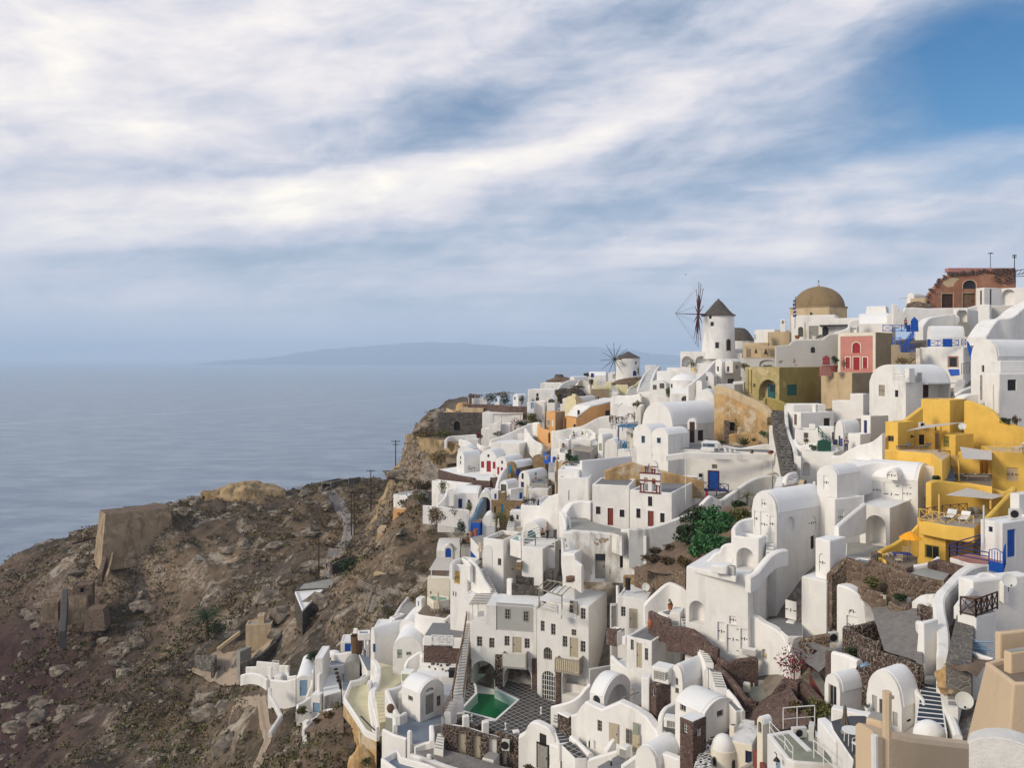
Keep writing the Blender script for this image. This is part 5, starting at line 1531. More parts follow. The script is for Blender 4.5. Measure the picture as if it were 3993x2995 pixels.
ab(_d,'white sweeping parapet from plain house up to orange wall',tl('1010,1150,166;1200,1075,168;1320,1020,169;1420,980,170;1490,975,168'),3,.5,_b,True)
ab(_d,'white curling wall beside white picket gate',tl('1350,1030,165;1400,1110,161;1440,1150,159;1505,1190,157;1490,1250,156'),3.5,.5,_b,True)
aC(_bM,'white picket gate at foot of lower orange wall',[(1505,1245,155),(1575,1250,155)],1.15,_g,_b7,.035,2.4)
aJ(3193,950,800)
H=ab('ruined_house','ruined terracotta house front with broken rubble edge on hilltop',tl('1155,640,146;1178,540,146;1235,470,146;1300,400,146;1400,330,146;1402,296,146;2098,262,146;2102,330,146'),3,1.2,'terracotta',False,720,ak=_aR,faces=True)
f=aR(H.P[0],aa((1,0)),H.root,H.obj);f.o=f.o-aa((0,.6))
H.ops(f,[(_o,1326,540,1448,690,_e,{_at:_J,_I:.3}),(_o,1550,532,1688,690,_ap,{_at:_J,_I:.3}),('fan',1553,394,1697,487,_e,{_v:1,_at:_J,_I:.3}),(_C,1795,505,1942,640,_O,{_I:.3})])
mb=MB();rr=random.Random(5)
dJ=tl('1160,640;1185,560;1215,500;1260,440;1300,395;1350,355;1400,320')+[(1410+i*23,322-i*1.1+rr.uniform(-18,14))for i in range(31)]
for x,y in dJ:
 for k in range(4):
  p=W(x+rr.uniform(-16,16),y+rr.uniform(-14,20),145.3);s_=rr.uniform(.12,.3)
  mb.cbox(p-aa((0,0,s_/2)),s_*1.6,s_*1.5,s_,0,rr.uniform(0,3))
for k in range(60):
 p=W(rr.uniform(1900,2095),rr.uniform(280,440),145.35);s_=rr.uniform(.1,.26);mb.cbox(p,s_*1.5,.4,s_,0,rr.uniform(-.2,.2))
o=mb.obj('rubble',_u,H.root);o['kind']=_bT
mb=MB();a,b_=sorted((f.s_(1400),f.s_(2098)));f.bx(mb,a,b_,f.z_(1750,305),f.z_(1750,262),-.08,1.3);mb.obj('coping',_aU,H.root)
mb=MB();q=tl('1330,430;1370,385;1430,370;1480,360;1520,380;1470,410;1450,460;1390,470')
mb.prism([f.pos(f.s_(x),f.z_(x,y),-.02)for x,y in q],aa((0,.1,0)));mb.obj('bare_plaster',_J,H.root)
b=W(1850,262,147);R=root(_bQ,'thin TV antenna with crossbar on ruined terracotta house',_bQ,tuple(b));mb=MB();t=W(1850,100,147);mb.tube([b,t],.05,5);mb.obj('mast',_j,R);mb=MB();p=W(1853,105,147)
mb.tube([p-aa((.5,0,0)),p+aa((.5,0,0))],.06,5);mb.tube([p-aa((0,.4,-.1)),p+aa((0,.4,.1))],.05,5);mb.obj('aerial',_j,R)
b=W(2108,400,144);R=root(_bQ,'tall aerial mast with a bracket at right edge of ruin',_bQ,tuple(b));mb=MB();t=W(2110,118,144);mb.tube([b,t],.07,5);mb.obj('mast',_j,R);mb=MB()
for dx in(-.35,-.12,.12,.3):mb.tube([t+aa((dx,0,-.6)),t+aa((dx,0,.05))],.035,4)
mb.tube([t+aa((-.4,0,-.1)),t+aa((.35,0,-.1))],.035,4);mb.tube([t+aa((-.4,0,-.5)),t+aa((.35,0,-.5))],.035,4);mb.obj('aerial',_j,R)
R=root('metal_pergola','dark metal truss frame at top right corner behind mast',_ab,tuple(W(2120,450,138)));mb=MB()
for y0,y1 in((275,262),(318,300),(335,345)):mb.tube([W(2105,y0+20,138),W(2300,y1,138)],.06,5)
for i in range(5):mb.tube([W(2110+i*40,340-i*2,138),W(2150+i*40,275-i*3,138)],.04,4)
mb.tube([W(2120,460,138),W(2120,290,138)],.06,5);mb.obj(_bw,_j,R)
block(_a,'white terrace block with dark opening beside ruin door',1690,1782,1965,472,700,143,40,ag=.2)
H=block(_a,'white house with a dark arched recess at top right corner',1782,2400,2410,462,760,141,3,dep=5,ag=.25);H.ops(0,[(_W,1972,492,2115,662,{_v:1,_I:.9}),(_Y,1795,508,1940,600,_e)])
for x,y0 in((1748,505),(1852,488)):aM('striped_pole','striped slim pole on stair wall by white terrace block' if x<1800 else 'second striped slim pole closer to dark arched recess',x,y0+170,x,y0,137,.12,_e)
ab(_m,'long white terrace wall with crumbled stubs under ruined house',tl('792,652,139;838,662,139;850,740,139;868,700,139;898,735,139;930,692,139;1000,688,139;1160,698,139;1600,692,139;1690,668,139'),4,.8,_b,False,900)
aW('rubble_heap','low brown rubble heap at left end of ruin',1080,700,141,260,75,_t,'rubble',.4,6,.3);block('tan_ruin','small tan ruined wall block left of terracotta ruin',985,1150,1160,585,680,143,6,wall=_J,af=_J,dep=3,ag=0)
H=block(_f,'far white vault peeping over rubble heap',945,1030,1160,590,690,150,30,ah=_aE,am=528)
R=root(_ab,'small white pergola frame left of far vault',_ab,tuple(W(870,690,148)));mb=MB()
for x in(872,940):mb.tube([W(x,690,148),W(x,590,148)],.07,5)
mb.tube([W(862,592,148),W(955,582,148)],.09,5);mb.obj(_bw,_g,R)
H=block(_f,'white house with pale curved roof right of brown dome',418,752,762,862,1000,143,5,ah='R',am=738,dep=7)
block(_a,'grey-white trapezoid roof room behind pale curved roof',515,722,728,672,800,148,5,dep=5,ag=0,aF=.6)
block(_a,'narrow white house with blue door edge left of blue gate',735,790,800,752,900,140,8,dep=4,ag=.3)
H=block('arched_porch','small white porch with a dark arch right of dome house',330,412,418,890,985,139,6,dep=3,ag=.2,ak='porch');H.ops(0,[(_W,335,875,405,962,{_v:1,_I:.8})])
H=block(_a,'white block with a dark arched stair doorway under ruin',1450,1602,1725,702,960,131,12,ag=.2);H.ops(0,[(_W,1487,705,1598,905,{_v:.5,_I:1.6})])
an('grey_steps','grey steps descending from dark arched stair doorway',(1560,925,127),(1665,935,127),(1500,850,130.5),(1590,850,130.5),6,_i,_r)
ab(_0,'smooth white curved ramp wall above blue railing',tl('1080,900,128;1150,810,130;1300,775,131;1440,762,131.5;1480,790,131'),3,1.2,_b,True,1040)
H=block(_f,'white vaulted room with blue shutters behind blue railing',1165,1210,1572,1010,1130,119,60,ah=_aE,am=888);H.ops(3,[(_o,1336,1026,1436,1112,_Z,{_ak:False})])
H.ops(0,[(_o,1170,1030,1205,1110,_Z,{_ak:False})])
ab(_0,'big white sweeping stair bank at far right above vaults',tl('1700,1010,113;1830,830,117;1990,800,118;2130,690,120;2300,600,121'),4,2.4,_b,True,1100)
block(_a,'white pier block between dark stair door and right bank',1718,1842,1850,655,1010,126,5,dep=3,ag=0)
block(_a,'shaded white terrace wall below dark arched recess',1842,2135,2142,662,800,127,5,dep=3,ag=0,wall=_L)  # white wall coloured grey to paint in its shade
g='blue railings by terracotta ruin'
R=root('blue_gate','tall bright blue wooden gate tower beside blue railings',_b0,tuple(W(1035,950,121)));f=aR(W(998,950,121),W(1075,950,121)-W(998,950,121),R,None)
mb=MB();f.pr(mb,[(f.s_(x),f.z_(x,y))for x,y in((996,948),(1076,948),(1070,828),(1030,788),(996,830))],0,.15);mb.obj(_ci,_Z,R);mb=MB();f.bx(mb,f.s_(958),f.s_(998),f.z_(970,950),f.z_(970,880),.3,.42);mb.obj('side_panel',_Z,R)
for aN,aD,h in(('blue railing rising to tall blue gate',[(690,950,122),(995,950,121)],2.2*.45),('blue sloping handrail of stairs below blue gate',[(918,1165,114),(1025,1010,120)],1.3),('short blue railing left of sloping blue handrail',[(795,1090,116),(885,1085,115)],.95),('lower blue railing above tan wall with plants',[(885,1172,113),(1040,1172,113)],1.),('long blue railing in front of white vaulted room',[(1172,1112,113),(1505,1105,113)],.85),('bit of blue railing at corner by right vault',[(1540,1095,112),(1585,1095,112)],.8)):
 aC(_aT,aN,aD,h,_Z,'x',.045,1.3,g)
R=root('blue_stair_panel','steep blue stair balustrade panel between white wall and tall right vault','balustrade',tuple(W(1640,1265,104)));mb=MB();P=[W(1595,1050,106),W(1612,1060,106),W(1668,1180,103),W(1662,1260,103),W(1638,1262,103),W(1598,1120,106)]
mb.prism(P,aa((.06,.08,0)));mb.obj(_Y,_Z,R)
a7('person with red top standing at blue railing near blue gate',936,925,121.5,1.7,_bv,.4,_T,_aO)
H=block(_a,'white house wall with pinkish framed window under long blue railing',1092,1560,1640,1115,1345,113,10,ag=.15);H.ops(0,[(_l,1400,1222,1495,1335,_J,{_B:1,_6:1,_at:_aU})])
block(_b3,'cream corner pier left of white wall with pinkish framed window',1045,1092,1098,1128,1330,113.5,8,wall=_R,dep=1.5,ag=0,af=None)
ab('tan_wall','tan garden wall with overhanging weeds right of pink house',tl('790,1092,118;875,1092,117;878,1175,116;1048,1175,115'),4,.5,_N,False,1345)
aj('weeds hanging over tan wall right of pink house',930,1300,113,220,70,_S,260,.14)
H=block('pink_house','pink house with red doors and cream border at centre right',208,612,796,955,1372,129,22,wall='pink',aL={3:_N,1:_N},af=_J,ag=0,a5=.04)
f=H.ops(0,[(_o,362,1065,446,1180,_T,{_v:1,_at:_R}),(_o,372,1224,440,1362,_T,{_at:_R}),(_A,290,1226,335,1345,_T,{_at:_R}),(_A,476,1226,522,1345,_T,{_at:_R})])
mb=MB();L=f.len;zt=H.zt;zb=H.zb;a=0.;q=M(26,129)/math.cos(.38)
f.bx(mb,0,q,zb,zt,-.06,.02);f.bx(mb,L-q,L,zb,zt,-.06,.02);f.bx(mb,q,L-q,zt-M(38,129),zt,-.06,.02);mb.obj('border',_R,H.root)
H=block('ochre_podium','tan ochre terrace podium under pink house',22,358,602,1392,1640,123,34,wall=_J,aL={3:_N},af=_N,ag=.4,ak=_au)  # shaded side gets a darker tan than the lit side, shade as colour
R=root(_bM,'dark red arched picket gate left of pink house',_b0,tuple(W(80,1305,125)));mb=MB()
for i in range(7):
 x=46+i*11;yy=1225-18*math.sin(math.pi*i/6);p=W(x,1305,125);t=W(x,yy,125);mb.cbox(p,.11,.06,t.z-p.z)
mb.cbox(W(79,1300,125),1.15,.09,.14);mb.cbox(W(79,1250,125),1.15,.09,.12);mb.obj(_cM,_T,R)
aj('dark bush on terrace beside red picket gate',175,1320,124,100,105,_h,260,.12);aj('climbing plant at left window of pink house',270,1350,126,60,120,_n,130,.1);bc('red planter box below bush by pink house',165,1385,123.6,80,70,_aN,None)
ab('pink_wall','low pinkish terrace wall behind red picket gate',[(15,1320,125.5),(40,1310,125.5),(130,1315,125.5)],1.6,.4,_aU,False)
aJ(2550,1050,800);a7('person sitting on olive house roof by grey church wall',1512,1040,127,1.9,'sit',.5,_aw,_1)
aJ(3193,950,800)
H=block(_f,'large white vaulted house with brown shuttered window below pink house',545,938,1420,1500,1960,101,36,ah=_aE,am=1308)
H.ops(0,[(_A,645,1525,712,1645,_c),(_l,820,1580,856,1655,_e,{_B:1})]);H.ops(3,[(_W,1122,1515,1400,1680,{_I:1.2})])
f=H.face(3);mb=MB();a,b_,z0,z1,_=f.prof(1185,1528,1268,1662,0);f.bx(mb,a,b_,z0,z1,1.1,1.19);mb.obj(_o,_e,H.root)
mb=MB();a,b_=sorted((f.s_(1118),f.s_(1425)));f.bx(mb,a,b_,f.z_(1270,1512),f.z_(1270,1503),-.7,.02);mb.obj(_bF,_g,H.root)
H2=block('white_dormer','white box dormer on flank of large vaulted house',925,975,1116,1345,1500,100.6,30,dep=1.2,ag=.05,ak=_ck,aw=0);H2.ops(3,[(_C,1062,1392,1112,1492,_G,{_I:.05})])
aC(_5,'white two-bar rail on roof of large vaulted house',[(800,1490,100.2),(915,1495,100.2)],1.,_g,_cI,.045,2)
H=block(_f,'tall white vaulted house with narrow windows at right edge',1640,1925,2500,1215,1800,93,34,ah=_aE,am=1030);H.ops(0,[(_l,1756,1312,1783,1386,_c,{_B:1}),(_o,1738,1418,1764,1690,_c)])
H=block(_a,'white square house with dark framed window at right edge',1785,1946,2420,1400,1880,87,42,ag=.25);H.ops(3,[(_l,2035,1466,2130,1585,_e,{_B:1,_6:1})])
block('white_balcony_wall','shaded white upper balcony wall between right edge houses',1842,1955,2450,1262,1420,90,45,ag=.6)
aM('downpipe','pale downpipe on square white house at right edge',1882,1860,1882,1520,86.5,.06,_aP,_cx)
ab(_d,'rounded white stair parapet between large vault and right edge house',tl('1270,1725,95;1400,1680,96;1520,1590,97;1640,1540,98'),2.5,.5,_b,True);ab(_d,'thick rounded white bank in front of right edge steps',[(1470,1700,92.5),(1560,1630,93),(1690,1615,93)],2.5,1.2,_b,True)
an(_z,'short white steps beside blue tarpaulin below pinkish window',(1455,1555,99),(1560,1560,99),(1500,1470,103),(1580,1470,103),5,_b,_r)
aC('metal_gate','dark spiked metal gate at top of short white steps',[(1540,1410,103.5),(1625,1400,103)],1.35,_j,_b7,.03,2.8)
R=root('blue_tarpaulin','blue tarpaulin spread below pinkish framed window','tarpaulin',tuple(W(1460,1420,107)));mb=MB().prism([W(1395,1355,108),W(1515,1355,108),W(1520,1415,106),W(1425,1425,106)],aa((0,.05,-.06)));mb.obj('cloth',_Z,R)
bc('small clay pots by rounded stair parapet',1440,1690,93.5,45,28,_aa,_h,1.3);aj('dark shrubs beside square white house at right edge',2015,1955,85,130,80,_h,260,.1);aj('red-brown shrub right of dark shrubs at right edge',2135,1960,84.5,90,110,_K,220,.1)
aJ(3193,1450,800)
block(_8,'tall yellow cube at top of yellow house',1100,1413,1597,303,720,89,26,wall=_x,af=_J,ag=.12)
ab(_a7,'long yellow side wall sloping down to right edge',tl('1590,312,88.6;1650,318,88;1860,405,86.5;1960,515,85.5;2080,560,84.8;2300,630,84'),5,.6,_x,True,900)
ab(_a7,'yellow diagonal stair wall left of tall yellow cube',[(880,540,87.5),(930,510,87.8),(1100,382,89)],3,.5,_x,False)
H=block(_8,'yellow left tower with brown shuttered window',716,853,1028,545,960,85,30,wall=_x,af=_x,ag=.1);H.ops(0,[(_l,742,690,808,752,_ap,{_B:2,_6:1})])
H=ab(_a7,'shaded yellow back wall with dark window behind terrace',[(853,620,87.3),(1240,590,87.3)],4,.5,_x,False,900,faces=True);H.ops(0 and None or H.face(0),[(_l,1080,678,1140,788,_e,{_B:1}),(_C,1252,590,1268,635,_O,{_ak:False})])
block(_8,'yellow wall section with pale door right of dark window',1236,1310,1318,600,850,87.6,5,wall=_x,af=_x,dep=1.5,ag=0).ops(0,[(_o,1246,665,1290,850,_G)])
ao('terrace_floor','upper yellow house terrace floor with sunbeds',tl('855,850;1210,880;1330,960;1420,900;1310,840;860,830'),82.5,2,0,_x,_J,0)
ab(_bl,'curved yellow terrace parapet sweeping down to blue steps',tl('716,838,83.4;850,842,83;1040,858,82;1190,868,81.2;1275,905,80.4;1325,985,79.6;1345,1120,78.2'),1.9,.4,_x,True,985)
H=block(_8,'small yellow annex with olive shutter',1316,1473,1670,682,900,83.5,32,wall=_x,af=_x,ag=.08);H.ops(0,[(_A,1342,695,1405,812,_be)])
cc('narrow pale shade sail over upper yellow terrace',[(932,640,82),(1582,542,85),(1160,572,86.5)]);cc('square pale shade sail above cushioned yellow terrace',tl('1520,808,79.5;1866,856,79;1866,950,76;1556,936,76'));cc('pointed pale shade sail over lower yellow sun terrace',tl('1370,1328,71.5;1600,1252,74;2000,1336,73;1870,1372,70'))
bG('white satellite dish on upper yellow house wall',1546,588,83.6,78)
ac('air conditioner on shaded yellow wall under narrow sail',1120,600,86.6,60,55,10)
aj('dark potted plant hanging on shaded yellow wall',995,720,86.5,60,45,_h,90,.08,'hanging_plant',False)
aY('dark sunbed on upper yellow terrace, left one',920,838,83.6,.4,1.7,.6,_af);aY('dark sunbed on upper yellow terrace under dark window',1130,845,83.3,.4,1.7,.6,_af);aU('small low table between dark sunbeds on yellow terrace',1005,838,83.4,.5,_ap,True,.4)
an('blue_steps','dark blue steps between yellow parapet and wooden gate',(1345,1165,76.5),(1475,1165,76.5),(1335,955,80.5),(1420,955,80.5),9,_P,_aA)
R=root('yellow_gate','yellow slatted wooden gate beside dark blue steps',_b0,tuple(W(1465,1020,78.4)));mb=MB()
for i in range(8):p=W(1425+i*12,1015,78.4-.02*i);mb.cbox(p,.08,.04,M(118,78.4))
mb.cbox(W(1467,1005,78.35),M(95,78),.05,.1);mb.cbox(W(1467,925,78.35),M(95,78),.05,.1);mb.obj('slats',_7,R)
aC('wood_railing','dark red crossed railing at head of blue steps',[(1290,940,81),(1415,950,80.6)],.85,_ai,'x',.035,1.)
block(_8,'yellow recess walls behind cushioned terrace',1500,1735,1880,880,1180,80,8,wall=_x,af=None,dep=2,ag=.02)
H=block(_8,'right yellow block with olive door under crossed roof railing',1866,2390,2400,880,1260,77.3,-12,wall=_x,af=_J,dep=6,ag=.1);H.ops(0,[(_A,2027,1036,2150,1180,_J)])
aC(_bk,'pale yellow crossed railing on roof of right yellow block',[(1898,872,77.2),(2200,895,76.4),(2330,905,76)],.95,_7,'x',.035,1.1,_bp)
aY('white sunbed on roof of right yellow block',2185,850,78,.5)
ao('terrace_floor','cushioned terrace floor between yellow walls',tl('1480,1178;1870,1240;1870,1130;1500,1120'),76.5,1,0,_x,_X,0)
aM(_bO,'pale post holding square shade sail',1512,1180,1505,940,76.2,.07,_7)
aU('long wooden trestle table on cushioned yellow terrace',1690,1195,76.6,.6,_c,False,.62,2.2,-.1)
R=root(_bV,'low cushioned bench along shaded yellow back wall',_az,tuple(W(1650,1150,78.4)));mb=MB().box(W(1480,1155,78),(W(1870,1155,78)-W(1480,1155,78)),(0,.7,0),(0,0,.4));mb.obj(_b6,_ap,R)
for i in range(8):
 c=W(1500+i*47,1118+(i%3)*6,78.2);mb=MB().ball(c,.26,.14,.24,8);mb.obj(_aw,[_aw,_1,_af][i%3],R)
ab(_a7,'lower yellow front wall below cushioned terrace',tl('1183,1190,73.6;1262,1168,74.2;1400,1182,74.6;1600,1212,74.6;1850,1252,74.2;2010,1290,73.6;2100,1235,74.5'),4,.5,_x,True,1580)
ab('yellow_stair_wall','yellow diagonal stair balustrade at right of lower sun terrace',tl('1790,1580,67;1900,1470,68.5;2050,1310,71;2100,1260,72'),1.2,.35,_x,False)
aj('dark leafy bush in gap beside white doors house roof',1265,1178,75,120,60,_h,220,.09)
ao('sun_terrace','lower sun terrace deck with white sunbeds of yellow house',tl('1080,1600;1365,1655;1680,1690;1800,1570;1600,1530;1180,1545'),69.5,1.2,0,_x,_c,0)
g=_bp
aC(_bk,'pale yellow crossed railing in front of lower sun terrace',[(1083,1605,69.2),(1368,1660,68),(1668,1690,67.6)],1.,_7,'x',.04,1.,g);aC(_bk,'pale yellow crossed railing at back of lower sun terrace',[(1085,1600,69.3),(1330,1555,71),(1600,1530,72.2)],.9,_ap,'x',.035,1.,g)
aY('white sunbed nearest left railing on lower sun terrace',1420,1590,70,.9,1.9,.7,_M);aY('white sunbed towards right on lower sun terrace',1570,1612,69.6,.9,1.9,.7,_M)
R=root(_bV,'grey cushioned sofa with striped pillows on lower sun terrace',_az,tuple(W(1690,1590,70.4)));mb=MB().box(W(1560,1585,70.6),(2.2,0,0),(0,.9,0),(0,0,.35));mb.obj('seat',_aw,R)
for x,y in((1640,1500),(1690,1490),(1720,1520)):mb=MB().ball(W(x,y,70.9),.36,.2,.34,9);mb.obj('pillow',_af if x!=1690 else _aw,R)
aM(_bO,'yellow post at left corner of lower sun terrace',1298,1610,1296,1322,69.6,.08,_7);aM(_bO,'yellow post at right of lower sun terrace',1852,1480,1852,1380,70.3,.09,_7)
aJ(3193,2000,800)
H=block(_8,'yellow corner block with shuttered window under sun terrace railing',1057,1367,1668,98,545,68.4,26,wall=_x,af=_c,ag=0);H.ops(0,[(_l,1142,352,1296,498,_be,{_B:2,_6:1})]);H.ops(3,[(_l,1545,245,1582,345,_be,{_B:1})])
ab(_bl,'curved yellow patio back wall rising to corner block',tl('652,412,67.8;720,372,68.8;800,335,69.6;900,270,70.2;980,215,70.4;1060,130,70.4'),2.4,.35,_x,True,560)
ab(_bl,'low yellow patio kerb beside table and chairs',tl('645,470,67.2;700,505,66.6;820,560,65.8;940,610,65'),.7,.3,_x,True)
ao('patio_floor','small patio floor under orange parasol',tl('650,490;940,605;1060,560;1060,470;800,440'),67.2,1,0,_t,_X,0)
bf('open orange parasol beside yellow corner block',985,200,275,505,67,235,'canvas_orange')
aU('blue patio table under orange parasol',895,535,66.2,.9,_w,False,.72,1.4,-.15)
a6('white canvas chair behind blue patio table',945,495,67,0,_c,1.,_bj,_ag);a6('white canvas chair in front of blue patio table',860,565,65.6,3.,_c,1.,_bj,_ag)
R=root(_bV,'corner bench with striped cushions on yellow patio',_az,tuple(W(740,500,67)));mb=MB().box(W(685,505,67),W(830,470,68)-W(685,505,67),(.2,.6,0),(0,0,.3));mb.obj(_b6,_x,R)
for i in range(5):mb=MB().ball(W(710+i*24,478-i*8,67.4+.1*i),.22,.14,.26,8);mb.obj(_aw,[_aw,_1][i%2],R)
aJ(2950,1550,600)
block(_a,'white rear wall rooms below olive house',420,530,1000,100,300,113,70,ag=.2)
H=block(_a,'grey-white square house with a large dark window beside lane',518,637,1118,218,490,108.5,52,ag=.15);H.ops(3,[(_l,966,296,1062,434,_c,{_B:1,_6:1})]);H.ops(0,[(_o,538,242,580,396,_ap)])
block(_aG,'white twin-pot chimney on square house by lane',800,852,860,100,215,109.5,20,dep=.8,ag=.05,ak=_al,af=None,aw=0)
H=block(_a,'bright lit white flat house below tan podium',1085,1492,1560,55,350,113,14,ag=.25)
block(_a,'small shaded white box right of lit flat house',1345,1535,1620,-50,120,112,20,ag=.1)
H=block(_f,'small white vault with blue and red doors by green gate',1128,1248,1495,520,720,98.5,40,ah=_aE,am=334);H.ops(0,[(_o,1178,552,1206,700,_ai),(_o,1210,588,1238,702,_Z,{_ak:False})])
H=block(_a,'white doorway house with a narrow blue door',1498,1637,1900,266,640,97,44,ag=.2,aL={3:_L});H.ops(0,[(_o,1542,330,1588,524,_w)])
block(_U,'low white stepped pier in front of narrow blue door house',1315,1490,1640,530,760,94.5,34,ag=.1)
H=block(_a,'low white house with small grey window above green gate stairs',548,895,905,478,700,101,8,dep=4,ag=.6,af=_r);H.ops(0,[(_l,678,508,746,585,_c,{_B:1})])
aj('dry potted shrub under small grey window',715,680,99.8,80,95,_S,160,.09);block(_U,'pair of white roof stubs on low house with grey window',755,845,850,385,470,102,6,dep=.5,ag=0,af=None,aw=0)
block(_a,'grey-white wall with sloping coping left of small vault',885,1110,1116,432,700,99.5,4,dep=2,ag=0).ops(0,[(_l,1085,500,1113,610,_c,{_B:1})])
an('green_stairs','white stairs behind dark green sloping handrail',(950,740,96.5),(1070,740,96.5),(885,500,99.3),(960,500,99.3),9,_b,_r)
aC('green_handrail','dark green sloping handrail beside low white house',[(1055,745,96.4),(890,560,99.2)],1.1,_bZ,_cI,.05,1.2)
R=root(_bM,'dark green picket gate facing lane terrace',_b0,tuple(W(975,800,94)));mb=MB()
for i in range(12):p=W(888+i*16,780+i*1.8,94);mb.cbox(p,.14,.05,1.25+.2*math.sin(math.pi*i/11))
mb.cbox(W(976,770,93.96),M(185,94),.07,.1);mb.cbox(W(976,700,93.96),M(185,94),.07,.1);mb.obj(_cM,_bZ,R)
block(_U,'white gate pier with a grey letterbox right of green gate',1072,1168,1176,668,830,94.3,8,dep=.6,ag=0,af=None).ops(0,[(_Y,1100,690,1165,690+1,_G,{_ak:False})])
R=root('meter_box','grey square meter box on white gate pier','meter box',tuple(W(1132,682,94)));mb=MB().cbox(W(1132,682,94),M(62,94),.2,M(76,94));mb.obj('box',_aA,R)
a7('person in dark blue coming through gap by small vault',1290,790,94.6,1.75,_bv,-.6,_b4,_b4)
aj('leafy vine growing left of green picket gate',810,775,94.6,140,100,_h,180,.09)
ab(_m,'white lane wall below low house and green gate',tl('555,600,99.5;615,690,97;760,665,96;880,655,95'),2.5,.4,_b,True,850)
H=block(_a,'bright white terrace front with a quarter arch niche',650,1108,1240,800,1080,92,14,ag=.05);H.ops(0,[(_W,665,935,768,1130,{_v:.6,_I:.6})])
block(_U,'rounded white pier left of quarter arch niche',568,640,650,848,1110,91.5,20,ag=0,af=None)
ab(_m,'long greyish white wall sweeping up to yellow left tower',tl('1100,835,91.7;1220,830,90.5;1320,765,89.6;1480,690,88.3;1640,650,87;1740,590,86.2;1830,510,85.5'),4,.5,_b,True,1120)
block(_a,'white sloping roof mass behind white doors house',1290,1860,2300,960,1120,84,20,ag=0)
an('stone_lane','dark stepped stone lane climbing between white walls to olive house',(385,1110,88),(565,1090,88),(200,190,118),(380,180,118),26,_V,'cobble',1.5,.12)
H=ab(_m,'tall white lane wall end beside ochre stump wall',[(216,405,114),(262,402,112),(308,410,110)],5,.7,_b,False,720);ab(_m,'rounded white lane wall stepping down along stone lane',tl('225,640,111;290,645,108;370,655,105;385,800,101;420,920,97;478,965,94'),3,.8,_b,True,1110)
ab(_m,'weathered white wall on right of stone lane',tl('425,110,118;430,260,113;440,420,108;480,560,103;545,700,98;575,850,92'),3,.5,_D,True)
an(_z,'white steps with dark edges at lower end of stone lane',(240,1340,84.5),(350,1350,84.5),(300,1150,88),(420,1130,88),5,_b,_s);an(_z,'curved white steps below quarter arch niche',(440,1260,85.5),(540,1260,85.5),(520,1120,88),(600,1120,88),4,_b,_r)
ab(_m,'round white parapet between two white step flights',tl('400,1250,86;420,1130,86.5;480,1085,87;560,1070,88'),2,.4,_b,True)
aC('metal_handrail','thin dark handrail at white steps of lane',[(230,1345,84.6),(232,1290,85)],1.2,_j,_cI,.025,1)
ao(_ar,'grey terrace with leaning boards above barrel roof',tl('360,1290;800,1305;800,1240;540,1230;420,1260'),83.5,3,0,_b,_X,0)
R=root('leaning_boards','pale boards leaning against white terrace wall','boards',tuple(W(650,1290,84)));mb=MB().prism([W(598,1275,84),W(660,1292,83.9),W(690,1190,84.6),W(622,1185,84.7)],aa((0.,.06,0)));mb.obj(_b5,_J,R);mb=MB().prism([W(675,1290,83.8),W(716,1290,83.8),W(722,1195,84.4),W(692,1195,84.4)],aa((0,.06,0)));mb.obj(_b5,_e,R)
block('white_bollard','small pinkish-white meter box on white wall by grey terrace',808,846,850,1215,1345,83,6,dep=.4,ag=0,af=None,ak='meter box')
aM('lane_lamp','slim pale lamp pole in front of big white wall by lane',232,1110,210,900,95,.06,_aP,'lamp post')
aJ(3193,1450,800)
H=block(_f,'white house with three big white shutters and doors left of yellow house',488,1068,1190,1175,1480,77,14,ah='R',am=1010,dep=4.5)
H.ops(0,[(_A,582,1182,668,1372),(_A,700,1195,862,1450),(_A,900,1216,998,1418)])
H=block(_bu,'white arched dormer with a hinged vent over big white door',722,848,862,1130,1172,76.9,14,ah=_aE,am=1062,dep=2.4,ak=_ck,aw=0);H.ops(0,[(_A,735,1075,832,1160,_M,{_v:1})])
ab(_0,'smooth white roof bank rising from white doors house to yellow parapet',tl('330,1010,80;560,965,80.5;800,975,80;1100,1000,79.4;1310,1040,79'),3,1.6,_s,True)
H=block(_f,'small white vaulted house with one hinged shutter',-20,196,446,1112,1420,75,30,ah=_aE,am=1032);H.ops(0,[(_A,50,1122,106,1268)])
H=block(_a,'white lower wing with a big shaded arch below white doors',440,765,1062,1470,1960,73.5,18,ag=.05,aL={3:_b});H.ops(0,[(_W,505,1548,722,1890,{_v:1,_I:2.2})])
f=H.face(0);mb=MB();a,b_,z0,z1,_=f.prof(642,1640,716,1870,0);f.bx(mb,a,b_,z0,z1,2.1,2.19);dd=mb.obj(_o,_M,H.root)
H=block(_a,'shaded white block with a plain grey door under small vault',60,172,488,1372,1880,74.2,44,ag=.25);H.ops(3,[(_A,205,1490,272,1650,_M)])
R=ab(_a0,'white arched stair wall rising to big white door',tl('190,1660,69;260,1600,69.8;380,1500,71.2;488,1415,72.6'),3.6,.4,_b,False,1830)
aJ(3193,2000,800)
H=block(_a,'white stepped wing with a small arched door in lane of white houses',-40,120,298,306,655,67,32,ag=0);H.ops(0,[(_A,2,440,70,640,_M,{_v:1})])
ao('white_forecourt','pale forecourt floor below big shaded arch',tl('290,470;590,480;600,390;720,370;300,300'),70,2,0,_b,_i,0,ak=_br);ao('small_plunge_pool','small grey water basin with white rim beside forecourt',tl('320,515;550,575;585,500;430,480'),67.5,1.5,0,_b,_P,.12,ak=_cw)
aJ(2250,1350,800)
H=block('barrel_church','large white barrel vaulted church with tall brown doors on its flank',703,1033,1590,856,1140,121,40,ah=_aE,am=618)
H.ops(3,[(_A,1213,816,1270,1115,_e,{_at:_b}),(_A,1302,906,1363,1020,_e)])
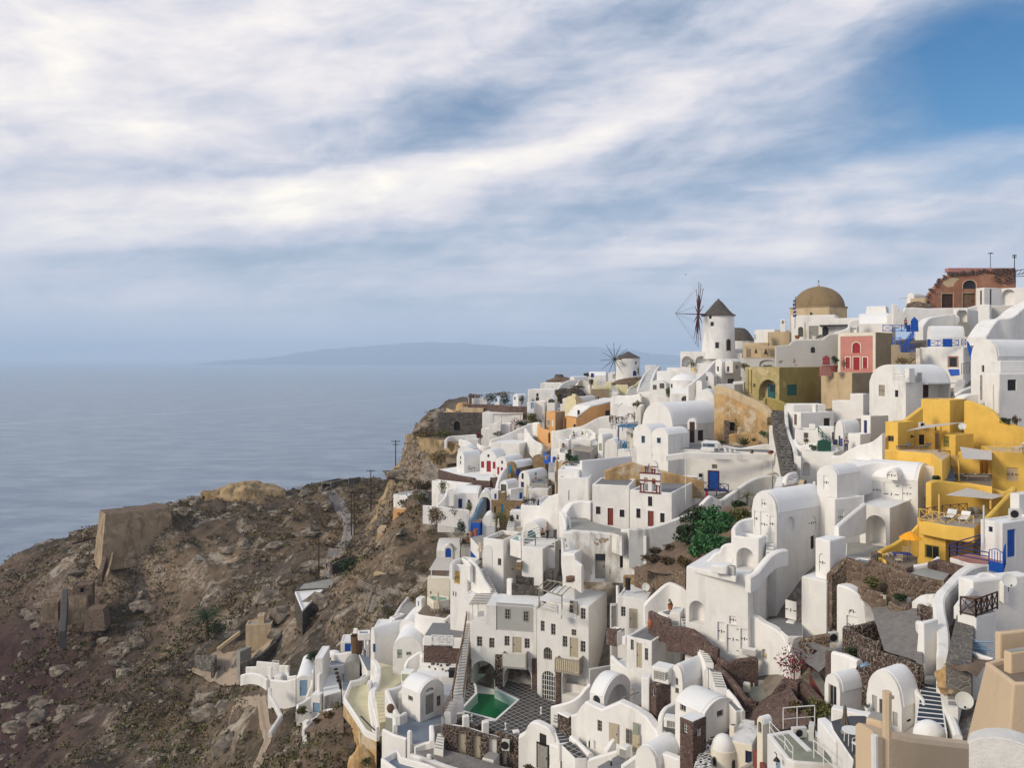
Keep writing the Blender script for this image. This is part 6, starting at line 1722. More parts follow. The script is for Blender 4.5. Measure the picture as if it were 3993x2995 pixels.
block(_bu,'white arched hood over tall door of barrel church',1190,1286,1300,830,900,117.7,12,ah=_aE,am=782,dep=1.2,ak=_ck,aw=0).ops(0,[(_Y,1213,816,1270,915,_e,{_ak:False})])
H=block(_f,'white church annex gable with a blue window, left of pair',607,800,985,930,1290,113.5,34,ah=_aE,am=852,cp=True);H.ops(0,[(_l,696,967,733,1045,_am,{_B:2,_6:1,_at:_b})])
H=block(_f,'white church annex gable with a smaller blue window, right of pair',802,982,1210,955,1200,111,36,ah=_aE,am=893);H.ops(0,[(_l,862,988,904,1047,_am,{_B:2,_6:1,_at:_b})])
f=block('retaining_house','huge plain white retaining house with one blue door below barrel church',580,2130,2140,1150,1620,108,5,dep=9,ag=0,af=_r)
f.ops(0,[(_o,1420,1352,1524,1550,_Z,{_at:_ai}),(_a6,1455,1276,1512,1322,_c)])
ab(_d,'low white parapet on top of huge retaining house',tl('960,1172,107.8;1200,1140,107.6;1400,1148,107.4;2100,1165,107'),.8,.4,_b,False)
ab(_d,'rear white garden parapet in front of spiky agaves',tl('1480,1050,113.5;1620,1075,113;1750,1100,112.5;1850,1085,112.2;2000,1060,111.8;2100,1055,111.5'),1.8,.4,_b,True)
R=root('outdoor_kitchen','white canopy with a small blue cupboard on church terrace',_bF,tuple(W(1440,1125,110)));mb=MB()
for x in(1350,1530):mb.tube([W(x,1135,110),W(x,1045,110)],.07,5)
mb.obj(_bb,_g,R);mb=MB().prism([W(1335,1050,109.4),W(1545,1055,109.4),W(1510,1030,112),(W(1380,1020,112))],aa((0,0,.12)));mb.obj(_aW,_q,R);mb=MB().cbox(W(1440,1120,110.6),1.,.5,.9);mb.obj(_cz,_y,R)
block('white_table_block','white masonry table blocks on church terrace',1335,1480,1490,1100,1145,108.6,6,dep=1.2,ag=0,ak=_az,aw=0)
R=root('striped_loungers','row of striped deck boards leaning by church terrace parapet','boards',tuple(W(1650,1140,109)));
for i in range(5):mb=MB().prism([W(1580+i*26,1100+i*6,109.5),W(1602+i*26,1098+i*6,109.5),W(1612+i*26,1145,108.2),W(1590+i*26,1145,108.2)],aa((0,0,.06)));mb.obj(_b5,[_g,_c][i%2],R)
aj('dark low shrubs along foot of barrel church flank',1440,1035,113.5,130,35,_h,200,.09);aj('dark low shrubs below ochre wall at church corner',1560,1060,113,110,40,_h,200,.09)
bc('row of potted flowers on retaining house parapet',1885,1160,107.2,40,18,_aa,_ac,2);bc('red potted flowers at lane end of retaining house parapet',2085,1160,106.9,70,16,_aa,_aS,1.5)
ac('air conditioner beside blue door on retaining house',1338,1425,107.2,60,58,3)
aC('blue_balcony_rail','dark blue crossed balcony railing at blue door of retaining house',[(1368,1555,106.4),(1632,1580,106)],1.05,_w,'x',.045,1.1)
R=root('balcony_slab','thin blue balcony floor under blue door',_bP,tuple(W(1500,1570,107)));mb=MB();z=W(1368,1556,106.4).z;a,b_=W(1366,0,106.4),W(1634,0,106.4);mb.box((a.x,a.y,z-.12),(b_.x-a.x,0,0),(0,1.8,0),(0,0,.1));mb.obj('deck',_w,R);mb=MB();p=W(1505,1570,106.5);mb.tube([p-aa((0,0,2.5)),p],.07,5);mb.obj(_bb,_w,R)
aM(_bD,'tall bare white flagpole before bell church',1172,1650+70,1168,1112,96,.045,_g,_bD)
aJ(2150,1750,800)
block(_a,'tall white house with a lit sloping roof left of bell church',303,328,872,132,620,104.5,50,ag=0,aL={3:_s})
H=block(_a,'white stepped wall house with small lamp, left end of bell church group',72,400,440,322,760,102,8,dep=4,ag=.2,aF=.2)
block(_a,'small white stepped block on left end wall by blue stairs',70,300,312,232,400,104,10,dep=3,ag=.2)
ab(_0,'smooth white curved skirting wall left of bell church',tl('125,690,98.5;200,590,99.5;330,560,99.6;440,570,99'),3,1.,_b,True)
aM(_cc,'dark wall lamp on a pipe on white stepped wall house',188,555,190,450,101.4,.05,_j,_bX)
ab('ochre_gable_wall','rough ochre gable wall behind bell church roof',tl('575,238,103.5;700,190,103.5;868,142,103.5;1000,186,103.5;1160,226,103.3;1420,290,103;1645,350,102.6'),3,.6,_ay,False,520)
H=block('bell_church','left wing of white bell church with red-brown door and grey flat roof',440,840,850,400,850,97.5,8,af=_r,dep=6,ag=.15)
H.ops(0,[(_l,480,624,531,708,_ai,{_B:1,_6:2,_at:_s}),(_o,606,641,668,828,_aN,{_at:_s}),(_l,736,658,789,740,_e,{_B:1,_6:2,_at:_s})])
H=block('bell_church','right wing of white bell church under tiered bell gable',845,1300,1645,478,900,94.5,16,af=_r,ag=.15)
f=H.ops(0,[(_l,916,646,962,750,_ai,{_B:1,_6:2,_at:_s}),(_l,1042,516,1089,622,_ai,{_B:1,_6:2,_at:_s}),(_o,1040,671,1104,840,_aN,{_at:_s}),(_l,1173,696,1222,798,_ai,{_B:1,_6:2,_at:_s})])
T=f
R=root('bell_gable','white two-tier bell gable with dark red trim and cross on church','bell gable',tuple(W(1065,480,95.3)))
def gp(x,y):return(T.s_(x),T.z_(x,y))
def cm(cP,d0,d1,name,aE,di=()):
 mb=MB();T.pr(mb,[gp(*p)for p in cP],d0,d1);o=mb.obj(name,aE,R)
 FF=aR(aa((T.o.x,T.o.y)),T.e*T.len,R,o)
 for c in di:a,b_,z0,z1,aD=FF.prof(*c,1);FF.cut(aD,1.5)
 return o
cm(tl('958,478;1172,478;1172,262;958,262'),-.05,.55,'lower_tier',_b,[(1000,306,1044,462),(1084,318,1128,468)])
cm(tl('1012,268;1140,268;1140,172;1118,140;1090,128;1060,132;1030,150;1012,175'),-.02,.5,'upper_tier',_b,[(1044,158,1080,265)])
mb=MB()
for y in(262,342,470):T.bx(mb,*sorted((gp(952,y)[0],gp(1178,y)[0])),T.z_(1065,y+8),T.z_(1065,y-4),-.16,-.04)
T.bx(mb,*sorted((gp(1006,190)[0],gp(1145,190)[0])),T.z_(1070,196),T.z_(1070,188),-.12,-.01);mb.obj('cornice',_cv,R)
for x,y0,y1 in((966,378,455),(996,382,458),(1136,400,472),(1168,408,478),(1018,208,258),(1042,212,262),(1088,222,268),(1114,226,272)):
 mb=MB();p0,p1=T.pos(*gp(x,y1),-.12),T.pos(*gp(x,y0),-.12);mb.tube([p0,p1],.06,6);mb.cbox(p1,.2,.2,.1);mb.obj('column',_cv,R)
mb=MB();p=T.pos(*gp(1080,128),.2);mb.tube([p-aa((0,0,.2)),p+aa((0,0,.95))],.035,4);mb.tube([p+aa((-.22,0,.62)),p+aa((.22,0,.62))],.035,4);mb.obj('cross',_g,R)
mb=MB();a=T.pos(*gp(1042,345),.2);b_=T.pos(*gp(1116,350),.2);m_=a.lerp(b_,.5)-aa((0,0,.45));mb.prism([a,b_,m_+aa((.35,0,.05)),m_,m_-aa((.3,0,-.1))],aa((0,.05,0)));mb.obj('red_cloth',_T,R)
mb=MB();p=T.pos(*gp(1080,452),.25);mb.lathe(p,tl('.22,0;.1,.12;.12,.6;.2,.75;.2,.85'),10);mb.obj('stone_post',_b,R)
ao('church_terrace','worn grey stone terrace in front of bell church',tl('165,868;180,730;372,745;460,800;760,870;940,870;760,945;640,905'),92.6,2.2,0,_D,_i,0)
ab(_d,'white curved parapet at left end of church terrace',tl('95,670,95;130,720,94;150,800,93;150,870,92'),1.6,.35,_b,True);ab(_d,'thin inner white parapet curl beside church terrace',tl('155,700,96;185,740,95;200,800,94;205,860,93'),1.2,.2,_b,True)
H=ab('white_vault_front','peeling old white vault front with two dark doors below church terrace',tl('130,893,91.5;300,888,91.3;560,898,91.2;680,925,91;790,1000,90.8;860,1080,90.6;900,1180,90.5;905,1310,90.4'),5,1.,_D,True,1420,ak=_ah,faces=True)
F0=aR(H.P[0],H.P[2]-H.P[0],H.root,H.obj);F0.o=F0.o+F0.n*.5
H.ops(F0,[(_o,472,1135,582,1405,_aC,{_I:.25}),(_o,738,1112,815,1285,_e,{_I:.25}),(_Y,384,1215,447,1310,_b,{_ak:False}),(_Y,608,1228,674,1332,_s,{_ak:False})])
mb=MB();rr=random.Random(9)
for(cx,cy,w_,h_,k)in((530,1000,120,40,14),(650,1120,50,70,12),(680,1350,110,60,14),(430,1350,60,70,8),(845,1180,30,90,8),(160,1030,20,60,5)):
 for i in range(k):
  x,y=cx+rr.uniform(-w_,w_)/1.6,cy+rr.uniform(-h_,h_)/1.3;r=rr.uniform(9,24);n_=7
  T_=[(F0.s_(x+r*math.cos(6.28*j/n_)*rr.uniform(.5,1.2)),F0.z_(x,y+r*math.sin(6.28*j/n_)*rr.uniform(.5,1.1)))for j in range(n_)]
  F0.pr(mb,T_,-.012-.004*i,.02)
o=mb.obj('bare_patches',_N,H.root);o['kind']=_bT
mb=MB();F0.bx(mb,F0.s_(478),F0.s_(576),F0.z_(520,1205),F0.z_(520,1145),0.,.2);mb.obj('door_window',_aM,H.root)
block(_a,'white stepped buttress left of peeling vault front',118,252,335,1135,1420,89,22,ag=0)
ab(_d,'stepping white parapet descending left of peeling front',tl('125,960,90.4;140,1140,89.6;250,1140,89;262,1200,88.6;335,1255,88'),3,.4,_b,False)
R=root('wooden_keg','old brown wooden keg lying on white roof by peeling front','keg',tuple(W(205,1440,86.5)));mb=MB();c=W(205,1405,86.5);ln=M(95,86.5)/2;r=M(36,86.5)
for eA in(1,):
 prof=tl('.82,-1;.95,-.5;1,0;.95,.5;.82,1');n_=14;vs=[c+aa((ln*t,.1*t,0))+aa((0,math.cos(6.2832*j/n_),math.sin(6.2832*j/n_)))*r*q for q,t in prof for j in range(n_)]
 mb.add(vs,[[k*n_+j,k*n_+(j+1)%n_,(k+1)*n_+(j+1)%n_,(k+1)*n_+j]for k in range(4)for j in range(n_)]+[list(range(n_)),[4*n_+j for j in range(n_)]])
mb.obj('barrel',_ap,R)
ab(_m,'square white wall end below church terrace corner',[(755,868,91),(860,872,90.6),(955,870,90.4)],2,.5,_b,False);block(_a,'plain white block under wall end by garden',770,1025,1060,945,1200,89.5,12,dep=2,ag=0)
aJ(2450,1650,800)
ab(_m,'long white wall sweeping diagonally down past bell church to garden',tl('1600,558,98;1470,570,97.5;1340,605,96.5;1210,680,95;1090,765,94;985,825,93;890,785,92.6;840,810,92.2;720,930,91.6;600,995,91.2;400,1072,90.6;200,1130,90;0,1140,89.6'),4.2,.55,_D,True)
ab('dark_bank','dark rubble filling behind diagonal wall under blue balcony',[(880,810,94.5),(980,790,96),(1080,770,97)],2,.8,_V,False)
R=root('red_door','narrow red door at crook of diagonal wall',_o,tuple(W(845,825,93.4)));mb=MB();p=W(845,825,93.4);mb.cbox(p,M(28,93.4),.1,M(88,93.4));mb.obj('leaf',_T,R)
def aP(name,ai,P,aE,aH='structure',b3=14,bA=.25,on=0):
 """rough ground patch through four corner points (x,y,D), counter-clockwise"""
 Q=[W(*p)for p in P];mb=MB();vs=[]
 for i in range(b3+1):
  for j in range(b3+1):
   s_,t=i/b3,j/b3;p=Q[0].lerp(Q[1],s_).lerp(Q[3].lerp(Q[2],s_),t);vs.append(aa((p.x,p.y,(float(cZ(p.x,p.y))+.35 if on else p.z)+bA*noise.fractal(p*.6,1,2,4))))
 mb.add(vs,[[i*(b3+1)+j,(i+1)*(b3+1)+j,(i+1)*(b3+1)+j+1,i*(b3+1)+j+1]for i in range(b3)for j in range(b3)])
 return aQ(mb.obj(name,aE,None,aA=1.5,aI=False),aH)
aP(_bt,'',tl('60,1620,84;640,1640,79;1330,1020,77;700,1110,87.5'),_aj,bA=.35)
aP(_bt,'',tl('640,1190,87;1000,1150,82;1340,900,81;1060,900,89'),_aj,bA=.3)
rr=random.Random(21)
for k,(x,y,D,w_,h_,n_,aN)in enumerate(((760,1130,86,220,210,900,'dark green fig shrub at upper left of garden'),(940,1080,84,260,160,1000,'green vine mass high in garden under palm'),(660,1330,83,280,220,1000,'dark green shrub at lower left of garden'),(880,1290,81,320,220,1300,'bright green leafy vine mass in middle of garden'),(780,1470,79.5,280,230,1100,'bright green vine tumbling to bottom of garden'),(1060,1200,80,240,200,900,'bright green vine mass beside curved patio wall'),(1200,1060,81,260,120,800,'grassy olive shrub below white shuttered vault'),(980,1400,78,180,190,700,'bright green vine touching stepped patio wall'),(1200,930,85,180,80,500,'dark bush at foot of palm in garden'))):
 aj(aN,x,y,D,w_*1.15,h_*1.1,_ac if 'green' in aN and 'dark' not in aN else(_n if _cG in aN else _h),int(n_*1.1),.17,'garden_shrub',True,14)
aj('thin fig sapling rising against diagonal wall',610,1120,87.5,130,130,_h,160,.13,'sapling',True,6,_bm)
cY('small dusty palm at top of garden by shuttered vault',1275,905,84,190,230,_n,22)
for k,(x,y,D,w_,h_,aN)in enumerate(((300,1420,87,200,90,'dry purple-brown brush by wall at garden edge'),(260,1500,84,240,80,'dry brown brush in lower garden'),(470,1400,85,200,100,'dark dry brush below diagonal wall'),(600,1560,80,160,120,'ochre-brown dry shrub above dry-stone terrace'),(420,1520,82,220,70,'flattened brown brush between garden stones'))):
 aj(aN,x,y,D,w_,h_,_K if k!=3 else _S,420,.13,'dry_brush',True,12)
ab(_cO,'rough brown dry-stone terrace wall below garden',tl('90,1545,87;300,1565,84;480,1580,81;640,1600,79'),3,.6,_t,True);ab(_cO,'lower rough dry-stone wall behind satellite dishes',tl('-40,1640,88.5;120,1640,87;300,1655,84;420,1670,82'),2.4,.5,_ae,True)
aM('wooden_post','pale wooden post at left end of dry-stone wall',128,1570,126,1512,86.4,.06,_aP)
H=block(_f,'white vaulted house with hinged white shutters and door above garden',1332,1600,2120,972,1640,72.5,36,ah=_aE,am=755)
H.ops(0,[(_A,1358,950,1396,1115),(_A,1424,958,1502,1232),(_A,1524,1006,1576,1176),(_A,1436,826,1490,915)])
H.ops(3,[(_W,1706,1012,1794,1178,{_v:1,_I:.22}),(_A,1944,1000,2026,1160,_M,{_v:1}),(_l,1965,1218,2006,1360,_e,{_B:1})])
H=block('white_patio_house','white patio house with a big arched niche below shuttered vault',1128,1408,1492,1252,1680,69,20,ag=.45);H.ops(0,[(_W,1166,1346,1354,1640,{_v:1,_I:1.2})])
ab(_d,'curved white patio wall climbing to shuttered vault',tl('1132,1140,70.6;1165,1090,71.2;1225,1045,71.8;1335,1022,72'),2.6,.35,_b,True)
ab(_d,'scalloped white stepping wall beside green vines',tl('690,1512,72.6;800,1500,72.6;870,1470,72.6;925,1410,72.6;985,1385,72.6;1005,1335,72.6;1060,1302,72.6;1130,1296,72.4'),3,.35,_b,True)
ao('white_patio','small white patio with basin beside big arched niche',tl('655,1545;1160,1660;1190,1600;980,1525;720,1515'),70.8,.5,0,_b,_i,.25,ak=_bd)
block(_a8,'white masonry bench block on small patio',890,1060,1075,1555,1640,67.4,16,dep=.8,ag=0,ak=_az,aw=0)
block('grey_cupboard','grey cupboard box beside arched niche on small patio',1068,1145,1155,1552,1650,67.6,16,dep=.5,ag=0,ak=_cz,aw=0,wall=_L,af=_i)
ab('white_arch_stair','thick white flying stair parapet arching to shuttered vault',tl('1290,1650,65.6;1370,1600,66;1440,1510,66.6;1520,1420,67.2;1610,1372,67.6;1695,1360,68'),1.3,.6,_b,True)
an(_z,'white steps tucked behind flying stair parapet',(1480,1470,68.6),(1560,1480,68.4),(1490,1290,70.4),(1570,1290,70.2),5,_b,_i)
aJ(2000,1400,600)
ab(_d,'white terrace wall below orange house with a rounded corner',tl('560,1035,158;700,1020,157;860,985,157;1000,960,156;1240,840,156;1390,815,156'),4,.5,_b,True)
H=block(_a,'white roof terrace block with a curved rear wall and potted plant',660,1120,1240,1170,1340,143,16,ag=.4,af=_q);ab(_d,'curved white rear wall of roof terrace with potted plants',tl('820,1100,149;900,1040,150;1000,1000,150;1100,1010,149;1200,1080,147'),2.5,.4,_b,True)
bc('potted green plant by curved roof terrace wall',875,1115,147.5,40,20,_aa,_h,3);bc('second potted plant on curved roof terrace beside a pale chair',1000,1090,148,36,16,_aa,_h,2);a6('pale green chair on curved roof terrace',1060,1100,148,0,_aq,1.3)
block(_a,'small white square rooms with plants below roof terrace',668,800,815,1170,1340,140,10,ag=.4,dep=3).ops(0,[(_C,680,1290,745,1345,_G)]);bc('potted plant on small white square rooms',722,1278,139.8,50,18,_aa,_h,3)
ao(_a4,'grey boarded canopy roof below roof terrace dish',tl('830,1290;1130,1330;1200,1270;940,1235'),138,.3,0,_c,_c,0,ak=_aW);bG('white satellite dish beside grey boarded canopy',1172,1205,139,92,d=(.1,-.85,.4))
H=block(_f,'narrow white vault with tall green shutters right of dish',1222,1290,1440,1140,1330,136,35,ah=_aE,am=1085);H.ops(0,[(_C,1235,1215,1280,1320,_aq)])
block(_a,'white rooms stacked left of blue pergola terrace',1230,1500,1520,1010,1250,141,15,ag=.2);block('white_dome_room','low white rounded roof room under blue pergola terrace',1320,1500,1520,1230,1320,131,12,ah=_aE,am=1160,dep=4)
block(_a,'white restaurant terrace block with railing left of barrel church',1400,1640,1800,925,1080,145,20,ag=.1)
aC(_cD,'dark red restaurant terrace railing left of barrel church',[(1388,905,146),(1490,930,144.5),(1640,930,144.5)],1.,_e,'x',.045,1.1)
for i,(x,y,aN)in enumerate(((1450,880,'dark restaurant table at left end of railing terrace'),(1540,890,'dark restaurant table in middle of railing terrace'),(1690,850,'dark restaurant table near barrel church gable'))):aU(aN,x,y,147-i*.2,.9,_e,False)
for i,(x,y,aN)in enumerate(((1415,885,'dark chair left of restaurant tables'),(1500,900,'dark chair between first two restaurant tables'),(1590,905,'dark chair right of middle restaurant table'),(1640,860,'dark chair beside table near barrel church'),(1730,860,'dark chair closest to barrel church gable'))):a6(aN,x,y,146.8-i*.1,i*1.3,_e,1.1,'restaurant chairs')
a7('waiter figure standing at restaurant terrace by church gable',1745,905,145.5,1.7,_bv,1.,_ag,_aw)
R=root('blue_pergola','blue slatted pergola roof on dark blue posts beside annex gables',_ab,tuple(W(1520,1180,119)));
for x,y0,y1,D in((1520,1180,965,118.5),(1735,1030,985,120)):mb=MB().tube([W(x,y0,D),W(x,y1,D)],.07,6);mb.obj(_bb,_w,R)
mb=MB()
for i in range(9):a=W(1508+i*27,966+i*3,118.4);b_=W(1560+i*27,942+i*2,122);mb.tube([a,b_],.07,4)
mb.tube([W(1505,968,118.4),W(1740,990,118.4)],.08,5);mb.tube([W(1550,945,122),W(1785,945,122)],.08,5);mb.obj('slats',_am,R)
H=block(_a,'white balcony block with blue lattice railing left of annex gables',1508,1690,1725,1310,1420,117,12,ag=.1);aC(_aT,'blue lattice balcony railing on white balcony block',[(1545,1290,116.8),(1668,1305,116.5)],1.1,_am,'x',.04,.8)
block(_bN,'small cream room with green shutter under blue pergola',1645,1735,1745,1000,1180,122,8,wall=_R,ag=.1,dep=3).ops(0,[(_A,1695,1065,1728,1135,_aq)])
for i,(x,y,c,aN)in enumerate(((1450,1010,_w,'dark blue cloth table on blue pergola terrace, left'),(1550,1040,_w,'dark blue cloth table beneath blue pergola'),(1610,1110,_g,'white table by cream room under pergola'))):aU(aN,x,y,124-i,.9,c,True,.75)
for i,(x,y,aN)in enumerate(((1420,1020,'white chair left of blue cloth table'),(1500,1035,'white chair between two blue cloth tables'),(1590,1060,'white chair beside cream room'))):a6(aN,x,y,124-i*.5,i*1.5,_g,1.1,'white pergola terrace chairs')
block('tan_stone_house','rough tan stone house beside blue striped steps',290,470,540,1400,1580,147,20,wall=_ae,af=_i,ag=.2)
an(_bn,'blue and white striped stairs between stone walls',(510,1640,132),(600,1640,132),(520,1490,139),(598,1490,139),9,_b,_aA)
ab('blue_wall','bright blue painted stair wall above striped stairs',[(455,1345,146),(530,1400,143),(600,1405,141)],2.4,.4,_Z,False,1490)
block(_b3,'ochre gate piers right of blue striped stairs',600,625,650,1460,1640,133,30,wall=_J,af=_R,ag=0);block('tan_wall_house','small tan wall hut with pale roof right of striped stairs',630,720,735,1490,1620,133,15,wall=_J,af=_q,ag=.1,dep=3)
bc('clay urn on white wall above tan wall hut',652,1450,137,34,34,_aa,_ac,1.5);bc('big clay urn beside blue stair wall',480,1450,142,50,60,_ay,None)
aj('dark cypress-like bush right of blue stair wall',810,1480,134,130,160,_h,420,.15,_aK,True,8,_bm);aj('dark green bush with white flowers above hedge terrace',890,1490,132,140,110,_ac,320,.14);aj('clipped dark hedge terrace left of tall white house',840,1600,128,220,90,_h,420,.13,'hedge')
block(_a,'white garden wall rooms above striped stairs',545,700,712,1310,1480,141,10,ag=.15,dep=2);block(_a,'white terrace block below clipped hedge',690,955,965,1560,1700,125,8,ag=.1,dep=4)
ab(_m,'low white fence wall with open slots beside dark bushes',[(660,1345,140),(760,1360,138)],1.5,.3,_b,False)
aJ(1500,1250,900)
H=block(_f,'white vault with dark slit windows at left end of red door row',690,762,925,1322,1470,152.5,42,ah=_aE,am=1262);H.ops(0,[(_l,722,1300,732,1330,_e,{_B:1}),(_l,722,1345,732,1378,_e,{_B:1})])
block('white_mound','rounded white roof bank behind red door row',700,850,860,1240,1300,156,8,ah=_aE,am=1205,dep=5,ak='roof mound')
H=block(_f,'white vaulted house with a red door and red shutters',912,1072,1160,1310,1470,151,20,ah=_aE,am=1246);H.ops(0,[(_o,976,1346,1018,1452,_T),(_A,924,1350,954,1413,_T),(_A,1036,1355,1064,1422,_T),(_l,984,1283,1004,1311,_e,{_B:1})])
H=block(_f,'smaller white vaulted house with a pink-red door at right of row',1062,1170,1330,1370,1500,148,30,ah=_aE,am=1312);H.ops(0,[(_o,1079,1405,1099,1476,_T),(_l,1116,1345,1134,1374,_e,{_B:1}),(_A,1112,1408,1134,1440,_T)])
ao(_bs,'white paved terrace in front of red door row',tl('525,1428;700,1480;860,1520;1010,1530;1065,1500;1000,1450;700,1400'),145,.6,2,_b,_q,0.)
ab(_2,'dark red stone terrace wall below red door row',[(524,1430,156.5),(700,1480,149),(860,1508,144.6)],1.75,.5,_u,True);ab(_2,'lower dark red stone wall with flower pots under red doors',tl('848,1530,143.5;1010,1540,143;1012,1505,143.5;1075,1505,143'),1.9,.5,_u,False)
aU('dark terrace table on white terrace before red doors',850,1448,148.5,.8,_j);a6('dark chair on white terrace before red doors',815,1448,148.6,.4,_j,1.1)
block(_a,'long low white house receding under red stone wall',450,785,845,1572,1690,143,38,ag=.15).ops(3,[(_C,785,1582,803,1612,_w)])
aj('leafless flowering shrub before long low white house',562,1670,139,120,130,_n,150,.13)
aJ(1650,1750,800)
H=block('stone_vault','small stone-fronted vault with white roof and blue doors',900,1000,1206,208,300,145,36,wall=_ae,ah=_aE,am=142);H.ops(0,[(_o,924,180,956,262,_am,{_ak:False})]);H.ops(3,[(_o,1005,226,1045,292,_Z,{_ak:False})])
H=block(_f,'white vault with one slit window below stone-fronted vault',1028,1150,1345,336,450,140,34,ah=_aE,am=246);H.ops(0,[(_l,1060,265,1084,327,_w,{_B:1}),(_o,1056,358,1086,415,_w,{_ak:False})])
block('concrete_terrace','grey concrete planter terrace right of slit window vault',1145,1345,1355,375,450,137,6,wall=_i,af=_P,ag=.3,dep=5,ak=_au);bc('clay pot with palm leaf on grey concrete terrace',1212,330,139,30,22,_aa,_h,3);bc('clay pot at right end of grey concrete terrace',1352,375,137,34,28,_aa,_n,1.5)
block(_a,'plain white house below grey concrete terrace',1130,1345,1400,440,580,134,10,ag=.25,dep=4)
ab(_d,'steep white curved stair wall below small stone vault',tl('790,430,138;815,330,140;860,240,143;895,200,145'),4,.5,_b,True)
H=block(_f,'white box house with big grey window and rounded roof',826,912,1030,395,470,135,32,ah=_aE,am=350,af=_q);H.ops(0,[(_C,836,385,898,470,_O)])
H=block(_a,'white open loggia with a blue door under rounded roof box',915,945,1085,440,575,131,45,ag=.15);H.ops(3,[(_o,1038,474,1072,572,_Z)]);
H=block('stone_house','ochre rubble stone house with blue doors and tiny windows',735,1082,1090,560,770,130,6,wall=_ae,af=_q,ag=.2,dep=4);H.ops(0,[(_o,844,602,869,692,_am),(_o,1004,622,1037,667,_Z),(_l,766,625,786,690,_e,{_B:1})])
block('stone_house','upper ochre stone pier between white walls on stone house',810,888,895,475,590,130.6,6,wall=_ae,af=_q,ag=.1,dep=2);block(_a,'white wall section with blue window left of ochre stone pier',736,810,816,450,560,131,6,ag=.1,dep=2).ops(0,[(_C,768,485,792,545,_Z)])
aC('white_sign_frame','small white framed hatch above big blue arch',[(664,498,133),(735,498,133)],1.1,_g,_cI,.05,1.8)
H=block(_f,'white facade with dark blue door and windows left of big arch',340,592,640,482,660,139,10,ah='R',am=425,dep=5);H.ops(0,[(_o,378,540,421,642,_w),(_l,480,550,508,592,_Z,{_B:1})])
H=block(_a,'white wedge house with a bright blue square shutter',155,338,345,500,650,138.5,8,ag=.1,dep=4);H.ops(0,[(_A,252,590,287,627,_Z)]);ab(_d,'white sloping parapet over blue square shutter house',tl('158,600,137.8;235,520,138;262,440,138.3;330,425,138.3'),3,.4,_b,True)
H=block('white_arch_house','big white arched porch with a blue-grey shaded vault',585,738,745,640,800,136,5,ah=_aE,am=468,dep=4,wall=_b);H.ops(0,[(_W,605,522,722,765,{_v:1,_I:2.6}),])
f=H.face(0);mb=MB();a,b_,z0,z1,_=f.prof(668,560,718,745,0);f.bx(mb,a,b_,z0,z1,2.4,2.56);mb.obj(_o,_w,H.root)
ab('blue_grey_ramp','curved blue-grey ramp wall inside big arched porch',tl('500,770,133;560,690,134;600,590,135.2;640,540,136'),2,.5,_y,True)
ab(_m,'long low white garden wall left of big arched porch',tl('0,610,135;160,622,134.5;330,645,134;500,660,133.5'),3,.4,_b,True)
aj('round tan-brown bush in front of long garden wall',140,830,130,230,210,_S,900,.14,_bG,True,14);aj('leafy potted tree at left edge of big arch',510,680,134,120,110,_n,380,.12,_aK,True,7,_bm);aj('dark ivy hanging at garden wall corner',425,940,128,110,200,_h,500,.12,'ivy',False);aj('dark climbing tree beside white facade with blue door',210,560,141,110,220,_n,260,.13,_aK,True,7,_bm);aj('grey leafless bramble on garden wall',340,720,132,110,90,_K,140,.1)
block('blue_shed','dark blue gate shed below big arched porch',510,610,660,800,930,128,20,wall=_Z,af=_ap,ag=0,ak='shed');bc('tall clay amphora beside dark blue gate shed',568,945,127,50,80,_aa,None);bc('clay pot left of amphora by blue shed',522,945,127,34,50,_aa,None)
H=block(_f,'small white quarter vault right of blue gate shed',640,775,790,790,880,128.5,6,ah=_aE,am=715,dep=4);aC(_aT,'thin blue-grey railing in front of small quarter vault',[(640,925,126),(770,930,126)],1.2,_y,_b7,.03,1.4)
ao(_ar,'grey paved terrace with lamps below blue gate shed',tl('510,960;600,1060;740,1040;740,945;640,930'),125,2,0,_b,_i,0)
aj('sage green bush spilling over rock right of quarter vault',850,830,124,220,150,_n,600,.12);aj('dark shrub beside stepping path below stone house',960,800,123,80,80,_h,240,.11);an(_z,'white stepping path beside sage green bush',(900,850,119),(980,860,119),(930,740,126),(990,740,126),6,_b,_i)
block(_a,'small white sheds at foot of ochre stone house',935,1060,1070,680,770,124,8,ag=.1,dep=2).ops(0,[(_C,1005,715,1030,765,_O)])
H=block(_a,'big plain white house with café parapet above person',1056,1230,1500,615,800,108,26,ag=.5);ab(_d,'white curving parapet of café terrace rising to right',tl('1060,610,107.5;1230,615,106.5;1275,600,106;1330,540,105.6;1400,500,105;1480,480,104.5'),4.5,.4,_b,True)
au('tall folded beige parasol on café terrace above person',1120,385,560,610,110,_ag,55);aU('dark terrace table under folded beige parasol',1150,610,109,1.,_j,False,.75,1.6,.3)
for i,(x,y,aN)in enumerate(((1115,612,'dark metal chair left on café terrace'),(1195,606,'dark metal chair right on café terrace'))):a6(aN,x,y,108.6,i*2+.4,_j,1.1,'dark café chairs')
R=root('dark_screen','dark wooden screen at café terrace parapet','screen',tuple(W(1240,612,107)));mb=MB().prism([W(1228,615,107),W(1250,612,107),W(1250,545,107),W(1234,545,107)],aa((0,.08,0)));mb.obj(_Y,_e,R)
H=block(_f,'white cave vault with round teal doorway behind plunge pool',1090,1265,1480,890,1010,102.5,22,ah=_aE,am=800);H.ops(0,[(_o,1124,882,1216,1000,_ct,{_v:1})])
block('white_mound','smooth white sloping roof above round teal doorway',1080,1400,1480,800,900,105,25,ah=_aE,am=695,ak='roof mound')
ao('pool_terrace','grey deck terrace with a standing person and white railings',tl('1080,1060;1425,1070;1425,960;1260,930;1090,960'),97.5,2.5,0,_b,_r,0)
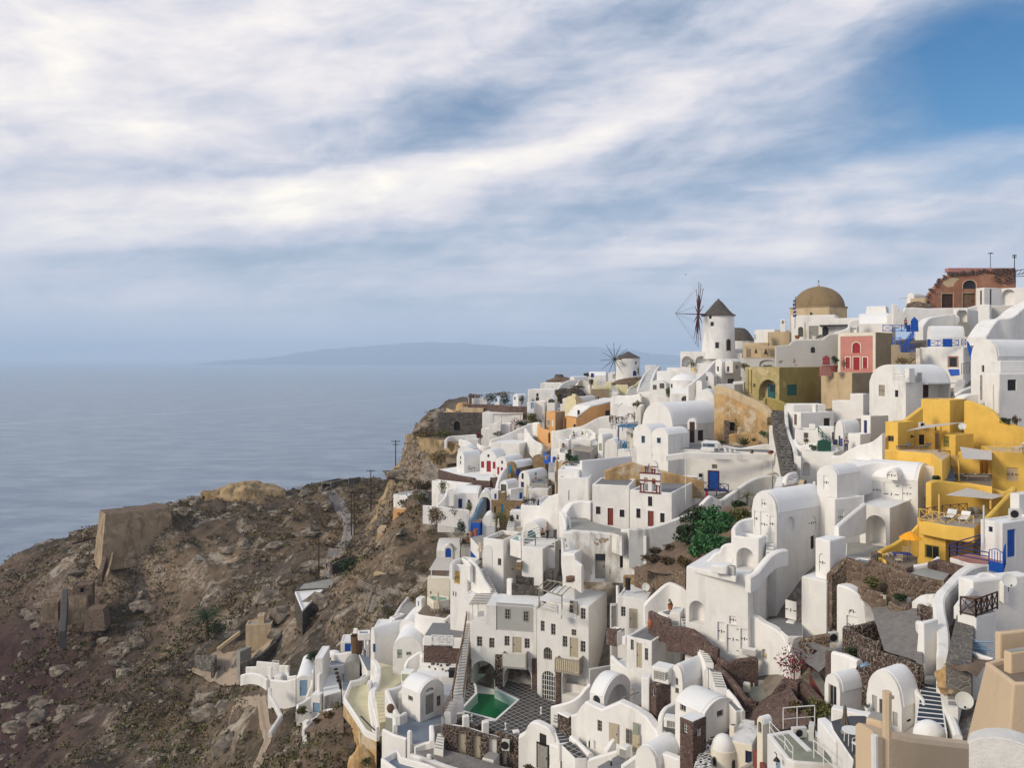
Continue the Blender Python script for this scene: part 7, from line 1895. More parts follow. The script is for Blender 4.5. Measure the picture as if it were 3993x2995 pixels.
a7('bare-chested person in dark trousers standing on grey deck terrace',1340,985,100.5,2.15,_bv,1.2,_bW,_aO,'hair_fair',True)
a7('person sitting in plunge pool corner beside standing person',1285,935,102,1.7,'sit',.3,_bW,_aO,'hair',True)
aC(_5,'white two-bar railing along front of grey deck terrace',[(1082,1062,97.3),(1210,1068,97),(1420,1072,96.8)],1.05,_g,_cI,.05,2.2);aC(_5,'white slanting railing at round teal doorway',[(1080,1000,99.5),(1260,930,102)],1.,_g,_cI,.05,2.5)
ao('plunge_pool','small turquoise plunge pool with white rim above round house',tl('935,975;1055,1010;1060,940;1000,930'),99.5,2,0,_b,_bA,.12,ak=_cw)
ao('brown_terrace','brown floored terrace left of plunge pool',tl('770,940;870,990;940,980;1000,930;900,900'),101,1.2,1,_b,_X,0.)
au('slender folded white parasol on brown terrace corner',812,750,850,950,102,_1,30);R=root('towel_bench','pale bench with rolled towels behind plunge pool',_az,tuple(W(1040,885,99)));
for i in range(3):mb=MB().cbox(W(1042,882-i*12,99),M(62,99),.5,.16);mb.obj('towel',_ag,R)
H=block(_a,'white round-cornered house with a green door and small window',648,868,1060,985,1480,99,26,ag=.5,af=_X);H.ops(0,[(_o,660,1146,708,1345,_ct),(_l,805,1185,843,1262,_c,{_B:2,_6:1})])
block('vaulted_shoulder','white quarter-round shoulder beside green door',640,745,760,1130,1200,99.6,20,ah=_aE,am=1040,dep=3,ak=_ah)
H=block(_a,'plain rounded white house front below grey deck terrace',1062,1290,1470,1080,1450,95.6,22,ag=0,af=None)
an(_z,'white steps with dark treads descending from green door',(730,1590,95),(800,1550,95),(610,1330,98.6),(680,1330,98.6),11,_b,_X);ab(_d,'white stair parapet along steps from green door',tl('480,1210,99;520,1190,98.6;600,1290,97.4;660,1410,96.2;740,1520,95.2'),5,.45,_b,True)
block('cactus_niche','narrow stone slot wall with a prickly pear beside rounded white front',1000,1060,1066,1225,1310,95.8,6,wall=_ae,af=_b,ag=0,dep=1,ak=_aV,aw=0);bT('prickly pear plant by narrow stone slot',965,1310,95,70,n=14)
H=block(_a,'cream white house with yellow slatted shutter and curved parapet',290,480,620,1260,1700,98,24,ag=.5,af=_P);H.ops(0,[(_A,335,1318,396,1458,_7),(_l,320,1540,332,1590,_c,{_B:1}),(_l,346,1545,358,1600,_c,{_B:1})])
ab(_d,'smooth rounded parapet on yellow shutter house',tl('300,1240,98;345,1200,99;420,1180,100;478,1215,98.5;520,1260,97.3'),2,.35,_b,True)
ao('brown_terrace','round brown terrace with straw parasol base by green door',tl('510,1225;600,1300;655,1290;650,1180;560,1180'),99,1.5,1,_b,_X,0.);au('folded straw-coloured parasol beside green door',612,1005,1105,1195,101.5,_ag,60,_e)
H=block('blue_door_chapel','small white chapel with rounded blue door on terraces',143,395,405,1105,1180,142,5,ah='R',am=1030,dep=8,ak='chapel');block('door_porch','rounded white porch holding blue chapel door',226,318,324,1085,1180,141.8,5,ah=_aE,am=1045,dep=2,ak='porch',aw=1).ops(0,[(_o,240,1072,303,1174,_Z,{_v:1})])
block('grey_shed','grey cement shed attached to blue door chapel',402,535,545,1075,1190,139,6,wall=_L,af=_i,ag=.05,dep=3);bc('clay pot on roof of grey cement shed',480,1010,140,34,45,_aa,_h,1.5);aM('thin_post','thin dark post between chapel and grey shed',402,1180,402,960,138.5,.06)
cc('pale grey canopy cloth below blue door chapel',tl('60,1310,120;300,1315,118;400,1200,126;150,1165,130'),_1,.1,_bF)
for i,x in enumerate((90,285)):aM('canopy_post',['left','right'][i]+' white post under pale grey canopy cloth',x,1400,x,1312,118.8,.08,_g)
block(_a,'pale greenish white wall house under grey canopy',45,290,310,1400,1640,109,14,wall=_R,ag=.1).ops(0,[(_l,74,1540,90,1570,_c,{_B:1})]);ao('plunge_pool','pale green plunge pool in front of pale greenish wall',tl('40,1600;110,1650;285,1630;280,1595;120,1575'),106.5,1,0,_R,_bA,.12,ak=_cw)
aJ(1650,2250,800)
H=block('hotel_wing','left hotel wing with grey upper panel above green pool arch',510,1226,1240,335,1190,90,10,wall='cream_white' if 'cream_white' in bw else _b,af=_q,dep=4.5,ag=0)
f=H.face(0)
a,b_,z0,z1,aD=f.prof(440,150,680,490,0);f.cut(aD,3.2,bv=1.)
H.ops(0,[(_W,516,908,782,1260,{_v:1,_I:4.1,'new':True}),(_W,872,938,1166,1260,{_v:1,_I:4}),(_Y,786,292,1190,590,_G,{_I:.14})])
WN={_B:2,_6:3}
H.ops(0,[(_l,580,645,638,755,_c,WN),(_l,712,660,770,770,_c,WN),(_l,877,640,933,748,_c,WN),(_o,963,652,1062,822,_4),(_l,1093,667,1150,775,_c,WN),(_l,878,346,938,460,_c,{_B:2,_6:3,_ak:False,_b6:.12}),(_l,1077,370,1136,485,_c,{_B:2,_6:3,_ak:False,_b6:.12})])
def aq(f,x0,y0,x1,y1,d0,d1,name,aE,ag):
 mb=MB();a,b_=sorted((f.s_(x0),f.s_(x1)));xm=(x0+x1)/2;f.bx(mb,a,b_,f.z_(xm,y1),f.z_(xm,y0),d0,d1);return mb.obj(name,aE,ag)
aq(f,780,838,858,1260,-.25,.02,_bc,_E,H.root);aq(f,1176,880,1225,1290,-.25,.02,_bc,_u,H.root);aq(f,497,890,520,1230,-.1,.02,'stone_edge',_F,H.root)
ct=aq(f,868,935,1135,955,-1.1,.02,_bP,_i,H.root);aq(f,878,800,1128,935,-1.1,-1.04,_aH,_aP,ct);aq(f,872,800,882,940,-1.1,-.02,_aH,_c,ct);aq(f,1122,800,1132,940,-1.1,-.02,_aH,_c,ct)
H=block('hotel_wing','right hotel wing with wooden balcony and arched french door',1226,1786,1985,322,1380,86.5,20,af=_q,ag=0)
f=H.face(0);a,b_,z0,z1,aD=f.prof(1190,120,1500,372,0);f.cut(aD,2.6,bv=1.)
H.ops(0,[(_l,1267,476,1310,590,_c,WN),(_l,1378,508,1428,630,_c,WN),(_l,1577,262,1627,392,_c,WN),(_l,1697,340,1751,460,_c,WN),(_l,1600,568,1652,637,_c,{_B:2,_6:2}),(_l,1503,640,1556,760,_c,WN),(_o,1580,660,1672,870,_4),(_l,1697,694,1751,816,_c,WN),(_l,1298,762,1390,896,_c,{_v:1,_B:4,_6:2}),(_l,1278,1018,1424,1335,_M,{_v:1,_B:6,_6:6}),(_W,1500,978,1762,1290,{_v:1,_I:1.8})])
aq(f,1432,958,1482,1350,-.2,.02,_bc,_u,H.root);aq(f,1628,265,1668,400,-.28,.02,'open_shutter',_c,H.root)
aq(f,1500,1205,1760,1290,1.,1.2,'niche_parapet',_b,H.root)
ct=aq(f,1462,985,1728,1005,-1.2,.02,_bP,_c,H.root);aq(f,1470,850,1722,862,-1.2,-1.12,_bC,_c,ct)
for i in range(13):x=1472+i*20.6;aq(f,x-2.5,852,x+2.5,990,-1.19,-1.14,'baluster',_c,ct)
aq(f,1476,868,1718,984,-1.14,-1.12,_aH,_ag,ct)
for x in(1466,1726):aq(f,x-3,850,x+3,990,-1.2,-.02,_aH,_c,ct)
aC(_5,'white three-bar railing at hotel roof terrace',[(1282,350,87),(1424,392,86.2)],.95,_g,_cI,.05,1.8);block(_U,'white stub wall at end of hotel roof terrace railing',1424,1490,1500,298,460,86.2,20,dep=.4,ag=0,af=None,aw=0)
aC(_5,'low white railing in front of open shuttered hotel window',[(1490,425,85.8),(1645,470,85.2)],.55,_g,_cI,.05,1.8)
R=root(_ab,'white wooden pergola on hotel roof terrace',_ab,tuple(W(1250,250,88)));
for x,y0,y1,D in((1250,330,118,87.6),(1496,330,205,86.4)):mb=MB().tube([W(x,y0,D),W(x,y1,D)],.07,6);mb.obj(_bb,_c,R)
mb=MB();dR,A1=W(1228,125,87.5),W(1490,205,86.3);B0,B1=W(1335,35,91),W(1610,85,90)
for i in range(6):mb.tube([dR.lerp(A1,i/5),B0.lerp(B1,i/5)],.07,4)
mb.tube([dR,A1],.09,5);mb.tube([B0,B1],.09,5);mb.obj('beam',_c,R)
R=root(_ab,'white slatted pergola over small hotel balcony on left',_ab,tuple(W(530,480,90)))
for x,y0,y1,D in((532,470,300,90.2),(590,400,250,92)):mb=MB().tube([W(x,y0,D),W(x,y1,D)],.06,6);mb.obj(_bb,_g,R)
mb=MB()
for i in range(7):mb.tube([W(495+i*11,296-i*18,90+i*.55),W(690+i*11,290-i*18,90+i*.55)],.06,4)
mb.obj('slats',_c,R)
aq(aR(W(560,0,91),W(640,0,91.3)-W(560,0,91),R,None),585,375,660,430,0,.5,_az,_b,R)
block(_a,'stepped white roofs with lattice panel behind slatted pergola',440,690,760,215,420,95.4,20,ag=.1)
block(_a,'white chimney-like wall block behind hotel roof',898,955,975,30,230,95,25,ag=0)
ab(_p,'dark lava stone wall behind hotel roof',[(955,70,95),(1120,92,95),(1240,100,94.6)],3.2,.5,_F,False,220);ab(_p,'upper dark lava stone wall with wavy white coping',tl('1000,-20,96.5;1100,0,96.5;1200,-10,96.3;1320,-60,96;1400,-80,95.8'),3,.5,_F,True)
S_=ao('hotel_courtyard','dark tiled hotel courtyard on a lava stone base',tl('225,1500;690,1640;1110,1765;1180,1640;1400,1560;1480,1365;1230,1290;1230,1050;500,1050;470,1190'),80.5,6,1,_E,'tiles',0.,ak=_br)
du=tl('520,1060;575,1190;580,1262;412,1442;780,1540;1016,1330;778,1215;776,1060')
z=S_.zt;poly=[WZ(x,y,z)for x,y in du]
mb=MB().prism([aa((p.x,p.y,z-1.4))for p in poly],(0,0,2.5));bO.append((S_.wall,[mb]))
for o in S_.root.children:
 if o.name.startswith('floor'):
  mb=MB().prism([aa((p.x,p.y,z-1.4))for p in poly],(0,0,2.5));bO.append((o,[mb]))
R=root('swimming_pool','keyhole shaped swimming pool with green water reaching under arch',_cw,tuple(aa((poly[4].x,poly[4].y,z-1.3))))
mb=MB();q=ba([aa((p.x,p.y))for p in poly]if cb(poly)>0 else[aa((p.x,p.y))for p in poly][::-1],.012);mb.prism([aa((p.x,p.y,z-1.39))for p in q],(0,0,.45));mb.obj('water','poolwater',R)
mb=MB();n=len(q)
q0=[aa((p.x,p.y))for p in poly];q0=q0 if cb(q0)>0 else q0[::-1];qi=ba(q0,.02);qo=ba(q0,.10)
for i in range(n):
 j=(i+1)%n;mb.prism([aa((qi[i].x,qi[i].y,z-1.38)),aa((qi[j].x,qi[j].y,z-1.38)),aa((qo[j].x,qo[j].y,z-1.38)),aa((qo[i].x,qo[i].y,z-1.38))],(0,0,1.36))
mb.obj('basin','pool_wall',R)
qa=ba(q0,-.22);mb=MB()
for i in range(n):
 j=(i+1)%n;mb.prism([aa((qi[i].x,qi[i].y,z-.02)),aa((qi[j].x,qi[j].y,z-.02)),aa((qa[j].x,qa[j].y,z-.02)),aa((qa[i].x,qa[i].y,z-.02))],(0,0,.075))
mb.obj('rim',_s,R)
for i,(x,y,aN)in enumerate(((390,1478,'white floor hatch left of green pool'),(722,1553,'pale floor hatch at near corner of green pool'))):
 R=root('floor_hatch',aN,'hatch',tuple(WZ(x,y,z)));mb=MB().cbox(WZ(x,y,z)+aa((0,0,.02)),1.1,.5,.06,0,.2);mb.obj('lid',_g,R)
for i,(x,y,aN)in enumerate(((523,1560,'small white floor lamp left at courtyard edge'),(890,1650,'small white floor lamp at middle of courtyard edge'),(1272,1475,'small white floor lamp in right part of courtyard'))):
 p=WZ(x,y,z);R=root('floor_lamp',aN,_bX,tuple(p),'courtyard floor lamps');mb=MB().lathe(p,tl('.16,0;.16,.05;.05,.07;.05,.5'),10);mb.obj(_b6,_g,R);mb=MB().lathe(p+aa((0,0,.5)),tl('.05,0;.13,.03;.1,.14;.02,.2'),10);mb.obj(_aL,_g,R)
an('long_staircase','long narrow white staircase climbing beside hotel',(318,1310,82.5),(432,1300,82.8),(460,510,95.5),(508,505,95.7),27,_b,_i,1.5,.35)
an(_z,'lowest white steps of long hotel staircase',(195,1560,80),(275,1480,80.8),(280,1345,82.2),(365,1340,82.4),5,_b,_i,2)
R=aC(_aF,'brown wooden handrail on left side of long staircase',tl('318,1300,82.4;365,1010,87;425,760,91.5;470,470,96'),1.,_ap,_cI,.05,4);aC(_aF,'brown wooden handrail on right side of long staircase',[(435,1300,82.8),(480,960,87.6),(505,800,90.5)],1.,_ap,_cI,.045,4);aC(_aF,'brown handrail at foot of long staircase',[(215,1520,80.2),(320,1310,82.4)],1.,_ap,_cI,.05,3)
aJ(1350,2395,800)
d5='white pillars along courtyard edge'
for i,(x,y,aN)in enumerate(((1090,1195,'white square pillar at left end of courtyard edge'),(1290,1228,'second white square pillar on courtyard edge from staircase'),(1500,1292,'third white square pillar on courtyard edge from staircase'),(1832,1392,'white square pillar at right corner of courtyard edge'))):
 p=W(x,y,80.6-.3*i);R=root(_cf,aN,_cf,tuple(p),d5);mb=MB().cbox(p-aa((0,0,.3)),.62,.62,M(132,80)+.3,0,.25);mb.obj('shaft',_b,R,.05)
ab(_aZ,'white kerb running along front edge of courtyard',tl('1055,1180,80.6;1290,1215,80.3;1500,1285,79.9;1840,1375,79.5'),.5,.35,_b,False)
H=ab(_cH,'lava stone wall with cream doors under courtyard edge',tl('1052,1195,80.1;1290,1230,79.8;1500,1298,79.5;1860,1392,79.1'),5,.5,_E,False,faces=True)
F1=aR(H.P[0],H.P[3]-H.P[0],H.root,H.obj);F1.o=F1.o+F1.n*.27
H.ops(F1,[(_o,1200,1288,1292,1520,_4,{_I:.3}),(_o,1366,1312,1450,1565,_4,{_I:.3}),(_Y,1532,1345,1622,1580,_b,{_I:.3}),(_Y,1690,1480,1790,1640,_D,{_I:.3})])
block(_cq,'white block steps in front of lava stone wall',1465,1590,1640,1580,1680,77.5,25,ag=0,af=_i,ak='steps',dep=1.4,aw=1);ac('air conditioner box hung on lava stone wall',1718,1480,78.6,85,115,-14)
an(_z,'white side steps beside lava stone wall',(945,1465,78.4),(1045,1480,78),(990,1290,80.6),(1060,1290,80.4),6,_b,_i,2)
aP('gravel_yard','',tl('750,1480,79.2;1500,1800,73.6;1900,1690,75.3;960,1440,79.8'),_ch,bA=.12)
H=block(_f,'white house with grey door and fanlight below long staircase',600,797,1052,862,1130,87,50,ah='R',am=762);H.ops(3,[(_o,856,868,946,1080,_aC),('fan',858,800,944,846,_M,{_v:1}),(_l,978,882,1022,1000,_c,{_B:2,_6:2})]);H.ops(0,[(_l,668,886,718,940,_c,{_B:2,_6:1})])
ao('roof_terrace','white plastered roof above grey fanlight door',tl('560,850;800,850;1140,880;1200,640;830,650;620,780'),90,4,0,_b,_q,0.)
ao('blue_grey_patio','blue-grey painted patio below fanlight door house',tl('520,1250;545,1180;640,1095;850,1085;1030,1090;1050,1180;935,1205;920,1360;730,1412'),82,4,8,_b,_P,0)
ab(_d,'white front parapet of blue-grey patio',[(400,1240,83.2),(520,1300,82.2),(650,1340,81.6)],3,.4,_b,False);block(_U,'tall pointed white pier at patio corner',648,690,722,1270,1560,81.2,40,ag=0,af=None,a5=.25)
ab('white_bench_wall','white wall with built-in bench beside blue-grey patio',tl('440,815,91;470,900,89;560,1080,86.6;640,1060,87.2'),2.6,.5,_b,True);ab(_d,'stepping white roof parapet over bench wall',tl('430,815,91;540,790,91.5;640,740,92.5;760,690,94'),2,.4,_b,True)
R=root('round_basket','dark shell-shaped wall basket on bench wall',_aX,tuple(W(478,1020,86.5)));mb=MB().ball(W(478,1020,87.3),.42,.3,.5,12);mb.obj(_aX,_aX,R)
block('green_gate_wall','white gate post with grey-green gate beside yellow ramp',420,500,530,1130,1260,84.5,30,ag=0,wall=_ad,af=_b,dep=.4);ab(_d,'white sloping wall beside grey-green gate',[(445,1080,85.5),(520,1120,84.6),(530,1200,83.6)],1.8,.4,_b,True)
ab(_m,'white low wall closing right side of blue-grey patio',[(920,1200,82.6),(930,1300,81.2),(925,1370,80.6)],1.6,.5,_b,False);ab(_m,'white kerb at front of blue-grey patio',[(740,1430,80.5),(850,1390,81),(920,1370,81)],1.2,.35,_b,False)
ao('blue_grey_terrace','lowest blue-grey terrace with white parapet at bottom edge',tl('370,1560;560,1450;610,1540;900,1620;1100,1720;640,1760'),75,3,1,_b,_P,.55);ab(_d,'white bottom edge parapet with stubs beside gravel yard',tl('700,1510,77;900,1570,75.8;1100,1640,74.6;1300,1700,74'),1.5,.5,_b,False)
block(_U,'small white chimney stub on bottom parapet',862,905,925,1530,1640,75.6,30,ag=0,af=None);p=W(633,1630,73.5);R=root('floor_lamp','small floor lamp on lowest blue-grey terrace',_bX,tuple(p));mb=MB().lathe(p,[(.12,0),(.1,.3),(.04,.5)],8);mb.obj(_aL,_g,R)
aJ(1200,2320,900)
S2=ao(_cJ,'cream yellow terrace with white rim on a tall ochre wall',tl('340,985;402,830;495,812;618,742;600,1000;640,1275;660,1350;545,1295'),93,9,6,_ay,_a9,.75,aO=_s,aF=0.)
ab(_m,'thick white wavy wall dividing two yellow terraces',tl('632,625,103;675,690,100.5;672,800,98;625,930,95.5;640,1040,93.6;672,1160,91.6;690,1265,90'),1.6,.7,_b,True)
ao(_cJ,'upper cream yellow terrace between white wall and houses',tl('650,640;930,720;895,840;770,930;650,930;690,700'),96,5,4,_b,_a9,0)
an('yellow_steps','shallow cream yellow steps running down behind dividing wall',(690,1255,88.8),(765,1200,89.2),(645,930,95.8),(765,925,95.8),9,_a9,None)
R=root('brown_handrail','dark brown angled handrail on rim of cream yellow terrace',_bC,tuple(W(640,1300,91)));mb=MB().tube([W(508,1165,93),W(640,1300,91),W(705,1278,91)],.08,6);mb.obj('bar',_e,R)
block(_cq,'white block step on cream yellow terrace',565,605,615,850,925,96,10,ag=0,ak='step',dep=1,aw=0)
H=block(_f,'white vaulted house with a blue slit window left of hotel',602,640,1060,415,650,108,58,ah=_aE,am=322);H.ops(0,[(_l,624,470,640,552,_Z,{_B:1})])
H=block(_f,'white round-fronted house with green shutter left of red stone terrace',815,1092,1102,520,720,101,8,ah=_aE,am=402,dep=9);H.ops(0,[(_A,858,526,905,612,_aq),(_A,946,548,994,584,_aq)])
ab(_d,'white stair parapet crossing in front of green shutter house',tl('930,680,98;960,620,98.2;1030,570,98.4;1085,545,98.6;1110,600,98'),4,.5,_b,True)
block(_a,'white low block with grey-green hatch on yellow terrace',893,998,1030,750,840,95.5,20,ag=0).ops(0,[(_Y,902,765,992,830,_aq,{_I:.06})])
H=block(_bs,'white terrace with crossed white railing over dark red stone',1110,1472,1485,412,660,96,10,af=_r,dep=5,ag=0.);f=H.face(0);aq(f,1112,490,1470,655,-.08,.02,'stone_panel',_u,H.root)
ab(_d,'white parapet around crossed-railing terrace',[(1112,412,96.6),(1265,335,101),(1500,385,100)],1.6,.3,_b,False);aC(_5,'white crossed railing on red stone terrace',[(1188,478,95.9),(1388,488,95.3)],1.1,_g,'x',.06,1.);block(_U,'white parapet stub right of crossed railing',1388,1475,1482,425,520,95.2,10,ag=0,dep=.4,af=None,aw=0);block(_U,'white parapet stub left of crossed railing',1110,1186,1192,402,492,96.2,10,ag=0,dep=.4,af=None,aw=0)
ao(_a4,'grey pointed roof floor with potted cacti behind crossed railing',tl('1255,340;1385,285;1515,330;1510,385'),101,3,0,_b,_r,.12,ak=_aW)
for i,(x,y,aN)in enumerate(((1283,318,'small potted cactus left on grey pointed roof'),(1325,298,'small potted cactus middle on grey pointed roof'),(1378,278,'prickly pear pot at tip of grey pointed roof'))):bc(aN,x,y,101.6,28,16,_b,_h,1.8 if i<2 else 3)
H=ab(_m,'white wall with embedded dark stones under red stone terrace',tl('1070,690,95;1090,655,95;1250,660,94.5;1460,690,94'),3,.5,_b,False,780,faces=True);f=aR(H.P[1],H.P[3]-H.P[1],H.root,H.obj);f.o=f.o+f.n*.25
rr=random.Random(4);
for i in range(14):
 x,y=rr.uniform(1150,1390),rr.uniform(655,745);mb=MB();p=f.pos(f.s_(x),f.z_(x,y),0.);mb.ball(p,.16,.12,.15,7);mb.obj('set_stone',_F,H.root)
block('white_slope_roof','pale sloping white roof over embedded stone wall',1020,1410,1440,790,880,92.5,10,ag=0,dep=4)
R=root('wicker_basket','black wicker chest on white roof by long staircase',_aX,tuple(W(1390,785,92)));mb=MB().cbox(W(1390,782,92),M(72,92),1.,M(68,92));mb.obj('box',_j,R)
S3=ao('white_patio','round-fronted brown patio with folded parasol and white chairs',tl('1038,190;1105,115;1230,55;1330,20;1500,60;1490,195;1350,225;1200,225;1090,215'),104,5,8,_b,_X,0.,ak=_bd);ab(_d,'curved white parapet in front of brown patio',tl('1035,165,105;1070,190,104;1150,205,103.4;1240,215,103;1320,225,102.6;1370,190,102.8;1490,210,102.4'),3.2,.35,_b,True)
au('folded cream parasol standing on brown patio',1247,-30,130,200,104.5,_ag,50);aU('white round table under folded cream parasol',1262,150,105,.9)
for i,(x,y,r,aN)in enumerate(((1205,160,1.2,'white chair left of parasol table on brown patio'),(1305,150,-1.2,'white chair right of parasol table on brown patio'))):a6(aN,x,y,105,r,_g,1.1,'brown patio chairs')
R=root('outdoor_bar','white bar counter with slatted grey top on brown patio','bar',tuple(W(1380,140,105.5)));mb=MB();o_=W(1325,120,106);e_=W(1440,160,104.8)-o_;mb.box(o_-aa((0,0,.2)),e_,(.4,.9,0),(0,0,1.1));mb.obj('counter',_b,R);mb=MB().box(o_+aa((-.1,-.1,.9)),e_*1.05,(.45,1.05,0),(0,0,.08));mb.obj('counter_top',_c,R)
bc('potted shrub in a white pot at end of white bar counter',1445,160,104.3,50,36,_b,_n,2);bc('potted shrub behind chairs at patio edge',1205,110,106.5,44,26,_aa,_n,2.5)
ao(_a4,'pale grey sloping roof of narrow wing beside brown patio',tl('800,250;1030,225;1040,100;985,60;935,90'),112,4,1,_b,_i,0,ak=_aW);ab(_d,'thin white edge wall of pale grey sloping roof',tl('785,300,110;840,190,114;900,90,118;960,20,122'),3,.4,_b,False)
block(_a,'small white hut with blue window between grey roof and patio',1036,1090,1130,40,160,109,25,ag=.1).ops(0,[(_C,1055,62,1068,108,_y)])
block(_a,'white vaulted roof strip left under patio parapet',880,1040,1050,300,420,106,15,ag=0,ah=_aE,am=245,dep=6);block('white_stair_wall','white double stair walls below pale grey roof',780,830,935,225,320,111,40,ag=.3)
block(_a,'low white roof strip in front of small blue basin',640,790,800,300,360,112,10,ag=.1,dep=3);ao('blue_basin','small steel-blue roof basin at head of blue stairs',tl('480,375;600,372;600,335;478,340'),116,1,0,_b,_P,.2,ak=_au)
aJ(900,2400,600)
H=block(_a,'small white house with bright blue square door at left cliff',1578,1752,1765,380,540,126,6,ag=.12,dep=3.5);H.ops(0,[(_o,1638,408,1726,525,_Z)])
block(_aG,'tall white tapering chimney beside bright blue door',1762,1815,1838,200,470,124,30,ag=0,af=None,ak=_al,aF=.35).ops(3,[(_C,1815,290,1838,340,_y)]);R=root('wicker_basket','dark wicker planter beside tapering chimney',_aX,tuple(W(1810,545,121)));mb=MB().lathe(W(1812,545,121),tl('.8,0;.95,2.6;.85,2.6;.8,2.2'),12);mb.obj(_aX,_aX,R)
aW('white_dome','low white rounded dome left of bright blue door',1480,560,125,200,55,_s,'dome',.8,2,.03);ab(_m,'white wall with porthole in front of low rounded dome',[(1370,570,124),(1560,548,123),(1795,518,122)],2.6,.4,_b,False)
ao(_bH,'blue painted terrace with white parapet below porthole wall',tl('1390,735;1650,712;1665,630;1440,645'),121,3,0,_b,_P,0);ab(_d,'white parapet in front of blue painted terrace',[(1385,735,120.4),(1500,722,120),(1650,700,119.6)],3,.4,_b,False);block('blue_door_post','blue and white gate post left of blue painted terrace',1340,1362,1392,540,740,122,60,ag=0,aL={3:_y});bc('clay pots with dark shrub on blue painted terrace',1412,660,122,60,40,_aa,_K,2)
block('grey_vault','dark grey plastered half vault on blue terraces',1632,1850,1860,730,800,117,5,ah=_aE,am=658,wall=_i,af=_i,dep=3)
ab('concrete_wall','pale concrete diagonal wall beside dark half vault',[(1860,560,121),(1920,690,117),(1975,820,114)],2.5,.5,_i,False);ao(_bH,'large steel-blue terrace floor in front of dark half vault',tl('1590,800;1850,780;1850,930;1720,945;1660,1085;1600,1085'),113.5,3,5,_b,_P,0);ao('blue_lane','narrow blue-grey lane climbing between white walls',tl('1840,560;2030,620;2030,800;1960,800;1900,680'),118,2,1,_b,_P,0)
ao('blue_lane','upper blue-grey lane beside tapering chimney',tl('1860,470;1940,560;1940,420;1990,280;1850,300'),121,2,1,_b,_P,0);ab(_m,'white house wall with a blue doorway along upper lane',[(1935,300,124),(1960,300,122),(1975,420,120)],2.4,.4,_b,False)
ab(_d,'white rounded parapet between blue terrace and cream yellow terrace',tl('1720,945,111;1840,920,112;1920,850,113.6;2035,820,113.5'),2.4,.4,_b,True)
S4=ao(_cr,'white flat roofed house with a grey front wall and potted hedge',tl('1335,1170;1315,845;1510,815;1590,1100'),112,7,0,_D,_q,0,ak=_ah)
rr=random.Random(2)
for i in range(6):aj('rusty brown shrub number along roof edge'.replace('number',['first','second','third','fourth','fifth','last'][i])+' of white flat roofed house',1515+i*12,815+i*52,113.2-.25*i,60,55,_K,120,.1,'roof_shrub',False,5)
block(_a,'white annex with a blue-grey window below white flat roof',1155,1285,1345,1150,1440,112.5,25,ag=0).ops(0,[(_C,1178,1262,1280,1405,_y)])
block(_a,'tall narrow white house wall left of flat roofed house',1208,1320,1330,620,1150,115,12,ag=.05,dep=5,aL={3:_s});block(_cL,'white buttress strips on narrow house wall',1235,1275,1320,860,1160,113.4,35,ag=0)
H=block('chapel','small white barrel roofed chapel with a blue-grey door',945,1160,1170,908,1180,118.5,6,ah=_aE,am=868,dep=9);H.ops(0,[(_o,990,936,1100,1165,_y)])
ab(_d,'white stair parapet right of chapel door',tl('1090,1170,116;1120,1090,116.5;1165,1010,117.2;1180,780,121'),2,.3,_b,False)
ab(_m,'white fence wall above chapel forecourt',tl('225,742,128;375,740,127;380,662,127;530,675,126.5;690,690,126;700,720,126;830,722,125'),2.2,.35,_b,False);ab(_m,'white wavy lower wall of path below fence wall',tl('150,858,124;280,830,123.5;420,850,122.5;530,920,121.5'),1.6,.5,_b,True)
block(_U,'tall white gate pier in middle of fence walls',528,580,605,755,965,121.5,35,ag=0,af=None);aC(_5,'small white barred gate beside tall gate pier',[(600,800,122.5),(690,800,122.5)],1.5,_g,_b7,.04,2);ab(_m,'white zigzag forecourt wall left of chapel',tl('585,925,120.5;700,935,120;800,945,119.6;940,905,119.2'),4,.5,_b,False)
block(_a8,'white bench blocks inside chapel forecourt',620,720,740,880,930,121,20,ag=0,ak=_az,dep=1);ab(_m,'inner white wall of chapel forecourt',tl('700,830,123;820,820,122.5;830,880,121.5;945,865,121'),1.8,.4,_b,False)
ab(_aZ,'white painted kerb wall zigzagging down from forecourt',tl('560,1040,118;570,1160,116;640,1260,114;720,1430,111;610,1600,108.5;560,1680,107'),.7,.5,_aQ,False);ab(_d,'white bent parapet below chapel stairs',tl('955,1400,112;965,1280,113.6;1050,1240,114;1140,1170,114.6'),1.2,.4,_b,False)
ab(_aZ,'white garden edge wall beside tall ochre wall',tl('1040,1650,104;1150,1520,106;1270,1420,107.5;1370,1350,108.6;1600,1340,108'),.8,.4,_b,False);block(_a,'tiny white ruined stall at bottom of garden wall',1030,1090,1140,1545,1640,105,30,ag=.2)
aP(_bt,'',tl('1050,1690,103.5;1620,1690,98;1620,1360,106;1300,1400,107.5'),_aj,bA=.3)
for i,(x,y,w_,h_,m_,aN)in enumerate(((1250,1560,130,70,_K,'brown bush in small walled garden, left'),(1420,1480,160,80,_S,'dry yellowish bush in small walled garden'),(1530,1580,140,90,_K,'dark brown bush against tall ochre wall'),(1350,1620,160,60,_n,'olive bush at bottom of walled garden'),(1180,690,200,190,_h,'dark green bush on slope above chapel'),(1020,1440,180,130,_n,'green bush below bent parapet'))):aj(aN,x,y,105 if i<4 else(124 if i==4 else 112),w_,h_,m_,380,.16)
aM(_cK,'thin white handrail on cliff above bright blue door',1580,390,1770,235,127,.05,_g,_bC);aM(_cK,'second thin white handrail lower on cliff by blue door',1520,440,1580,395,127.5,.05,_g,_bC)
aJ(1200,2320,900);
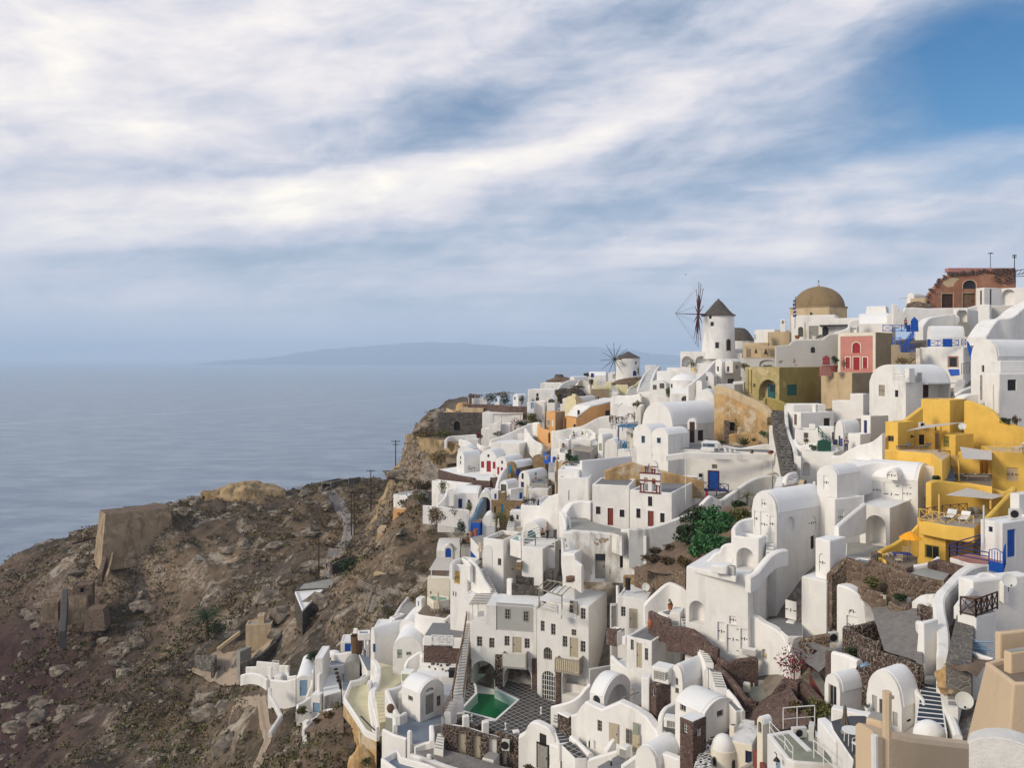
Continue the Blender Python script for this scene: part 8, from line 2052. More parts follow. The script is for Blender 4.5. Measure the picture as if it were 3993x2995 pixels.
aW('ochre_footing','rough ochre rock footing at base of tall ochre wall',520,1700,88,260,240,_ay,'rock',.5,8,.2);aj('grey-green bush at foot of tall ochre wall corner',760,1480,84,170,130,_n,500,.13);aj('scrubby plants hanging on ochre wall base',560,1640,86,150,60,_n,240,.12)
aJ(2300,2250,800)
H=block(_a,'pale house with grey and beige doors right of hotel',298,618,632,240,590,82,10,af=_q,ag=.1,dep=7);H.ops(0,[(_l,336,322,386,430,_c,WN),(_o,426,346,516,562,_4)])
block(_a,'shaded return wall with grey door beside hotel',226,232,300,300,590,81,70,ag=0,af=None,wall=_L).ops(3,[(_o,234,318,290,545,_aC)])  # shade of the return wall is put into its grey colour
block(_aG,'square white chimney with black cap on pale house roof',278,300,322,95,190,84,40,ag=0,af=_j,ak=_al,aw=1);R=root('chimney_pot','black chimney pot on pale house roof',_al,tuple(W(410,140,84)));mb=MB().lathe(W(410,140,84),tl('.28,0;.26,.9;.3,1.0;.3,1.15;.2,1.2'),12);mb.obj(_cx,_j,R)
bG('large satellite dish by rough stone wall, left of two',602,112,83.4,88,d=(-.4,-.9,.2));bG('smaller satellite dish behind peaked white wall',700,160,84.5,75,d=(-.3,-.9,.3))
ab(_m,'peaked white wall sweeping over red stone stairs',tl('585,300,79.5;640,235,79.6;720,160,79.8;800,90,80;855,62,80;905,70,79.8;970,100,79.4;1045,135,79'),4.5,.5,_b,True)
block('flower_balcony','flower balcony with dark stone front right of hotel',180,297,385,605,760,78,28,wall=_b,ag=.15,af=_aj,ak=_bP,dep=1.6,aw=0).ops(0,[(_Y,186,560,292,745,_u,{_ak:False})]);aj('low red-leaved plants in flower balcony',330,600,79,100,45,_K,160,.08)
H=block(_a,'white room block with grey roof terrace and lit left front',395,670,1112,700,1020,72.5,26,af=_r,ag=.22);H.ops(0,[(_l,440,680,473,792,_c,WN),(_o,503,716,562,985,_4),(_l,592,772,629,905,_c,WN)])
block(_bq,'white box hood on lit left front of room block',345,385,440,655,745,76.5,35,ag=0,dep=.8,aw=0,ak='box');R=root(_cc,'small black wall lamp on shaded side of room block',_bX,tuple(W(980,790,73)));mb=MB().ball(W(980,755,75.6),.14,.14,.2,8);mb.obj(_aL,_j,R)
ao(_ar,'small grey balcony terrace below lit left front',tl('250,860;330,940;440,1008;560,1000;545,985;430,900'),74.5,2.5,2,_b,_r,0);ab(_d,'rounded white balcony parapet below lit left front',tl('240,845,75.6;320,925,74.8;420,995,74.2;490,1018,74;560,1005,74.2;668,985,74.8'),1.5,.4,_b,True)
block(_a,'rounded white support room under balcony parapet',225,480,660,1020,1250,73.5,34,ag=0,af=None)
bc('terracotta potted plant on small grey landing by peaked wall',868,355,77.5,60,58,_aa,_n,.9);ao('grey_landing','small grey landing with a potted plant above red stone wall',tl('735,375;840,425;960,390;870,345'),77,1.5,1,_b,_r,.05)
W1=ab(_2,'dark red stone wall curving along white staircase',tl('655,365,75.5;760,420,74;850,450,73;862,530,71.5;1000,540,70.2;1120,570,69.2;1230,650,68.5;1310,740,67.8;1390,775,67.4'),2.2,.5,_u,False)
R=root('red_urn','red clay urn at start of dark red stone wall','urn',tuple(W(655,560,75)));mb=MB().lathe(W(655,560,75),tl('.15,0;.3,.35;.28,.65;.15,.85;.18,.95'),12);mb.obj('urn',_aa,R)
block(_a,'white step block between landing and arched niche',860,975,985,400,530,76,12,ag=0,dep=2).ops(0,[(_Y,888,478,955,520,_G,{_ak:False})]);an(_z,'white steps climbing to arched niche',(1020,560,73.5),(1150,560,73.2),(965,400,77.5),(1010,400,77.5),5,_b,_r)
H=block(_a,'big white house with hinged shutters and an arched niche above red stone wall',1040,1705,2045,-20,860,68,16,ag=0.,af=_q,aF=.15);H.ops(0,[(_W,1074,258,1240,500,{_v:1,_I:.9}),(_A,1378,490,1457,695),(_A,1478,522,1606,835),(_A,1626,562,1702,785),(_A,1505,425,1580,512)])
H.ops(3,[(_W,1805,272,1912,425,{_v:1,_I:.5}),(_W,1985,335,2030,410,{_v:1,_I:.3})])
block('stone_bench_box','low grey meter bench at foot of big white house',1640,1790,1800,800,870,67,14,ag=0,dep=.6,aw=0,wall=_L,ak=_az)
an(_bx,'upper flight of white steps with grey treads between red stone walls',(1245,945,66.8),(1335,930,66.6),(1130,690,69.8),(1215,700,69.4),10,_b,_i,1.5)
ao('grey_landing','grey stair landing between two white flights',tl('1255,965;1300,1025;1410,1005;1335,935'),66,1.5,1,_b,_r,0);an(_bx,'lower flight of white steps with grey treads',(1350,1215,63.4),(1480,1200,63.2),(1300,1030,65.9),(1410,1010,65.7),7,_b,_i,1.5)
ao('grey_ramp','long grey ramp below white stair flights',tl('1395,1245;1490,1225;1650,1435;1570,1450'),60.8,2,2,_b,_r,0.);ab(_aZ,'white wavy kerb beside long grey ramp',tl('1490,1215,63;1570,1310,62;1620,1390,61.2;1655,1445,60.7'),.8,.3,_b,True)
ab(_m,'white wall edging stairs beside roof terrace',tl('1110,660,70.4;1170,770,69;1235,900,67.4;1255,1000,66.4'),2.5,.35,_b,False)
ab(_2,'dark red stone block wall of sunken patio',tl('1395,870,67.2;1480,920,66.6;1640,885,66.8;1800,872,67'),3.2,.6,_u,False);ab(_2,'lower dark red stone wall stepping beside white flights',tl('1370,940,66.6;1480,1050,65.2;1590,1170,63.8;1690,1310,62.4;1780,1310,62.4'),2.2,.5,_u,False)
ao('sunken_patio','olive-grey sunken patio with a square white basin',tl('1530,1110;1600,1040;1790,1000;1980,1110;1990,1220;1880,1350;1790,1350;1690,1250'),65.5,3,7,_ad,_ad,0,ak=_bd)
ao('white_basin','square white rimmed basin with pale green water in sunken patio',tl('1640,1025;1760,1145;1955,1110;1800,1010'),66.6,1.3,1,_b,_bA,.1,ak=_cw);block('cream_cupboard','small cream cupboard at wall of sunken patio',1648,1728,1735,1165,1260,65.2,6,wall=_R,ag=0,dep=.5,aw=0,ak=_cz)
H=ab(_a,'curving white terrace house front with tiny arched window',tl('1710,395,69;1800,420,68.6;1880,480,68;2000,540,67.2;2100,620,66.4;2180,730,65.4;2215,830,64.6'),8,.8,_b,True,faces=True,ak=_ah);F2=aR(H.P[0],H.P[4]-H.P[0],H.root,H.obj);F2.o=F2.o+F2.n*.3
F2.o_(_W,1848,782,1905,885,None,1,.35);R=root('niche_lamp','small yellow lantern in tiny arched window','lantern',tuple(F2.pos(F2.s_(1888),F2.z_(1888,880),.15)));mb=MB().ball(F2.pos(F2.s_(1888),F2.z_(1888,855),.12),.1,.1,.16,8);mb.obj(_aL,_x,R)
ao(_ar,'grey terrace with white bench cubes behind curving front',tl('1880,470;2010,540;2130,640;2300,640;2300,500;2050,440'),67.6,2,1,_b,_r,0);block(_a8,'white bench cube on grey terrace, left of two',2005,2095,2110,505,580,68.6,18,ag=0,dep=.7,ak=_az,aw=0);block(_a8,'white bench cube on grey terrace by big white shutter',2108,2200,2212,500,580,68.2,18,ag=0,dep=.7,ak=_az,aw=0)
aJ(3193,2000,800)
H=block(_a,'white house with a hinged door and air conditioner beside dark stone yard',-190,84,252,745,1300,66.5,26,ag=0);aJ(2300,2250,800);H.ops(0,[(_A,2102,262,2220,460)]);aJ(3193,2000,800)
H.ops(3,[(_A,207,1078,248,1285)])
H=ab(_a,'white quarter-curved house front with hinged door by stone yard',tl('252,765,65.4;330,785,64.8;430,840,64.2;500,915,63.8;545,975,63.4;575,1080,63.1;588,1170,62.9'),6,1.2,_b,True,faces=True,ak=_ah);F6=aR(H.P[0],H.P[4]-H.P[0],H.root,H.obj);F6.o=F6.o+F6.n*.55
H.ops(F6,[(_A,305,1118,420,1320),(_A,328,1042,400,1100,_M,{_v:1})])
ac('air conditioner standing at corner of quarter-curved house',168,1405,63.5,98,110,10)
aJ(2300,2250,800)
H=block(_f,'white rear vault of two nested barrel vaults',872,1000,1252,1165,1320,65.8,36,ah=_aE,am=972);H.ops(0,[(_l,925,1096,951,1168,_c,{_B:2,_6:1}),(_C,920,1200,960,1260,_O)])
H=block(_f,'white front barrel vault with a square window facing right',920,1238,1572,1485,1700,60.5,42,ah='R',am=1375);H.ops(3,[(_l,1370,1442,1440,1515,_c,{_B:1,_6:1})]);H.ops(0,[(_l,972,1368,1035,1455,_c,{_B:2,_6:1})])
H=block('stone_box','dark stone box house with a white roof unit beside red terrace',655,715,906,1178,1450,66,52,wall=_u,af=_q,ag=.08);H.ops(0,[(_l,672,1205,698,1290,_g,{_B:1,_6:1})])
H=block(_bq,'white ventilation box with grilles on dark stone box house',662,852,908,1008,1172,66,24,ag=0,ak=_cs,aw=0,dep=1.4);H.ops(0,[(_a6,690,1022,808,1122)]);H.ops(3,[(_a6,820,1040,848,1120)])
ao('red_terrace','terracotta red terrace winding between white vaults',tl('425,1400;560,1378;650,1382;720,1450;760,1440;765,1600;960,1640;960,1760;1080,1900;980,1960;780,1900;700,1700;640,1520'),63,3,8,_b,'redfloor',0)
ab(_d,'scalloped white bench wall on red terrace',tl('758,1560,64.2;768,1480,64.6;810,1410,65;860,1380,65.3;900,1355,65.5;930,1345,65.6'),2.6,.35,_b,True);H=block(_bq,'white bench box with a lattice grille on red terrace',795,955,970,1545,1650,63.4,8,ag=0,dep=.9,aw=0,ak=_cs);H.ops(0,[(_a6,832,1562,948,1640)])
aJ(2600,2700,600)
H=block(_ce,'dark stone hut with white windows and pale roof at red terrace',182,376,574,436,880,57.5,38,wall=_u,af=_q,ag=0);H.ops(0,[(_l,242,448,300,590,_g,{_B:2,_6:3})]);H.ops(3,[(_l,440,525,505,640,_g,{_B:3,_6:3})])
aJ(2000,2545,600)
block(_a,'shaded lower wall between hotel and barrel roof house',1085,1100,1420,245,640,79,62,ag=0,wall=_L)  # grey colour stands for shade on this white wall
H=block(_f,'white house with barrel roof, lunette window and shaded arch recess',1104,1310,1690,640,1300,69,34,ah='R',am=438);H.ops(0,[(_l,1150,622,1256,765,_c,{_v:1,_B:1,_6:1})]);H.ops(3,[(_W,1340,470,1660,1000,{_v:1.2,_I:1.})])
H=ab(_a,'lit white terrace front with beige doors below barrel roof house',tl('1105,700,68.5;1310,800,67.6;1570,690,66.9;1800,800,66.2;1960,910,65.6;2040,1020,65;2140,1140,64.2;2140,1340,63.6'),9,.9,_b,False,faces=True,ak=_ah)
F3=aR(H.P[1],H.P[5]-H.P[1],H.root,H.obj);F3.o=F3.o+F3.n*.45
H.ops(F3,[(_l,1212,980,1280,1140,_c,WN),(_o,1372,1030,1505,1305,_4),(_l,1615,1112,1677,1322,_c,WN),(_Y,1720,1020,1796,1190,_ad,{_I:.1}),(_o,1710,1182,1812,1450,_4)])
block(_U,'white corner column between barrel house and stone box house',1845,1960,1985,380,780,66.6,12,ag=0,af=None,dep=1.2)
R=root('wooden_trellis','wooden pergola bars behind shaded arch recess',_ab,tuple(W(1700,680,68)));mb=MB().tube([W(1570,660,67.5),W(1805,575,69.5)],.06,5);mb.tube([W(1700,530,70),W(1745,525,70)],.06,5);mb.tube([W(1745,530,70),W(1745,670,70)],.05,5);mb.obj('beam',_c,R)
ab(_d,'white curved parapet rising from courtyard to barrel roof house',tl('555,775,75.6;700,740,75.2;850,690,75;960,610,75;1040,510,75.2;1100,450,75.4'),1.9,.4,_b,True);ab(_m,'peaked white garden wall left of lunette window',tl('850,900,71;930,870,70.8;1000,770,70.4;1050,710,70.2;1085,695,70;1110,720,69.8'),5,.5,_b,True)
ab('lava_stone_pier','lava stone pier with white coping beside tiled steps',[(690,850,73),(845,920,71.6)],1.9,.7,_E,False,aX=(_b,.12));ab(_cH,'lower lava stone wall beside tiled steps',[(680,980,72.6),(770,1030,71.6),(850,1090,70.8)],2,.5,_E,False)
an(_z,'white steps with dark treads below tiled courtyard corner',(670,1340,69.5),(835,1270,69.8),(590,1110,73),(735,1065,73.2),5,_b,_a5,1.5)
an(_z,'white block steps at right corner of courtyard',(570,1040,73.4),(690,1030,73),(590,920,75),(690,900,74.6),3,_b,_i,1.5)
ao('tiled_patio','dark tiled lower patio between white walls',tl('700,1335;830,1275;900,1330;1070,1520;890,1525'),68.8,3,1,_b,'tiles',0,ak=_bd);ab(_m,'thick white parapet right of dark tiled lower patio',tl('845,1195,70;950,1290,68.6;1060,1400,67;1120,1450,66.2'),2.5,.45,_b,False)
ao(_ar,'grey terrace in front of beige door',tl('950,1265;1040,1235;1340,1400;1310,1460;1130,1510'),67.6,2.5,4,_b,_r,0);ab(_d,'thin white dividing wall between two grey terraces',tl('1325,1420,66.4;1370,1340,66.6;1450,1220,66.8;1530,1150,67'),2.5,.4,_b,True)
ao(_ar,'lower grey terrace with a floor lamp at bottom edge',tl('1200,1650;1360,1560;1520,1470;1630,1530;1570,1700;1300,1760'),64.6,2.5,1,_b,_r,0);ab(_d,'white stepping wall in front of lower grey terrace',tl('995,1580,66.2;1130,1520,66;1320,1460,65.8;1500,1410,65.6'),2.8,.4,_b,True);block(_bq,'white vent box beside second beige door',1520,1632,1700,1390,1540,64.6,30,ag=0,ak=_cs,aw=0).ops(0,[(_Y,1530,1400,1625,1520,_i,{_I:.05})])
ab(_d,'white diagonal wall at bottom beside second beige door',[(1570,1620,63),(1700,1530,63.2),(1850,1425,63.4)],3,.4,_b,True)
block(_f,'smooth white vault roof at bottom edge below red terrace',1760,2060,2420,1640,1800,60.5,35,ah=_aE,am=1420);ab(_d,'rounded white parapet horn at red terrace edge',tl('1960,1350,63.4;2030,1280,63.4;2090,1235,63.4;2150,1240,63.2;2150,1330,62.8'),2,.5,_b,True)
aJ(2600,2700,600);ab(_d,'white curved parapet with upright horn at bottom of red terrace',tl('-40,860,61.5;80,900,60.8;180,940,60.2;220,920,60;250,860,59.8;320,860,59.4;360,900,59'),3,.7,_b,True);aJ(2000,2545,600)
for i,(x,y,D,aN)in enumerate(((1098,1350,67.4,'small bollard lamp on grey terrace before beige door'),(1412,1640,63.8,'small bollard lamp on lower grey terrace'),(405,880,76.6,'white stone bollard at right side of courtyard'))):
 p=W(x,y,D);R=root('bollard_lamp',aN,_bX,tuple(p));mb=MB().tube([p-aa((0,0,.1)),p+aa((0,0,.45))],.07,7);mb.obj(_bb,_j if i<2 else _g,R);mb=MB().ball(p+aa((0,0,.5)),.11,.11,.1,8);mb.obj(_aL,_g,R)
H=ab(_a,'white peaked house front with dark framed door at bottom edge',tl('92,1195,74;180,1140,73.9;240,1030,73.8;330,985,73.5;440,1020,73;550,1085,72.4;600,1180,72;640,1260,71.8'),8,.8,_b,True,faces=True,ak=_ah);F4=aR(H.P[1],H.P[6]-H.P[1],H.root,H.obj);F4.o=F4.o+F4.n*.32
H.ops(F4,[(_o,358,1332,500,1690,_aC,{_at:_ax}),(_l,375,1185,472,1352,_e,WN),(_l,522,1480,570,1640,_e,WN)])
H=ab(_a,'white front with a wooden lattice window under tiled patio',tl('570,1300,71.4;700,1350,70.6;880,1430,69.6;895,1700,69'),8,.7,_b,False,faces=True,ak=_ah);F5=aR(H.P[0],H.P[2]-H.P[0],H.root,H.obj);F5.o=F5.o+F5.n*.35;H.ops(F5,[(_l,684,1575,822,1720,_e,{_B:4,_6:3})])
aj('grey bush at foot of peaked house front',230,1720,71.5,180,130,_K,260,.1);an(_z,'white steps at bottom edge beside lattice window front',(885,1700,66.4),(990,1700,66),(890,1520,68.6),(1080,1520,68.4),4,_b,_a5)
aJ(3193,2000,800)
ab(_p,'tall brown rubble retaining wall below shaded arch forecourt',tl('112,655,66.6;170,600,66.8;250,520,67;300,480,67;420,520,66.4;550,560,66'),4.4,.6,_t,False);ab(_p,'long brown rubble retaining wall under yellow patio',tl('552,505,65.8;640,530,65.2;800,592,63.2;970,655,62.2;1150,700,61.8;1360,740,61.6'),5.2,.6,_t,False);ab(_p,'small stone pier left of yellow patio',[(590,420,67.6),(650,440,67)],1.6,.6,_t,False);aW('lava_boulder','dark lava boulder beside small stone pier',605,500,66.4,60,50,_F,'boulder',1,3,.2)
ab(_2,'reddish stone wall below white lane parapet top',tl('1190,535,64.5;1290,500,64.5;1420,540,63.4;1555,580,62.4'),2.6,.5,_u,False);ab(_d,'white low wall between yellow patio and reddish stone wall',tl('935,605,64.5;1000,570,64.8;1190,535,65;1285,475,65.5'),1.6,.35,_b,True);ao('concrete_pad','bare concrete pad with tree stump between stone walls',tl('965,660;1350,735;1420,660;1120,590'),63,2,0,_t,_i,0)
aP(_bU,'',tl('560,1010,62.6;700,1480,54.2;1120,1640,50.8;1090,960,60'),_ch,bA=.12);aP(_bU,'',tl('270,770,65.6;560,1010,62.4;960,1010,60.6;420,720,65.8'),_aj,bA=.12)
ab(_p,'low brown stone planter wall on gravel yard',tl('440,790,64;560,830,63;690,870,62;700,900,61.6'),1.,.4,_t,True);aj('tall dry plant growing by brown retaining wall',600,850,63.4,230,170,_n,420,.11);ab(_p,'round stone planter wall with a green bush below retaining wall',tl('780,950,61;850,1000,60;940,1010,59.6;960,960,60'),1.,.4,_t,True);aj('green bush in round stone planter',860,970,60.6,170,110,_h,420,.1);bc('pale clay pot beside gravel yard wall',712,930,61,44,44,_ag,_h,.7)
R=root('notice_board','small white notice board on brown rubble wall','sign',tuple(W(968,970,60.5)));mb=MB().cbox(W(968,970,60.8),M(36,60.5),.05,M(56,60.5));mb.obj(_b5,_g,R)
ab(_p,'stone wall stub below notice board',[(940,1040,59.5),(1010,1030,59.5),(1090,1000,60)],2.6,.5,_t,False,1150);ab(_p,'dark mortared stone wall running across gravel yard',tl('282,1225,60;420,1215,60;600,1170,60.4;760,1120,60.8;900,1100,61'),1.4,.45,_E,True);ab(_p,'mortared stone wall stepping down along gravel yard',tl('285,1225,59.8;400,1290,58.4;540,1360,57;690,1420,55.8'),3,.45,_E,False);block(_bc,'square stone pier in gravel yard',640,740,855,1360,1450,56.5,40,wall=_E,af=_i,ag=0,dep=1.2);ab(_p,'curved mortared stone wall at bottom of gravel yard',tl('450,1435,57;500,1455,56;620,1490,54.6;760,1525,53.4;880,1570,52.2;1100,1640,50.6'),2.6,.45,_E,True);block('red_stone_pier','small reddish pier beside white stair wall',990,1040,1072,1350,1460,55,30,wall=_u,af=_i,ag=0)
ab(_p,'brick-like red pier wall left of white door wall',[(100,1490,58.5),(155,1500,58)],3,.5,_u,False);H=ab(_a,'plain white wall with a hinged hatch below stone yard',[(158,1495,57.8),(300,1530,56.8),(440,1590,55.6)],4,.5,_b,False,faces=True,ak=_aV);
aj('green hedge bushes behind plain white wall',340,1540,58,190,90,_h,480,.1)
aJ(3193,2395,800)
ab(_p,'broken dark stone bank above white vaults',tl('440,560,55.5;620,560,54;800,590,52.6;1000,600,51.6;1090,640,50.8'),2.6,.6,_E,True);H=block('lattice_box','pale blue lattice box at foot of plain white wall',440,548,622,575,720,54.5,28,wall=_y,af=_y,ag=0,aw=0,ak='lattice box');H.ops(0,[(_a6,446,590,545,690,_g)])
aJ(3193,2000,800)
an('stone_lane','brown stepped lane winding beside white parapet',(1370,1640,48),(1640,1640,47),(1590,690,62),(1710,660,62),32,'cobble',None,1.5)
ab(_d,'broad white parapet winding down beside stepped lane',tl('1800,545,63;1700,560,62.6;1580,600,62;1480,690,60.6;1400,780,59.2;1330,850,58;1295,930,57;1300,1050,55.6;1325,1180,54;1345,1350,52.2;1340,1560,50'),2.6,.75,_b,True);ab(_0,'white sloped wing wall of winding parapet',[(1090,965,59),(1180,900,59.4),(1290,870,58.8)],.9,1.2,_b,True);ab(_p,'stone wall segment under white wing wall',[(1090,985,58),(1180,1020,57.2),(1265,1030,56.6)],2.4,.5,_E,False)
ab(_0,'smooth white stair bank at foot of winding parapet',tl('1085,1165,56;1120,1190,55;1255,1180,54.4;1265,1230,54'),4.6,.5,_b,True);block(_cL,'white slanted buttress face beside stepped lane',1075,1130,1290,1190,1640,52.5,35,ag=0,aF=.3,af=None)
H=block(_a,'white house with blue door at right edge',1740,1978,2420,112,640,63.5,32,ag=.15);H.ops(3,[(_o,2032,180,2122,480,_Z)]);H.ops(0,[(_l,1830,150,1874,207,_w,{_B:2,_6:2})])
ac('air conditioner on roof of blue door house',2120,70,65,110,110,-10);block('roof_stub','dark edged roof step above blue door house',2060,2160,2400,-200,60,67,30,ag=.1,aL={0:_b});aM(_cj,'pale drainpipe on corner of blue door house',1778,320,1778,-80,63,.07,_aP,_cx)
ao('brick_terrace','reddish paved terrace before blue door',tl('1410,480;1620,545;1830,560;2030,520;1960,480;1640,440'),62.5,2,2,_b,_aU,0);g='blue tube railings by blue door'
aC(_aT,'blue tube railing sloping along white lane parapet',[(1408,480,63),(1490,445,63.5),(1740,370,64.5)],.95,_w,_cI,.045,3,g);aC(_aT,'long blue tube railing in front of reddish terrace',[(1408,480,63),(1835,560,61.6)],.9,_w,_cI,.045,6,g)
R=root('blue_gate','bright blue metal gate with scrolled white-backed top',_b0,tuple(W(1930,650,61)));
for xa,ya,xb,ei,nm in((1838,625,1985,660,_ci),(1985,660,2015,560,_ci)):
 A,B=W(xa,ya,61.3),W(xb,ei,61 if xb==1985 else 62);mb=MB();up=aa((0,0,1));e=(B-A);b8=aa((-e.y,e.x,0)).normalized()*.05;hh=M(110,61);mb.prism([A,B,B+up*hh,A+up*hh],b8)
 for i in range(6):p=A.lerp(B,i/5);mb.tube([p,p+up*M(225,61)],.03,5)
 mb.tube([A+up*M(225,61),A.lerp(B,.5)+up*M(255,61),B+up*M(225,61)],.035,5);mb.obj(nm,_Z,R)
H=block(_a,'white lit terrace house under satellite dish at right',1500,1660,2300,740,1180,56.5,44,ag=0.,af=_b);ab(_d,'white rounded roof parapet behind satellite dish',tl('1700,690,57.5;1760,650,58;1850,650,58;1920,690,57.6;2020,760,57'),1.4,.5,_b,True);bG('big satellite dish above lit terrace house',2055,730,55.5,150,d=(-.2,-.9,.4))
H=block(_a,'lower white house with brown crossed balcony railing',1490,1696,1920,1125,1470,52.5,32,ag=0,af=_c);aC('brown_railing','brown crossed balcony railing, left side',[(1528,1100,53.4),(1692,1130,52.4)],1.15,_e,'x',.05,.9,_bf);aC('brown_railing','brown crossed balcony railing, right side',[(1692,1130,52.4),(1925,1040,54.6)],1.15,_e,'x',.05,.9,_bf)
ab(_d,'white sloping stair wall left of brown crossed balcony',tl('1490,1000,54.6;1560,900,55.6;1640,810,56.6;1670,830,56.4'),3,.4,_b,False,1150);aU('square brown table on balcony with crossed railing',1700,1050,54,1.3,_ap,False)
R=root('wooden_gate','weathered blue-grey wooden gate at bottom of stepped lane',_b0,tuple(W(1750,1500,50.5)));mb=MB()
for i in range(9):p=W(1622+i*22,1478+i*7,51-.05*i);mb.cbox(p,.15,.05,M(130-i*4,51),0,0)
mb.tube([W(1620,1460,50.9),W(1890,1490,50.4)],.05,4);mb.tube([W(1620,1390,50.9),W(1890,1400,50.4)],.05,4);mb.tube([W(1640,1350,50.9),W(1880,1500,50.4)],.04,4);mb.obj(_cM,_y,R)
ab(_aZ,'white kerb strip in front of wooden gate',[(1610,1480,50.2),(1750,1535,49),(1880,1570,48.4)],.6,.25,_b,False)
aP('dirt_corner','',tl('1340,1640,48;1700,1760,45.5;1900,1560,48.5;1600,1480,50.6'),_aj,bA=.25)
aJ(3193,2395,800)
aW('ochre_rock','brown eroded rock bank at bottom of stepped lane',1430,720,48.5,330,150,_ay,'rock',.6,11,.3)
H=block(_f,'small white vault with a wide grey window beside parasol patio',62,228,545,842,1100,54,42,ah=_aE,am=688);H.ops(0,[(_l,104,770,190,1000,_c,{_B:2,_6:1})])
H=block(_f,'larger white vault with three grey doors beside blue steps',515,893,1108,1010,1330,49.5,32,ah=_aE,am=683);H.ops(0,[(_C,574,880,628,1060,_G),(_C,652,920,694,1170,_O),(_C,794,1060,850,1215,_G)]);H.ops(3,[(_C,950,1138,990,1160,_ax,{_ak:False})])
an('blue_steps','dark blue steps with white edges curving beside larger vault',(1020,1280,45.5),(1385,1290,45.2),(1100,730,51.5),(1310,800,51),11,_b,_aA,1.5,.22);ab(_d,'white curved wall left of dark blue steps',tl('1040,720,51.6;1060,690,51.8;1110,680,52;1240,670,52'),1.4,.4,_b,True);ab(_d,'white rounded wall right of dark blue steps',tl('1320,800,51;1350,880,49.8;1380,1010,48;1450,1150,46.4;1500,1300,45'),1.6,.45,_b,True);ab(_d,'inner white curl wall beside larger vault',tl('1035,720,51.4;1060,830,50.2;1120,920,49.2;1130,1040,48'),2.2,.3,_b,True)
an(_z,'white narrow steps right of dark blue steps',(1390,1010,47),(1500,1010,46.8),(1380,770,50),(1560,770,50),4,_b,_i);ab(_m,'crumbling white corner wall above white narrow steps',tl('1520,690,50.4;1580,600,51;1680,560,51;1720,600,50.6'),2.5,.7,_D,False)
bG('large grey satellite dish in front of tan building',1568,935,40,180,d=(-.35,-.85,.4));aW('white_cone','white pointed plaster cone roof behind tan parapet',1190,1300,42,330,150,_s,_aW,.8,2,.04)
ao('blue_patio','dark blue-grey patio with white table and chair',tl('120,1160;330,1100;500,1100;640,1200;640,1700;450,1700;300,1480;150,1250'),46,2,0,_b,_a5,0,ak=_bd);ao(_a4,'dark roof panel with white rim between two white vaults',tl('290,1110;310,1050;510,1045;600,1095'),50,1.2,0,_b,_a5,.06,ak=_aW);bc('white planter with dark plant between two white vaults',520,1045,51,60,40,_b,_h,1.2)
H=block(_a,'low white wall with a blue lattice gate behind patio table',130,560,640,1110,1260,48.5,10,ag=0,dep=.6);H.ops(0,[(_a6,405,1128,560,1260,_y,{_ak:False})])
aU('round white patio table on dark blue-grey patio',360,1400,43.2,1.05);a6('white patio chair beside round white table',430,1500,42.3,-1.2,_g,1.05,None);au('folded brown parasol behind round white table',282,985,1195,1285,44.5,_af,80);au('folded brown parasol at bottom edge of patio',392,1535,1720,1780,39.7,_af,75)
ao('white_bench_block','long white masonry block beside patio',tl('-20,1125;70,1115;330,1330;178,1372'),44,1.3,3,_b,_q,0,ak=_az);ab(_d,'white low parapet curving down at patio edge',tl('300,1400,43.8;380,1460,42.8;440,1560,41.6;500,1680,40.4'),1.,.3,_b,True)
aJ(2450,2395,800)
S5=ao('equipment_house','white house with a stained green-grey equipment roof',tl('1495,1292;1700,1255;2010,1245;2200,1420;2300,1640;1790,1600;1700,1560;1640,1480'),47,6,6,_b,_ad,.12,ak=_ah)
R=root(_by,'white sagging rope railing on green-grey equipment roof',_bo,tuple(W(1530,1290,49.5)));mb=MB();PP=[W(1525,1290,50),W(1690,1470,47.6),W(1775,1580,46.4)]
for p in PP:mb.tube([p,p+aa((0,0,M(135,48)))],.03,6)
for a,b_ in zip(PP,PP[1:]):
 for k in(1,.55):a1,b1=a+aa((0,0,M(135,48)*k)),b_+aa((0,0,M(135,48)*k));mb.tube([a1,a1.lerp(b1,.5)-aa((0,0,.12 if k<1 else 0)),b1],.025,5)
mb.obj(_bw,_g,R)
R=root(_by,'white tube railing at right end of equipment roof',_bo,tuple(W(2000,1560,45)));mb=MB();PP=[W(2000,1560,45.5),W(2105,1650,44.4),W(2220,1760,43)]
for p in PP:mb.tube([p,p+aa((0,0,1.))],.03,6)
for a,b_ in zip(PP,PP[1:]):
 for k in(1,.5):mb.tube([a+aa((0,0,k)),b_+aa((0,0,k))],.025,5)
mb.obj(_bw,_g,R)
R=root(_by,'white railing along back edge of equipment roof',_bo,tuple(W(1680,1250,51)));mb=MB();PP=[W(1670,1240,51.5),W(1820,1225,51.8),W(2010,1210,52)]
for p in PP:mb.tube([p,p+aa((0,0,1.3))],.03,6)
for a,b_ in zip(PP,PP[1:]):mb.tube([a+aa((0,0,1.3)),b_+aa((0,0,1.3))],.04,5);mb.tube([a+aa((0,0,.6)),b_+aa((0,0,.6))],.025,5)
mb.obj(_bw,_g,R)
ac('air conditioner lying furthest back on equipment roof',1855,1340,49.5,160,105,8);ac('air conditioner nearest right railing on equipment roof',2105,1500,46.6,120,165,65);ac('tall pale air conditioner in middle right of equipment roof',2010,1360,48.6,120,170,65)
R=root('white_plank','white plank lying across equipment roof','plank',tuple(W(1820,1400,47.5)));mb=MB();a,b_=W(1710,1275,49.2),W(1930,1490,46.4);e=b_-a;mb.box(a,e,aa((-e.y,e.x,0)).normalized()*.25,(0,0,.1));mb.obj(_b5,_g,R)
